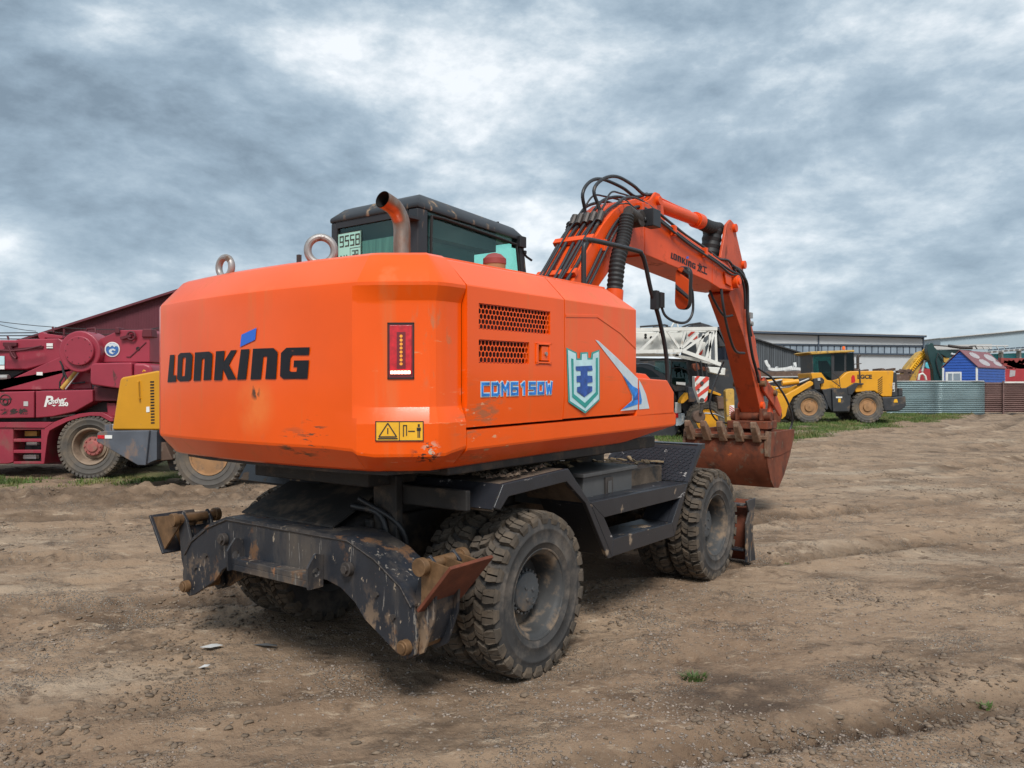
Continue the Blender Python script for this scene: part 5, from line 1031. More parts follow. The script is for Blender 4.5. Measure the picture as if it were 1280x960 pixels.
# ---------------- overhead wires on the left
for i, (p0, p1, DD) in enumerate([((-60, 393), (202, 411), 24), ((-60, 380), (45, 414), 26), ((60, 414), (204, 408), 25)]):
    b = MB(); a = at(*p0, DD); c = at(*p1, DD); P = [a.lerp(c, t/10)+Vector((0, 0, -.18*4*(t/10)*(1-t/10))) for t in range(11)]; b.tube(P, .011, 5)
    o = b.build('overhead_wire', 'wire_black'); tag(o, ['long thin wire crossing the sky above the maroon crane', 'thin wire slanting down from the left edge of the sky', 'thin wire in front of the maroon barn'][i], 'wire', 'overhead wires at the left')
# ---------------- lattice crane in the middle
D = 24.5
LC = empty('lattice_crane', (at(850, 500, D).x, D, 0), 0, 'white lattice crane boom lying above a dark carrier, seen between hood and orange arm', 'crane')
fr_l = MB()
def lb(f, L_, D_, w): 
    for a, c in L_: f.bar(at(*Z4(*a), D_), at(*Z4(*c), D_), w, w)
chords = [((-60, 84), (300, 78)), ((300, 78), (660, 74)), ((-60, 274), (360, 264)), ((360, 264), (690, 382))]
webs = [((0, 265), (168, 100)), ((168, 100), (222, 268)), ((235, 92), (345, 252)), ((388, 95), (345, 252)), ((362, 238), (500, 108)), ((370, 262), (622, 88)), ((548, 118), (488, 300)), ((640, 90), (568, 328)), ((600, 100), (596, 345)), ((645, 80), (655, 374))]
for i, (a, c) in enumerate(chords): b = MB(); lb(b, [(a, c)], D, .11); b.build('boom_chord', 'white_paint', LC)
for a, c in webs: b = MB(); lb(b, [(a, c)], D-.005, .075); b.build('lattice_strut', 'white_paint', LC)
b = MB(); lb(b, [((300, 305), (665, 378)), ((-60, 95), (640, 92)), ((-60, 300), (330, 300))], D+1.0, .10); b.build('boom_chord', 'white_paint', LC)
b = MB(); lb(b, [((200, 110), (320, 290)), ((440, 100), (330, 290)), ((450, 105), (560, 330)), ((640, 100), (500, 300)), ((60, 100), (120, 290))], D+1.0, .055); b.build('rear_lattice', 'white_paint', LC)
b = MB()
for p in ((-60, 80), (168, 84), (388, 76), (640, 72), (345, 262), (655, 375)): a = at(*Z4(*p), D); b.bar(a, a+Vector((0, 1.0, 0)), .06, .06)
b.build('cross_tube', 'white_paint', LC)
plate(LC, 'base_section', 'white_paint', zp(Z4, [(-60, 100), (255, 108), (290, 258), (-60, 262)]), D+.35, .5, .02)
for p in ((48, 128), (48, 150), (95, 150)): disc(LC, 'pin_hole', 'dark_void', at(*Z4(*p), D+.34), .045, .02, 14)
plate(LC, 'machinery_panel', 'white_paint', zp(Z4, [(250, 105), (385, 105), (350, 262), (280, 262)]), D+1.3, .1); plate(LC, 'engine_cover', 'shed_boards', zp(Z4, [(388, 100), (650, 100), (650, 385), (360, 300)]), D+1.5, .2)
plate(LC, 'striped_plate', 'white_paint', zp(Z4, [(400, 90), (500, 90), (500, 180), (560, 190), (560, 345), (500, 330), (480, 200), (400, 180)]), D+.6, .05)
for q_ in ([(410, 130), (440, 100), (475, 100), (420, 145)], [(450, 160), (490, 130), (495, 155), (462, 170)], [(505, 215), (535, 180), (530, 215), (505, 240)], [(500, 295), (540, 250), (535, 290), (505, 318)]): plate(LC, 'red_stripe', 'red_stripe', zp(Z4, q_), D+.59, .008)
plate(LC, 'boom_head', 'white_paint', zp(Z4, [(585, 400), (735, 412), (730, 474), (690, 470), (600, 448)]), D-.1, .3, .02); disc(LC, 'pin_hole', 'dark_void', at(*Z4(683, 445), D-.11), .04, .02, 14)
plate(LC, 'carrier_body', 'dark_steel', [(780, 447), (922, 450), (924, 522), (905, 528), (780, 530)], D+2.5, 2)
plate(LC, 'upper_machinery', 'dark_steel', zp(Z4, [(450, 40), (520, 20), (590, 40), (640, 60), (740, 90), (745, 230), (680, 230), (660, 80), (450, 70)]), D+1.4, .8, .03)
for L_ in ([(0, 58), (210, 42), (240, 50)], [(110, 66), (260, 62)], [(270, 60), (290, 25), (320, 30), (325, 60)], [(360, 62), (420, 40), (520, 25)], [(0, 345), (200, 335), (400, 345)]): line(LC, 'rigging_rod', 'wire_black' if L_[0][0] != 270 else 'white_paint', zp(Z4, L_), D+.3, .03)
hb_ = plate(LC, 'hook_block', 'white_paint', zp(Z4, [(468, 482), (595, 490), (592, 560), (575, 690), (550, 712), (515, 712), (470, 575)]), D-.45, .35, .02)
for q_ in ([(470, 500), (490, 480), (515, 482), (472, 535)], [(472, 575), (565, 485), (590, 490), (592, 510), (480, 610)], [(490, 640), (592, 560), (588, 600), (500, 665)], [(548, 690), (580, 645), (576, 685), (558, 705)]): plate(hb_, 'red_stripe', 'red_stripe', zp(Z4, q_), D-.46, .008)
for p, r in (((533, 540), .055), ((505, 597), .03), ((533, 688), .07)): disc(hb_, 'block_pin', 'dark_pin', at(*Z4(*p), D-.50), r, .06, 16)
b = MB(); c = at(*Z4(510, 830), D-.35); b.cyl(c, c+Vector((0, .3, 0)), .20, n=28); b.build('hook_ball', 'rust_flatbed', LC, bevel=.05)
line(LC, 'hook', 'dark_pin', zp(Z4, [(530, 712), (533, 760), (520, 800)]), D-.4, .05)
for L_ in ([(480, 360), (500, 480)], [(520, 350), (540, 480)], [(560, 380), (575, 485)]): line(LC, 'hoist_cable', 'wire_black', zp(Z4, L_), D-.2, .02)
for q_ in ([(452, 375), (500, 370), (520, 420), (480, 440), (455, 410)], [(530, 400), (580, 405), (575, 440), (540, 435)]): plate(LC, 'sheave', 'rust', zp(Z4, q_), D-.1, .2, .02)
finish(LC)
# ---------------- backhoe with yellow wheel
D = 25.4
BH = empty('backhoe_loader', (at(883, 549, D).x, D, 0), 0, 'backhoe loader with glass cab and yellow wheel rim under the white lattice boom', 'backhoe')
plate(BH, 'cab_frame', 'dark_steel', zp(Z4, [(268, 345), (400, 352), (410, 360), (435, 560), (425, 600), (300, 612), (262, 560)]), D+.5, .06)
plate(BH, 'cab_window', 'green_glass', zp(Z4, [(278, 355), (395, 362), (418, 540), (300, 560), (272, 540)]), D+.47, .015)
plate(BH, 'cab_window', 'tinted_glass', zp(Z4, [(128, 352), (262, 350), (262, 470), (190, 450), (128, 420)]), D+.47, .02)
plate(BH, 'cab_back', 'green_glass', zp(Z4, [(278, 355), (395, 362), (418, 540), (300, 560), (272, 540)]), D+1.7, .02)
plate(BH, 'cab_sticker', 'white_mark', zp(Z4, [(310, 530), (390, 535), (390, 560), (312, 552)]), D+.45, .01)
plate(BH, 'mudguard', 'yellow_loader_paint', zp(Z4, [(352, 695), (368, 665), (408, 622), (416, 675), (372, 712), (352, 716)]), D-.1, .5, .01)
plate(BH, 'hood', 'yellow_loader_paint', zp(Z4, [(590, 592), (640, 612), (697, 636), (690, 652), (600, 625), (585, 620)]), D, .8, .01)
plate(BH, 'engine_body', 'dark_steel', zp(Z4, [(330, 590), (600, 600), (720, 660), (720, 860), (420, 860), (330, 700)]), D+.55, .9, .03)
plate(BH, 'step_box', 'slate_steel', zp(Z4, [(415, 570), (460, 580), (485, 700), (420, 705), (415, 640)]), D+.1, .4, .02)
plate(BH, 'side_tank', 'rust_flatbed', zp(Z4, [(660, 655), (740, 660), (735, 765), (670, 765)]), D-.2, .5, .03)
line(BH, 'steering_rod', 'grey_steel', zp(Z4, [(500, 830), (560, 800), (640, 805), (720, 840)]), D-.5, .03)
line(BH, 'hose', 'wire_black', zp(Z4, [(280, 415), (340, 405), (400, 430), (420, 470)]), D+.4, .02)
finish(BH)
bht = make_tyre('tyre', .67, .22, .36, 22, ('dusty_rubber', 'dusty_rubber'), 'bar', .035)
b = MB(); b.lathe([(.37, -.20), (.36, -.22), (.325, -.20), (.31, -.10), (.30, .0), (.33, .15)], 36, 'Y'); b.build('rim', 'yellow_loader_paint', bht, smooth=30)
b = MB(); b.lathe([(.02, -.16), (.12, -.15), (.16, -.05), (.30, .0), (.30, .03), (.02, .03)], 24, 'Y')
b.build('hub', 'dark_pin', bht)
put_wheel(bht, BH, (at(883, 524, D).x, D+.1, .63), copy=False); put_wheel(bht, BH, (at(883, 524, D).x, D+1.7, .63), rz=PI)
# yellow outrigger leg
D = 24
YL = empty('yellow_outrigger', (at(913, 540, D).x, D, 0), 0, 'yellow outrigger leg with a red and white striped marker beside the hook block', 'outrigger')
plate(YL, 'leg_tube', 'dull_yellow', zp(Z4, [(733, 610), (750, 592), (795, 588), (808, 600), (812, 770), (815, 905), (748, 905), (740, 760)]), D, .28, .02)
plate(YL, 'leg_foot', 'grey_steel', [(909, 531), (918.5, 531), (918, 546), (910, 546)], D+.05, .18, .01); b = MB(); c = at(914, 548, D+.14); c.z = .04; b.cyl(c-Vector((0, 0, .06)), c+Vector((0, 0, .04)), .28, n=20); b.build('leg_pad', 'rust_flatbed', YL)
mk = plate(YL, 'striped_marker', 'white_mark', zp(Z4, [(765, 732), (808, 730), (810, 822), (768, 822)]), D-.01, .008)
for k in range(5): y = 738+k*18; plate(mk, 'red_stripe', 'red_stripe', zp(Z4, [(766, y), (768, y-6), (808, y+22), (808, y+30)]), D-.018, .006)
finish(YL)
# dark tarpaulined machine
DC = empty('covered_machine', (at(905, 520, 28).x, 28, 0), 0, 'tall dark machine under a navy tarpaulin left of the orange arm', 'machine')
b = MB(); g = []
for j, (y, xl, xr) in enumerate([(409, 897, 905), (430, 894, 909), (455, 893, 914), (480, 893, 922), (505, 895, 926), (560, 892, 928)]):
    r = []
    for i in range(9): t = i/8; p = at(xl+(xr-xl)*t, y, 28); p.y -= .6*math.sin(PI*t)+.12*math.sin(i*2.6+j); r.append(p)
    g.append(r)
b.sheet(g); o = b.build('tarpaulin', 'dark_cloth', DC, thick=.03, smooth=25)
plate(DC, 'machine_body', 'dark_steel', [(894, 425), (922, 440), (926, 540), (894, 540)], 28.3, 1.6); plate(DC, 'white_panel', 'white_paint', zp(Z4, [(735, 260), (800, 262), (815, 350), (800, 350), (790, 290), (735, 285)]), 28.05, .1)
finish(DC)
# dark truck cab
D = 26
TC = empty('dark_truck_cab', (at(820, 545, D).x, D, 0), 0, 'black truck cab with rounded roof just right of the orange hood', 'truck')
plate(TC, 'cab_shell', 'car_paint', zp(Z4, [(-160, 372), (0, 370), (80, 374), (160, 408), (230, 470), (285, 560), (308, 625), (345, 705), (345, 760), (-160, 760)]), D, 2.0, .06)
plate(TC, 'side_window', 'dark_glass', zp(Z4, [(-60, 402), (20, 405), (100, 432), (170, 490), (-60, 490)]), D-.012, .01)
plate(TC, 'white_corner', 'white_paint', zp(Z4, [(302, 706), (354, 706), (356, 795), (302, 800)]), D-.06, .5, .02); plate(TC, 'bumper', 'badge_silver', zp(Z4, [(312, 800), (384, 800), (386, 880), (350, 905), (310, 910)]), D-.08, 1.8, .02)
plate(TC, 'red_lamp', 'lamp_red', zp(Z4, [(300, 800), (328, 800), (328, 838), (306, 838)]), D-.11, .05); plate(TC, 'lamp_lens', 'white_mark', zp(Z4, [(358, 820), (374, 818), (374, 868), (360, 872)]), D-.1, .03)
plate(TC, 'lower_body', 'dark_steel', zp(Z4, [(-160, 760), (345, 760), (345, 905), (300, 1000), (-160, 1000)]), D+.1, 1.6, .03)
finish(TC)
# ---------------- yellow wheel loader on the right
D = 37
WL = empty('wheel_loader', (at(1048, 529, D).x, D, 0), 0, 'yellow wheel loader with closed cab and slanted vents standing on the grass', 'wheel loader')
P5 = lambda name, m_, L_, d0, th, bv=.03, par=None: plate(par or WL, name, m_, zp(Z5, L_), D+d0, th, bv)
hd = P5('engine_hood', 'yellow_loader_paint', [(700, 342), (755, 292), (790, 281), (1125, 277), (1143, 288), (1120, 486), (1045, 486), (980, 440), (830, 452), (820, 430), (660, 430)], 0, 2.0, .05)
P5('front_frame', 'yellow_loader_paint', [(473, 300), (480, 294), (556, 293), (585, 335), (602, 352), (640, 358), (700, 342), (700, 430), (552, 428), (550, 372), (490, 370)], .05, 1.8)
cabw = P5('cab_shell', 'dark_steel', [(640, 140), (818, 132), (822, 278), (760, 284), (700, 342), (655, 356), (600, 352), (560, 296), (560, 290), (642, 285)], .25, .08)
P5('cab_window', 'green_glass', [(486, 150), (636, 140), (640, 350), (604, 350), (560, 292), (488, 290)], .25, .03, 0); P5('cab_window', 'dark_glass', [(660, 142), (738, 138), (738, 278), (660, 280)], .235, .01, 0); P5('cab_window', 'dark_glass', [(756, 138), (812, 135), (814, 275), (756, 278)], .235, .01, 0)
P5('cab_window', 'green_glass', [(486, 150), (636, 140), (640, 340), (488, 290)], 1.7, .03, 0); P5('cab_post', 'dark_steel', [(634, 140), (642, 140), (645, 354), (636, 352)], .22, .05, 0); P5('cab_post', 'dark_steel', [(480, 150), (488, 150), (490, 292), (484, 292)], .22, 1.5, 0)
P5('cab_interior', 'seat_cloth', [(560, 200), (600, 195), (640, 260), (640, 340), (570, 330)], .8, .5)
P5('roof', 'dull_yellow', [(440, 132), (470, 124), (820, 111), (822, 128), (640, 138), (484, 148)], .1, 1.9, .04)
b = MB(); c = at(*Z5(733, 110), D+.5); b.cyl(c, c+Vector((0, 0, .17)), .075, .06, n=16); b.build('beacon', 'orange_lens', WL, bevel=.02)
line(WL, 'exhaust_pipe', 'dark_pin', zp(Z5, [(848, 262), (846, 200), (846, 170), (852, 158), (862, 152)]), D+.5, .075); line(WL, 'exhaust_pipe', 'dark_pin', zp(Z5, [(866, 375), (860, 262)]), D-.02, .035)
line(WL, 'mirror_rod', 'dark_pin', zp(Z5, [(820, 225), (875, 220)]), D+.2, .02)
P5('rear_grille', 'dark_steel', [(1130, 290), (1158, 290), (1168, 480), (1121, 486)], -.01, 1.9); P5('tail_ladder', 'dark_steel', [(1172, 420), (1205, 415), (1208, 480), (1170, 480)], .3, .8)
P5('counterweight', 'dark_steel', [(1040, 490), (1232, 482), (1236, 560), (1190, 598), (1060, 602)], -.1, 2.2, .06)
P5('mid_frame', 'dark_steel', [(560, 430), (640, 415), (800, 408), (790, 520), (780, 612), (645, 614), (610, 560), (575, 470)], .0, 1.9); P5('fender', 'dark_steel', [(765, 412), (830, 374), (895, 378), (893, 390), (850, 392), (818, 445), (800, 470), (770, 470)], -.15, .6, .02)
P5('fender', 'dark_steel', [(330, 468), (430, 425), (500, 428), (570, 470), (606, 550), (608, 585), (590, 590), (560, 510), (500, 460), (420, 455)], -.15, .6, .02)
P5('fuel_tank', 'dark_steel', [(640, 425), (800, 410), (782, 604), (648, 606)], -.12, .5)
P5('front_post', 'dark_steel', [(495, 340), (560, 330), (580, 350), (578, 378), (545, 385), (548, 430), (500, 430)], -.1, .4)
P5('headlamp', 'silver_plastic', [(525, 338), (545, 336), (548, 358), (528, 360)], -.14, .06, 0)
P5('lift_arm', 'yellow_loader_paint', [(118, 400), (140, 385), (160, 400), (190, 450), (235, 462), (275, 468), (470, 358), (492, 372), (490, 392), (330, 488), (290, 560), (270, 640), (240, 668), (205, 640), (190, 560), (160, 480)], -.25, .25)
P5('arm_mate', 'yellow_loader_paint', [(130, 390), (170, 400), (300, 410), (420, 375), (470, 350), (450, 400), (250, 500), (180, 470)], 1.2, .25)
line(WL, 'lift_cylinder', 'yellow_loader_paint', zp(Z5, [(240, 378), (370, 364)]), D+.3, .13, n=16); line(WL, 'cylinder_rod', 'silver_plastic', zp(Z5, [(120, 375), (240, 350)]), D+.3, .04); line(WL, 'tilt_rod', 'yellow_loader_paint', zp(Z5, [(115, 362), (235, 350), (330, 352)]), D+.6, .06)
line(WL, 'cylinder_rod', 'silver_plastic', zp(Z5, [(190, 420), (300, 405), (460, 340)]), D+.35, .045)
P5('loader_bucket', 'rust', [(168, 612), (238, 600), (244, 640), (225, 695), (178, 712)], -.6, 2.8)
P5('hose_bank', 'dark_steel', [(380, 345), (470, 330), (470, 380), (380, 400)], .5, .4)
for L_ in ([(700, 342), (680, 320), (640, 290)], [(690, 300), (705, 400)], [(640, 358), (700, 400), (712, 420)]): line(WL, 'step_rail', 'dark_pin', zp(Z5, L_), D-.15, .02)
text_at('LGCE', 1071.5, 473.2, D, 4.7, 'lettering', 'label_ink', hd, bold=.05, wf=1.12)
for k in range(8): P5('vent_slot', 'dark_void', [(1006, 352+k*17.5), (1044, 322+k*17.5), (1044, 330+k*17.5), (1006, 360+k*17.5)], -.006, .02, 0, hd)
b = MB(); q0 = at(*Z5(1140, 442), D-.012); s_ = 1/6.4/FPX*D
letters(b, 'L953', q0, Vector((0, 0, 12*s_)), Vector((-8.5*s_, 0, 0)), pitch=1.5, stroke=.3, nrm=(0, -1, 0), thick=.004); b.build('model_lettering', 'white_mark', WL, smooth=0)
P5('warning_triangle', 'label_yellow', [(1135, 525), (1142, 505), (1160, 505), (1166, 525), (1166, 532), (1135, 532)], -.12, .03, 0); P5('red_tag', 'lamp_red', [(794, 330), (804, 312), (820, 316), (828, 360), (818, 374), (794, 374)], -.006, .02, 0); P5('white_tag', 'white_mark', [(672, 485), (722, 485), (722, 496), (672, 496)], -.13, .02, 0); P5('yellow_tag', 'label_yellow', [(690, 500), (710, 500), (710, 530), (690, 530)], -.13, .02, 0)
finish(WL)
wlt = make_tyre('tyre', .80, .30, .42, 24, ('dusty_rubber', 'dusty_rubber'), 'bar', .045)
b = MB(); b.lathe([(.42, -.22), (.41, -.26), (.37, -.25), (.34, -.16), (.28, -.12), (.27, -.17), (.23, -.20), (.20, -.28), (.02, -.29), (.02, .1), (.42, .2)], 36, 'Y'); b.build('rim', 'rim_tan', wlt, smooth=30)
for i, (px_, dy) in enumerate(((1010, 0), (1084.7, .15))):
    put_wheel(wlt, WL, (at(px_, 500, D).x, D+.1+dy, .78), ry=i*.4, copy=True)
    put_wheel(wlt, WL, (at(px_, 500, D).x, D+1.75+dy, .78), rz=PI, ry=i*.7)
def kill(o):
    for ch in list(o.children): kill(ch)
    bpy.data.objects.remove(o)
kill(wlt)
# ---------------- grey warehouse
D = 95
WH = empty('warehouse', (at(1050, 500, D).x, D, 0), 0, 'long pale grey warehouse with a dark roof line and ribbon of windows', 'warehouse')
def wy(x, y0, slope=.0285): return y0+(x-945)*slope
plate(WH, 'wall', 'warehouse_wall', [(915, 417), (1155, 422.5), (1155, 502), (915, 502)], D, 25)
for a, c in ((915, 1022.6), (1024.2, 1154)):
    plate(WH, 'wall_panel', 'warehouse_wall', [(a, wy(a, 417.5)), (c, wy(c, 417.5)), (c, wy(c, 429, .012)), (a, wy(a, 429, .012))], D-.25, .25)
plate(WH, 'roof', 'warehouse_trim', [(912, 413.2), (1158.5, 419.6), (1158.5, 421.6), (912, 415.6)], D-1.0, 27)
plate(WH, 'roof_edge', 'silver_plastic', [(912, 412.4), (1158.5, 418.9), (1158.5, 419.5), (912, 413.1)], D-1.0, 27)
for y0 in (429.6, 440.2): plate(WH, 'window_rail', 'warehouse_trim', [(915, wy(915, y0, .012)), (1155, wy(1155, y0, .012)), (1155, wy(1155, y0+1.2, .012)), (915, wy(915, y0+1.2, .012))], D-.30, .3)
for x in (1023.4, 1154.6): plate(WH, 'column', 'warehouse_trim', [(x-.8, wy(x, 416)), (x+.8, wy(x, 416)), (x+.8, 442 if x < 1100 else 500), (x-.8, 442 if x < 1100 else 500)], D-.34, .3)
k = 0; x = 925.0
while x < 1149:
    w_ = plate(WH, 'window', 'warehouse_trim', [(x, wy(x, 430.8, .012)), (x+7.8, wy(x, 430.8, .012)), (x+7.8, wy(x, 440.2, .012)), (x, wy(x, 440.2, .012))], D-.12, .1)
    plate(w_, 'pane', 'warehouse_glass', [(x+.7, wy(x, 431.4, .012)), (x+7.1, wy(x, 431.4, .012)), (x+7.1, wy(x, 439.8, .012)), (x+.7, wy(x, 439.8, .012))], D-.16, .03)
    x += 7.85
finish(WH)
# ---------------- dark plank shed
D = 58
SH = empty('plank_shed', (at(975, 500, D).x, D, 0), 0, 'weathered dark grey plank shed with a curved falling roof left of the loader cab', 'shed')
roof_l = [(925, 418.5), (944, 424), (965, 430.5), (985, 436.5), (1000, 441), (1009, 444.5)]
plate(SH, 'end_wall', 'shed_boards', roof_l+[(1009, 512), (925, 512)], D, 8)
plate(SH, 'roof', 'dark_steel', [(x, y-1.6) for x, y in roof_l]+[(x, y-.1) for x, y in roof_l[::-1]], D-.3, 8.6)
x = 926
rr_ = random.Random(4)
while x < 1008:
    yt = np.interp(x+.5, [p[0] for p in roof_l], [p[1] for p in roof_l])+.3
    plate(SH, 'plank', 'shed_boards', [(x, yt), (x+2.3, yt+.5), (x+2.3, 511), (x, 511)], D-.05-rr_.random()*.05, .05); x += 2.75
plate(SH, 'white_post', 'white_paint', [(1009.3, 445), (1014.5, 446), (1014.5, 462), (1009.3, 462)], D-.5, .5)
finish(SH)
# flatbed with rusty side
D = 46
FB = empty('rusty_flatbed', (at(985, 500, D).x, D, 0), 0, 'rusty flatbed trailer side loaded with white scrap bumpers, left of the yellow loader', 'trailer')
plate(FB, 'side_board', 'rust_flatbed', [(938, 464.5), (1014, 463.8), (1014, 470), (938, 471)], D, 2.2, .03); plate(FB, 'frame', 'dark_steel', [(938, 471), (1014, 470), (1014, 484), (938, 486)], D+.2, 1.8); plate(FB, 'sill', 'silver_plastic', [(938, 470.6), (1014, 469.8), (1014, 471.2), (938, 472.2)], D-.05, .1)
for x in (955, 1000):
    b = MB(); c = at(x, 500, D+.4); c.z = .45; b.cyl(c, c+Vector((0, 1.4, 0)), .46, n=24); b.build('wheel', 'dusty_rubber', FB, bevel=.05)
finish(FB)
for i, (L_, lb_) in enumerate([([(108, 195), (118, 222), (135, 245), (140, 262), (190, 268), (260, 264)], 'white scrap bumper with an upturned end, leftmost on the rusty trailer'), ([(190, 262), (200, 250), (210, 262), (270, 258), (320, 246)], 'low white scrap bumper lying in the middle of the rusty trailer'), ([(260, 272), (330, 262), (400, 266), (468, 270)], 'flat white scrap bumper nearest the yellow loader cab'), ([(340, 212), (344, 246), (330, 250)], 'small white upright scrap piece on the rusty trailer')]):
    b = MB(); P = smooth_path([at(*Z5(*p), D+.4+i*.3) for p in L_], 4)
    for a, c in zip(P, P[1:]): b.bar(a, c+(c-a)*.1, .10, .17 if i != 1 else .12)
    o = b.build('scrap_bumper', 'bumper_white'); tag(o, lb_, 'bumper', 'white scrap bumpers on the trailer')
# ---------------- low scrap behind the loader
b = MB(); D = 60
for i in range(26):
    x = rr_.uniform(1058, 1134); y = rr_.uniform(462, 468); b.bar(at(x, y, D+rr_.uniform(0, 2)), at(x+rr_.uniform(4, 12), y+rr_.uniform(-2.5, 2), D+rr_.uniform(0, 2)), .25, .2)
b.box((at(1056, 0, D).x, D, 0), (at(1136, 0, D).x, D+3, 2.75)); o = b.build('scrap_pile', 'rust_flatbed'); tag(o, 'low brown and grey scrap heap behind the yellow loader', 'scrap', kind='stuff')
# ---------------- corrugated fence
D = 49.5
FN = empty('corrugated_fence', (at(1180, 517, D).x, D, 0), 0, 'horizontally corrugated metal fence, silver to the left and brown to the right', 'fence')
def corr(name, m_, x0, x1, yt, yb, d0, amp=.038, pitch=.125):
    zt = at(0, yt, D).z; zb = at(0, yb, D).z; n = int((zt-zb)/pitch*8); g = []
    for j in range(n+1):
        z = zb+(zt-zb)*j/n; g.append([Vector((at(x0+(x1-x0)*i/6, 0, D).x, D+d0+amp*math.sin(2*PI*(z-zb)/pitch)+.03*math.sin((x0+(x1-x0)*i/6)*.13)+.02*math.sin((x0+(x1-x0)*i/6)*.31), z)) for i in range(7)])
    b = MB(); b.sheet(g); return b.build(name, m_, FN, thick=.006, smooth=60)
xs = [1108, 1169, 1230.6]
for i in range(2): corr('metal_sheet', 'galvanised', xs[i], xs[i+1], 476.6, 517.8, 0)
xs = [1230.8, 1254, 1290, 1325]
for i in range(3): corr('metal_sheet', 'brown_sheet', xs[i], xs[i+1], 478.2+.5*(i > 0), 515.2, .05+.015*(i % 2))
for x in (1230.5, 1254.5, 1290): plate(FN, 'post', 'brown_sheet' if x > 1200 else 'silver_plastic', [(x-.8, 476.5), (x+.8, 476.5), (x+.8, 518.5), (x-.8, 518.5)], D-.10 if x > 1250 else D+.16, .08)
plate(FN, 'top_rail', 'silver_plastic', [(1108, 476), (1230, 475.7), (1230, 476.7), (1108, 477)], D-.04, .06)
plate(FN, 'snow_coloured_cap', 'white_paint', [(1256, 477), (1325, 476.5), (1325, 479.2), (1256, 479.2)], D+.1, .3)
finish(FN); FN.children[-1].name = 'cap_sheet'
# ---------------- blue kiosk
KI = empty('blue_kiosk', (at(1205, 490, 55).x, 55, 0), 0, 'small blue clapboard kiosk with white corners and patched maroon roof behind the fence', 'kiosk')
A = at(1179, 458.8, 55.5); B = at(1222, 459.4, 54.3); C_ = at(1256, 461, 58.5); ridge = at(1200.4, 439.3, 55); sv = C_-B; sv.z = 0
zb = 0.0
A.z = B.z = (A.z+B.z)/2
ridge = Vector(((A.x+B.x)/2, (A.y+B.y)/2, ridge.z))
def fl(p, z): return Vector((p.x, p.y, z))
b = MB(); b.prism([fl(A, zb), fl(B, zb), B, ridge, A], sv); b.build('wall', 'kiosk_blue', KI)
fv = (B-A).normalized(); fn = Vector((fv.y, -fv.x, 0)); sn = Vector((sv.y, -sv.x, 0)).normalized()
n_ = 17; h0 = zb+.9; hh = (ridge.z-h0)/n_
for k in range(n_):
    z0 = h0+k*hh; z1 = z0+hh*.94
    def xl(z): return 0 if z <= A.z else (z-A.z)/(ridge.z-A.z)*.5
    a0, a1 = xl(z0), xl(z1); L_ = (B-A)
    b = MB(); b.prism([fl(A+L_*a0, z0)+fn*.035, fl(A+L_*(1-a0), z0)+fn*.035, fl(A+L_*(1-a1), z1)+fn*.008, fl(A+L_*a1, z1)+fn*.008], -fn*.012); b.build('board', 'kiosk_blue', KI)
    if z1 < A.z+.05:
        b = MB(); b.prism([fl(B, z0)+sn*.035, fl(B+sv, z0)+sn*.035, fl(B+sv, z1)+sn*.008, fl(B, z1)+sn*.008], -sn*.012); b.build('board', 'kiosk_blue_side', KI)
b = MB(); th_ = .05
ov = -sv.normalized()*.12
for (e0) in (A, B):
    out_ = (e0-ridge); e1 = ridge+out_*1.08
    b = MB(); b.prism([ridge+ov+Vector((0, 0, .06)), e1+ov+Vector((0, 0, .06)), e1+sv-ov+Vector((0, 0, .06)), ridge+sv-ov+Vector((0, 0, .06))], Vector((0, 0, .05))); rfk = b.build('roof', 'kiosk_roof', KI)
for s_, t_, r_ in ((.30, .30, .42), (.80, .38, .50), (.38, .72, .45), (.85, .74, .36)):      # pale round patches on the right slope
    e1 = ridge+(B-ridge)*1.08; u = (e1-ridge); w_ = sv; c = ridge+u*t_+w_*s_+Vector((0, 0, .116)); un = u.normalized(); wn = w_.normalized(); b = MB()
    pts = [c+un*r_*.75*math.cos(2*PI*k/20)*(1+.08*math.sin(k*3))+wn*r_*2.1*math.sin(2*PI*k/20) for k in range(20)]; b.prism(pts, Vector((0, 0, .008))); b.build('roof_patch', 'roof_patch', rfk)
for q_ in (A+fv*.05, B, B+sv):
    b = MB(); b.prism([fl(q_-fv*.11, zb)+fn*.045, fl(q_+fv*.02, zb)+fn*.045, fl(q_+fv*.02, A.z-.02)+fn*.045, fl(q_-fv*.11, A.z-.02)+fn*.045], -fn*.16); b.build('corner_trim', 'bumper_white', KI)
wp = A+fv*.15; z1 = at(0, 464.8, 55).z; z0 = z1-1.0
b = MB(); b.prism([fl(wp, z0)+fn*.06, fl(wp+fv*1.0, z0)+fn*.06, fl(wp+fv*1.0, z1)+fn*.06, fl(wp, z1)+fn*.06], -fn*.05); wf_ = b.build('window', 'bumper_white', KI)
for u0, u1 in ((.17, .42), (.50, .92)):
    b = MB(); b.prism([fl(wp+fv*u0, z0)+fn*.07, fl(wp+fv*u1, z0)+fn*.07, fl(wp+fv*u1, z1-.12)+fn*.07, fl(wp+fv*u0, z1-.12)+fn*.07], -fn*.008); b.build('pane', 'warehouse_glass', wf_)
finish(KI)
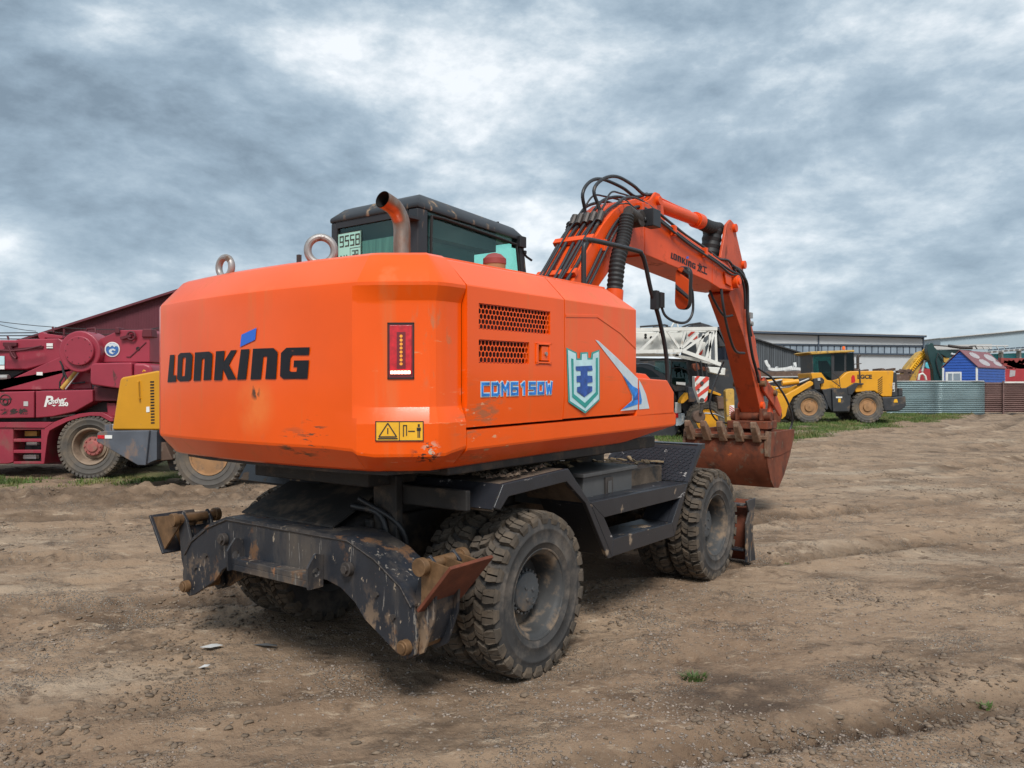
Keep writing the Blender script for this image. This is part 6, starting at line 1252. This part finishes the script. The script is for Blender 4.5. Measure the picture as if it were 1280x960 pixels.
# ---------------- dark green excavator behind the fence
D = 62
GE = empty('green_excavator', (at(1165, 500, D).x, D, 0), 0, 'dark green excavator arm with yellow boom rising behind the silver fence', 'excavator')
P6 = lambda name, m_, L_, d0, th, bv=.04: plate(GE, name, m_, zp(Z6, L_), D+d0, th, bv)
P6('stick', 'green_paint', [(312, 215), (322, 165), (345, 148), (372, 152), (385, 190), (430, 235), (475, 300), (470, 400), (460, 560), (380, 560), (372, 420), (330, 300)], 0, .5)
P6('boom', 'green_paint', [(420, 220), (640, 215), (760, 222), (760, 262), (640, 262), (560, 290), (500, 292), (440, 255)], .2, .5)
line(GE, 'hydraulic_cylinder', 'dark_pin', zp(Z6, [(380, 172), (520, 182), (560, 185)]), D, .05); line(GE, 'hydraulic_cylinder', 'dark_pin', zp(Z6, [(525, 178), (640, 195), (760, 200)]), D, .12); line(GE, 'hose', 'wire_black', zp(Z6, [(640, 205), (740, 185), (790, 180), (812, 212)]), D, .045)
line(GE, 'hose', 'wire_black', zp(Z6, [(470, 330), (420, 250), (400, 330), (420, 420), (450, 500)]), D-.1, .04)
P6('yellow_boom', 'dull_yellow', [(70, 560), (85, 440), (120, 380), (165, 325), (235, 245), (285, 225), (325, 262), (332, 330), (285, 345), (235, 420), (195, 560)], 1.0, .8)
for i in range(16):
    t = i/15; x = 100+200*t; y = 500-265*t; line(GE, 'pipe_clip', 'label_yellow', zp(Z6, [(x-18, y-24+rr_.uniform(-8, 8)), (x+14, y+6)]), D+.92, .09)
line(GE, 'side_pipe', 'label_yellow', zp(Z6, [(90, 520), (150, 400), (220, 310), (300, 250)]), D+.9, .08); line(GE, 'side_pipe', 'rust_flatbed', zp(Z6, [(120, 530), (180, 420), (250, 340), (320, 300)]), D+.9, .05)
line(GE, 'white_rod', 'white_paint', zp(Z6, [(290, 325), (262, 435)]), D+.8, .09); line(GE, 'boom_lettering_bar', 'badge_silver', zp(Z6, [(555, 262), (600, 262)]), D+.1, .06)
P6('gold_plate', 'dull_yellow', [(475, 292), (545, 295), (500, 350), (480, 340)], .3, .3)
text_at('C', 1188.5, 443.8, D+.18, 2.6, 'lettering', 'white_mark', GE, bold=.06)
finish(GE)
RC = empty('red_cabin', (at(1156, 500, 68).x, 68, 0), 0, 'small red cabin with a round pale blue tank on top behind the silver fence', 'cabin')
plate(RC, 'cabin_wall', 'red_sheet', zp(Z6, [(200, 460), (275, 405), (372, 410), (372, 640), (200, 640)]), 68, 3, .05); disc(RC, 'tank', 'cyan_sheet', at(*Z6(325, 376), 68), 31/8/FPX*68, 2, 24, .05)
line(RC, 'white_hoop', 'white_paint', zp(Z6, [(225, 520), (235, 465), (265, 455), (290, 480), (300, 520)]), 66, .1)
finish(RC)
# ---------------- right edge
RT = empty('red_container', (at(1270, 500, 66).x, 66, 0), 0, 'faded red steel container with rusty roof trusses right of the blue kiosk', 'container')
plate(RT, 'wall', 'red_sheet', zp(Z6, [(1060, 410), (1700, 405), (1700, 640), (1060, 640)]), 66, 3, .05); plate(RT, 'pale_patch', 'roof_patch', zp(Z6, [(1140, 420), (1195, 425), (1190, 480), (1135, 490)]), 65.98, .02)
for a, c in [((1035, 325), (1140, 330)), ((1140, 330), (1700, 322)), ((1060, 350), (1280, 395)), ((1280, 395), (1400, 330)), ((1140, 330), (1180, 400)), ((1180, 400), (1240, 335)), ((1100, 345), (1280, 405)), ((1240, 330), (1330, 400)), ((1300, 335), (1320, 400))]:
    b = MB(); b.bar(at(*Z6(*a), 66.5), at(*Z6(*c), 66.5), .45, .45); b.build('roof_truss', 'red_truss', RT)
plate(RT, 'truss_skirt', 'red_sheet', zp(Z6, [(1040, 322), (1700, 318), (1700, 345), (1180, 350), (1100, 345)]), 67.5, .4)
plate(RT, 'truss_back', 'red_truss', zp(Z6, [(1100, 345), (1180, 350), (1700, 345), (1700, 412), (1120, 412)]), 68.5, .2)
finish(RT)
CB = empty('cyan_building', (at(1270, 500, 120).x, 120, 0), 0, 'long building with turquoise panels and pale steel canopy at the right edge', 'building')
plate(CB, 'wall', 'cyan_sheet', zp(Z6, [(900, 262), (1700, 235), (1700, 640), (900, 640)]), 120, 20)
for x in (1065, 1245, 1420, 1600): plate(CB, 'column', 'silver_plastic', zp(Z6, [(x-9, 225), (x+9, 224), (x+9, 330), (x-9, 330)]), 119, .8)
plate(CB, 'canopy', 'silver_plastic', zp(Z6, [(900, 236), (1280, 205), (1700, 172), (1700, 200), (1280, 222), (900, 256)]), 118, 8)
for x in range(930, 1690, 56): y = 214-(x-930)*.075; plate(CB, 'roof_light', 'warehouse_trim', zp(Z6, [(x, y), (x+38, y-3), (x+38, y+9), (x, y+12)]), 117.6, .3)
line(CB, 'roof_railing', 'silver_plastic', zp(Z6, [(800, 178), (1120, 178)]), 119, .12)
for x in (860, 920, 1000, 1080): line(CB, 'railing_post', 'silver_plastic', zp(Z6, [(x, 178), (x+25, 215)]), 119, .1)
finish(CB)
HG = empty('far_hangar', (at(1240, 500, 260).x, 260, 0), 0, 'huge pale blue hangar fading into the sky at the right', 'hangar')
plate(HG, 'wall', 'hangar_blue', [(1175.6, 423), (1250, 416), (1340, 407), (1340, 490), (1175.6, 490)], 260, 40); plate(HG, 'roof_edge', 'silver_plastic', [(1175.6, 422.2), (1250, 415.2), (1340, 406.2), (1340, 407.1), (1250, 416.1), (1175.6, 423.1)], 259, 42); plate(HG, 'lower_band', 'silver_plastic', [(1158, 432), (1240, 430), (1240, 436), (1158, 437)], 250, 3)
finish(HG)
# ================================================================ GROUND
perm = rng.permutation(512); ga = rng.uniform(0, 2*PI, 512); GXv, GYv = np.cos(ga), np.sin(ga)
def perlin(x, y):
    xi = np.floor(x).astype(int); yi = np.floor(y).astype(int); xf = x-xi; yf = y-yi; u = xf*xf*xf*(xf*(xf*6-15)+10); v = yf*yf*yf*(yf*(yf*6-15)+10)
    def h(a, b_): return perm[(perm[a & 511]+b_) & 511]
    def g(a, b_, dx, dy): i = h(a, b_); return GXv[i]*dx+GYv[i]*dy
    n00 = g(xi, yi, xf, yf); n10 = g(xi+1, yi, xf-1, yf); n01 = g(xi, yi+1, xf, yf-1); n11 = g(xi+1, yi+1, xf-1, yf-1)
    return (n00*(1-u)+n10*u)*(1-v)+(n01*(1-u)+n11*u)*v
def fbm(x, y, o=5, g=.5):
    s = 0; a = 1
    for k in range(o): s = s+a*perlin(x*2**k+k*17.3, y*2**k+k*9.1); a *= g
    return s
RUT = [0, 0]
def height(x, y):
    h = .040*fbm(x*.13, y*.13, 3)
    amp = .35+.9*np.clip(fbm(x*.22+9, y*.22+4, 3)+.35, 0, 1)
    # directional scrape marks: tracks sweep from the lower left away to the right
    for ang, off, sc in ((18, 0, 1), (34, 5, .7), (-8, 11, .5)):
        c = -x*math.sin(R(ang))+y*math.cos(R(ang)); l = x*math.cos(R(ang))+y*math.sin(R(ang))
        c = c+.5*perlin(l*.12+off, c*.2)+.06*perlin(l*.9, c*.9+off)
        h = h+.040*sc*amp*fbm(c*2.1+off, l*.16, 4, .6)
    ang = 22; c = -x*math.sin(R(ang))+y*math.cos(R(ang)); l = x*math.cos(R(ang))+y*math.sin(R(ang)); c = c+.7*perlin(l*.08+3, 1.7+c*.05)-.010*(l-6)**2
    RUT[0] = 0*x
    for c0, w, d in ((1.2, .14, .04), (2.2, .16, .05), (3.1, .12, .04), (4.3, .16, .05), (6.4, .20, .06), (8.3, .2, .06), (10.9, .26, .07), (13.0, .26, .07), (16.2, .3, .09), (18.6, .3, .08), (22, .5, .08), (26, .5, .07), (-.5, .2, .04), (-2.6, .2, .04)):
        t = (c-c0)/w; RUT[0] = RUT[0]+0; fade = np.clip(perlin(l*.15+c0, c0)*2.2+.75, 0, 1)
        RUT[0] = np.maximum(RUT[0], fade*np.exp(-(t*.8)**4)*np.clip(.75+.8*perlin(l*.6+c0*2, c*1.2), 0, 1))
        h = h+1.35*fade*d*(-np.exp(-t*t)+.55*np.exp(-(np.abs(t)-1.8)**2/.35))*(1+.55*perlin(l*1.7+c0*3, c*2))
        h = h+fade*d*.45*np.exp(-t**4)*np.clip(np.sin(l*2*PI/.13+np.abs(t)*2.5)*2, -1, 1)*(y < 16)*np.clip(perlin(l*.5+c0, c0*3)*3+.5, 0, 1)
    rough = np.clip(fbm(x*.35+20, y*.35+3, 3)*2.2+.15, 0, 1)
    h = h+(.016+.06*rough)*np.abs(fbm(x*2.2, y*3.2, 5, .62))+.009*fbm(x*9, y*9, 3, .6)*(y < 20)
    # churned bank on the left behind the stabiliser
    bank = np.exp(-((y-12.3-.15*(x+4))/1.25)**2)*np.clip((-x-1.6)/1.5, 0, 1)*np.clip((y-8)/1., 0, 1)
    h = h+bank*(.02+.17*np.abs(fbm(x*1.9, y*1.9+5, 5, .62))); RUT[1] = bank
    # firm flat stands under the machines
    px_, py_ = x+.155, y-6.36; lx = px_*.5948+py_*.8039; ly = -px_*.8039+py_*.5948
    m = np.clip(1.5-np.maximum(np.abs(lx-.3)/2.3, np.abs(ly)/1.6)*1.5+.0, 0, 1)*.0
    for wx in (-1.12, 1.72):
        for wy_ in (-.96, .96): d2 = ((lx-wx)/.55)**2+((ly-wy_)/.5)**2; m = np.maximum(m, np.exp(-d2*1.1))
    d2 = ((lx-2.5)/.3)**2+(ly/1.8)**4; m = np.maximum(m, np.exp(-d2))
    h = h*(1-m*.92)-m*.005; mr2 = np.exp(-(((lx+1.12)/.7)**2+(np.abs(ly)/1.5)**4)); h = h-mr2*.030
    return h-.012
def axis(): 
    a = np.concatenate([np.linspace(-180, -44, 40)[:-1], np.linspace(-44, 44, 620), np.linspace(44, 180, 40)[1:]]); return np.radians(a)
az = axis(); rr = np.concatenate([[.4, .8, 1.3, 1.8, 2.2], 2.5*np.exp(np.linspace(0, math.log(70/2.5), 540)), np.geomspace(72, 1500, 40)])
A_, RR = np.meshgrid(az, rr); GX = np.sin(A_)*RR; GY = np.cos(A_)*RR; GZ = height(GX, GY)
rut_w = np.maximum(RUT[0], RUT[1]*.9); near = np.clip((90-RR)/50, 0, 1); GZ = GZ*near
co = np.stack([GX, GY, GZ], -1).reshape(-1, 3); nr, nc = A_.shape
i0 = (np.arange(nr-1)[:, None]*nc+np.arange(nc-1)[None, :]).reshape(-1); fc = np.stack([i0, i0+1, i0+nc+1, i0+nc], -1)[:, ::-1]
me = bpy.data.meshes.new('ground'); me.vertices.add(len(co)+1); me.vertices.foreach_set('co', np.concatenate([co, [[0, 0, -.01]]]).astype('f').ravel())
fan = np.array([(len(co), (k+1), k) for k in range(nc-1)])
loops = np.concatenate([fc.ravel(), fan.ravel()]).astype('i'); me.loops.add(len(loops)); me.loops.foreach_set('vertex_index', loops)
me.polygons.add(len(fc)+len(fan)); st_ = np.concatenate([np.arange(len(fc))*4, len(fc)*4+np.arange(len(fan))*3]).astype('i'); me.polygons.foreach_set('loop_start', st_)
me.update(calc_edges=True); me.validate(); me.shade_smooth()
# grassy strip weight
def grassw(x, y):
    e = np.interp(x, [-40, -6.5, -5.2, 2, 5, 8.2, 16.3, 24.5, 60], [60, 13.0, 60, 60, 21.5, 23.5, 33, 42.5, 90])+2.2*fbm(x*.25, y*.25+7, 3)
    w = np.clip((y-e)/1.6, 0, 1)*np.clip((52-y)/2, 0, 1)
    l = np.exp(-(((x+8.8)/2.2)**2+((y-13.9)/.8)**2)*1.2)*1.1
    return np.clip(np.maximum(w*np.clip(.72+1.3*fbm(x*.4+3, y*.4, 3), 0, 1), l*np.clip(.35+1.6*fbm(x*1.4, y*1.4, 3), 0, 1)), 0, 1)
at_ = me.attributes.new('grass', 'FLOAT', 'POINT'); gw = np.append(grassw(GX, GY).ravel(), 0); at_.data.foreach_set('value', gw.astype('f'))
at2 = me.attributes.new('rut', 'FLOAT', 'POINT'); at2.data.foreach_set('value', np.append(np.broadcast_to(rut_w, RR.shape).ravel(), 0).astype('f'))
g_ob = bpy.data.objects.new('ground', me); COL.objects.link(g_ob); g_ob['kind'] = 'structure'
m = bpy.data.materials.new('dirt'); m.use_nodes = True; t = m.node_tree; n = t.nodes; bs = n['Principled BSDF']; me.materials.append(m)
def new(k, **kw):
    q = n.new(k)
    for a_, v_ in kw.items(): setattr(q, a_, v_)
    return q
tcn = new('ShaderNodeTexCoord')
def nz(scale, st=(1, 1, 1), rot=0, det=6, off=0, rg=.62):
    mp = new('ShaderNodeMapping'); mp.inputs['Scale'].default_value = st; mp.inputs['Location'].default_value = (off, off*1.3, off); mp.inputs['Rotation'].default_value = (0, 0, rot)
    t.links.new(tcn.outputs['Object'], mp.inputs[0]); q = new('ShaderNodeTexNoise'); q.inputs['Scale'].default_value = scale; q.inputs['Detail'].default_value = det; q.inputs['Roughness'].default_value = rg
    t.links.new(mp.outputs[0], q.inputs['Vector']); return q.outputs['Fac']
def ramp(f, lo, hi, a=0, b_=1):
    q = new('ShaderNodeMapRange'); q.inputs[1].default_value = lo; q.inputs[2].default_value = hi; q.inputs[3].default_value = a; q.inputs[4].default_value = b_; t.links.new(f, q.inputs[0]); return q.outputs[0]
def mixc(f, a, b_):
    q = new('ShaderNodeMix', data_type='RGBA'); t.links.new(f, q.inputs[0])
    for i, v in ((6, a), (7, b_)):
        if isinstance(v, tuple): q.inputs[i].default_value = (*v, 1)
        else: t.links.new(v, q.inputs[i])
    return q.outputs[2]
c = mixc(ramp(nz(.5, (1, 1, 1), 0, 6), .38, .62), (.232, .156, .102), (.335, .236, .158))
c = mixc(ramp(nz(1.1, (.55, 1.2, 1), R(-22), 10, 3, .68), .53, .66), c, (.125, .083, .054))
c = mixc(ramp(nz(.8, (.45, 1.1, 1), R(-30), 8, 13), .55, .70), c, (.40, .31, .225))
c = mixc(ramp(nz(4, (.8, 1.1, 1), R(-24), 10, 8, .7), .54, .64), c, (.135, .092, .062))
c = mixc(ramp(nz(9, (.4, 1.3, 1), R(-24), 10, 31, .72), .57, .66), c, (.44, .34, .245))
c = mixc(ramp(nz(38, (1, 1, 1), 0, 4, 5), .60, .72), c, (.34, .28, .22))
rt = new('ShaderNodeAttribute', attribute_name='rut'); rn = new('ShaderNodeMath', operation='MULTIPLY'); t.links.new(rt.outputs['Fac'], rn.inputs[0]); t.links.new(ramp(nz(2.6, (1, 1, 1), 0, 8, 41), .35, .58, .35, 1.0), rn.inputs[1]); c = mixc(rn.outputs[0], c, (.105, .070, .046))
vd_ = new('ShaderNodeVectorMath', operation='DISTANCE'); t.links.new(tcn.outputs['Object'], vd_.inputs[0]); vd_.inputs[1].default_value = (1.28, 4.35, 0); wet = new('ShaderNodeMath', operation='MULTIPLY'); t.links.new(ramp(vd_.outputs['Value'], .55, .25), wet.inputs[0]); t.links.new(ramp(nz(3, (1, 1, 1), 0, 8, 51), .38, .52), wet.inputs[1]); c = mixc(wet.outputs[0], c, (.115, .080, .056))
vor = new('ShaderNodeTexVoronoi'); vor.inputs['Scale'].default_value = 55; t.links.new(tcn.outputs['Object'], vor.inputs['Vector'])
peb = new('ShaderNodeMath', operation='MULTIPLY'); t.links.new(ramp(vor.outputs['Distance'], .42, .28), peb.inputs[0]); t.links.new(ramp(nz(1.8, (1, 1, 1), 0, 4, 21), .5, .62), peb.inputs[1])
sepc = new('ShaderNodeSeparateColor'); t.links.new(vor.outputs['Color'], sepc.inputs[0])
pc2 = mixc(sepc.outputs[0], (.16, .13, .105), (.38, .34, .29))
c = mixc(peb.outputs[0], c, pc2)
ga_ = new('ShaderNodeAttribute', attribute_name='grass'); c = mixc(ramp(ga_.outputs['Fac'], .05, .75, 0, .85), c, mixc(ramp(nz(1.4, (1, 1, 1), 0, 6, 2), .4, .6), (.085, .115, .035), (.13, .12, .055)))
t.links.new(c, bs.inputs['Base Color']); bs.inputs['Roughness'].default_value = .93; bs.inputs['Specular IOR Level'].default_value = .25
b1 = new('ShaderNodeBump'); b1.inputs['Strength'].default_value = 1.0; b1.inputs['Distance'].default_value = .055
hs = new('ShaderNodeMath', operation='MULTIPLY_ADD'); t.links.new(nz(7, (1, 1, 1), 0, 12, 1, .68), hs.inputs[0]); hs.inputs[1].default_value = 1.0
pm = new('ShaderNodeMath', operation='MULTIPLY'); t.links.new(peb.outputs[0], pm.inputs[0]); pm.inputs[1].default_value = .35; t.links.new(pm.outputs[0], hs.inputs[2])
t.links.new(hs.outputs[0], b1.inputs['Height']); t.links.new(b1.outputs[0], bs.inputs['Normal'])
# ---- loose stones and clods (stuff), one grain each set in the dirt
ico = bmesh.new(); bmesh.ops.create_icosphere(ico, subdivisions=1, radius=1); IV = np.array([v.co[:] for v in ico.verts]); IF = np.array([[v.index for v in f.verts] for f in ico.faces]); ico.free()
def scatter(name, label, m_, N, rmin, rmax, flat, ymax, seed, patch):
    g_ = np.random.default_rng(seed); a = g_.uniform(-38, 38, N*4); d = 2.8*np.exp(g_.uniform(0, 1, N*4)**.9*math.log(ymax/2.8)); x = np.sin(np.radians(a))*d; y = np.cos(np.radians(a))*d
    w = np.clip(fbm(x*.6+seed, y*.6, 3)*2.4+patch, .03, 1); k = g_.uniform(0, 1, N*4) < w; x, y, d = x[k][:N], y[k][:N], d[k][:N]; n_ = len(x)
    px_, py_ = x+.155, y-6.36
    z = height(x, y); r = rmin*(rmax/rmin)**(g_.uniform(0, 1, n_)**2.6)
    vs = np.repeat(IV[None], n_, 0)*(1+g_.uniform(-.42, .42, (n_, 12, 1)))*r[:, None, None]*np.stack([g_.uniform(.8, 1.5, n_), g_.uniform(.7, 1.1, n_), g_.uniform(flat*.7, flat*1.2, n_)], -1)[:, None, :]
    th = g_.uniform(0, 2*PI, n_); cs, sn_ = np.cos(th)[:, None], np.sin(th)[:, None]; X = vs[..., 0]*cs-vs[..., 1]*sn_; Y = vs[..., 0]*sn_+vs[..., 1]*cs
    vs = np.stack([X+x[:, None], Y+y[:, None], vs[..., 2]+z[:, None]+(r*flat*.25)[:, None]], -1).reshape(-1, 3)
    fs = (IF[None]+(np.arange(n_)*12)[:, None, None]).reshape(-1, 3)
    me = bpy.data.meshes.new(name); me.vertices.add(len(vs)); me.vertices.foreach_set('co', vs.astype('f').ravel()); me.loops.add(fs.size); me.loops.foreach_set('vertex_index', fs.astype('i').ravel()); me.polygons.add(len(fs)); me.polygons.foreach_set('loop_start', (np.arange(len(fs))*3).astype('i')); me.update(calc_edges=True)
    me.materials.append(MATS[m_]); o = bpy.data.objects.new(name, me); COL.objects.link(o); tag(o, label, 'stones' if 'peb' in name else 'clods', kind='stuff')
scatter('pebbles', 'small pale stones scattered over the churned dirt yard', 'pebble', 30000, .0025, .011, .6, 16, 3, .2)
scatter('dirt_clods', 'crumbled dark clods of earth along the tyre ruts', 'clod', 26000, .004, .026, .42, 26, 8, -.15)
# ---- grass
def grass(name, label, N, seed, hmin, hmax, box):
    g_ = np.random.default_rng(seed); x = g_.uniform(box[0], box[1], N); y = g_.uniform(box[2], box[3], N); k = g_.uniform(0, 1, N) < grassw(x, y)**1.3; x, y = x[k], y[k]; n_ = len(x); z = height(x, y)*np.clip((90-np.hypot(x, y))/50, 0, 1)
    h = g_.uniform(hmin, hmax, n_)*(.6+.8*np.clip(fbm(x*.8, y*.8, 2)+.4, 0, 1)); th = g_.uniform(0, PI, n_); w = g_.uniform(.008, .02, n_); lx_ = g_.normal(0, .35, n_)*h; ly_ = g_.normal(0, .35, n_)*h
    V0 = np.stack([x-np.cos(th)*w, y-np.sin(th)*w, z-.01], -1); V1 = np.stack([x+np.cos(th)*w, y+np.sin(th)*w, z-.01], -1); V2 = np.stack([x+lx_, y+ly_, z+h], -1)
    vs = np.stack([V0, V1, V2], 1).reshape(-1, 3); me = bpy.data.meshes.new(name); me.vertices.add(len(vs)); me.vertices.foreach_set('co', vs.astype('f').ravel()); me.loops.add(len(vs)); me.loops.foreach_set('vertex_index', np.arange(len(vs)).astype('i')); me.polygons.add(n_); me.polygons.foreach_set('loop_start', (np.arange(n_)*3).astype('i')); me.update(calc_edges=True)
    me.materials.append(MATS['grass_green']); o = bpy.data.objects.new(name, me); COL.objects.link(o); tag(o, label, 'grass', kind='stuff')
grass('grass', 'short bright green grass strip in front of the yellow loader and fence', 420000, 4, .05, .16, (2, 32, 18, 52))
grass('grass', 'thin patch of grass in front of the maroon crane wheel', 30000, 6, .03, .08, (-13, -5, 12, 15))
# ---- a few single things on the dirt
def tuft(px, py, R0, H0, N, label):
    D_ = FPX*CH/(py-HY); c = at(px, py, D_); b = MB(); q = random.Random(int(px)); z0 = float(height(np.array([c.x]), np.array([c.y]))[0])
    for i in range(N):
        a = q.uniform(0, 2*PI); r = R0*math.sqrt(q.random()); x = c.x+r*math.cos(a)*1.5; y = c.y+r*math.sin(a); h = H0*q.uniform(.4, 1.1); ln = q.uniform(.3, 1.1)*h; w = q.uniform(.002, .005); t_ = a+PI/2; ca, sa = math.cos(a), math.sin(a)
        P = [Vector((x, y, z0-.005)), Vector((x+ca*ln*.35, y+sa*ln*.35, z0+h*.6)), Vector((x+ca*ln, y+sa*ln, z0+h))]; s_ = Vector((math.cos(t_), math.sin(t_), 0))
        b.add([P[0]-s_*w, P[0]+s_*w, P[1]+s_*w*.9, P[1]-s_*w*.9, P[2]], [(0, 1, 2, 3), (3, 2, 4)])
    o = b.build('grass_tuft', 'leaf_green', smooth=0); tag(o, label, 'grass tuft', 'small weeds sprouting from the dirt')
tuft(868, 845, .050, .040, 130, 'small green weed tuft right of the near excavator wheel'); tuft(1232, 872, .03, .03, 40, 'tiny pale green sprout near the lower right edge'); tuft(983, 697, .02, .02, 20, 'tiny sprout on the dirt far right of the front wheel')
def scrap(px, py, pts, m_, name, label, cat):
    D_ = FPX*CH/(py-HY); c = at(px, py, D_); z0 = float(height(np.array([c.x]), np.array([c.y]))[0]); b = MB(); q = random.Random(int(px)); b.prism([(c.x+x, c.y+y, z0+.012+q.uniform(0, .02)) for x, y in pts], (0, 0, .002)); b.v = b.v
    o = MB(); vs = [Vector(v) for v in b.v[:len(pts)]]; ce = sum(vs, Vector())/len(vs)+Vector((0, 0, .012)); o.add(vs+[ce], [(i, (i+1) % len(vs), len(vs)) for i in range(len(vs))]); ob = o.build(name, m_, thick=.002, smooth=0); tag(ob, label, cat)
scrap(263, 806, [(-.06, -.03), (.02, -.045), (.085, 0), (.03, .035), (-.02, .03)], 'scrap_paper', 'paper_scrap', 'crumpled white scrap of paper on the dirt below the stabiliser', 'litter')
scrap(332, 803, [(-.09, .02), (-.02, -.015), (.09, -.03), (.08, -.01), (-.03, .03)], 'tool_box_paint', 'bark_strip', 'flat grey strip lying right of the white paper scrap', 'litter')
scrap(255, 834, [(-.03, -.01), (.03, -.012), (.035, .01), (-.02, .014)], 'scrap_paper', 'pale_chip', 'small pale chip on the dirt below the paper scrap', 'litter')
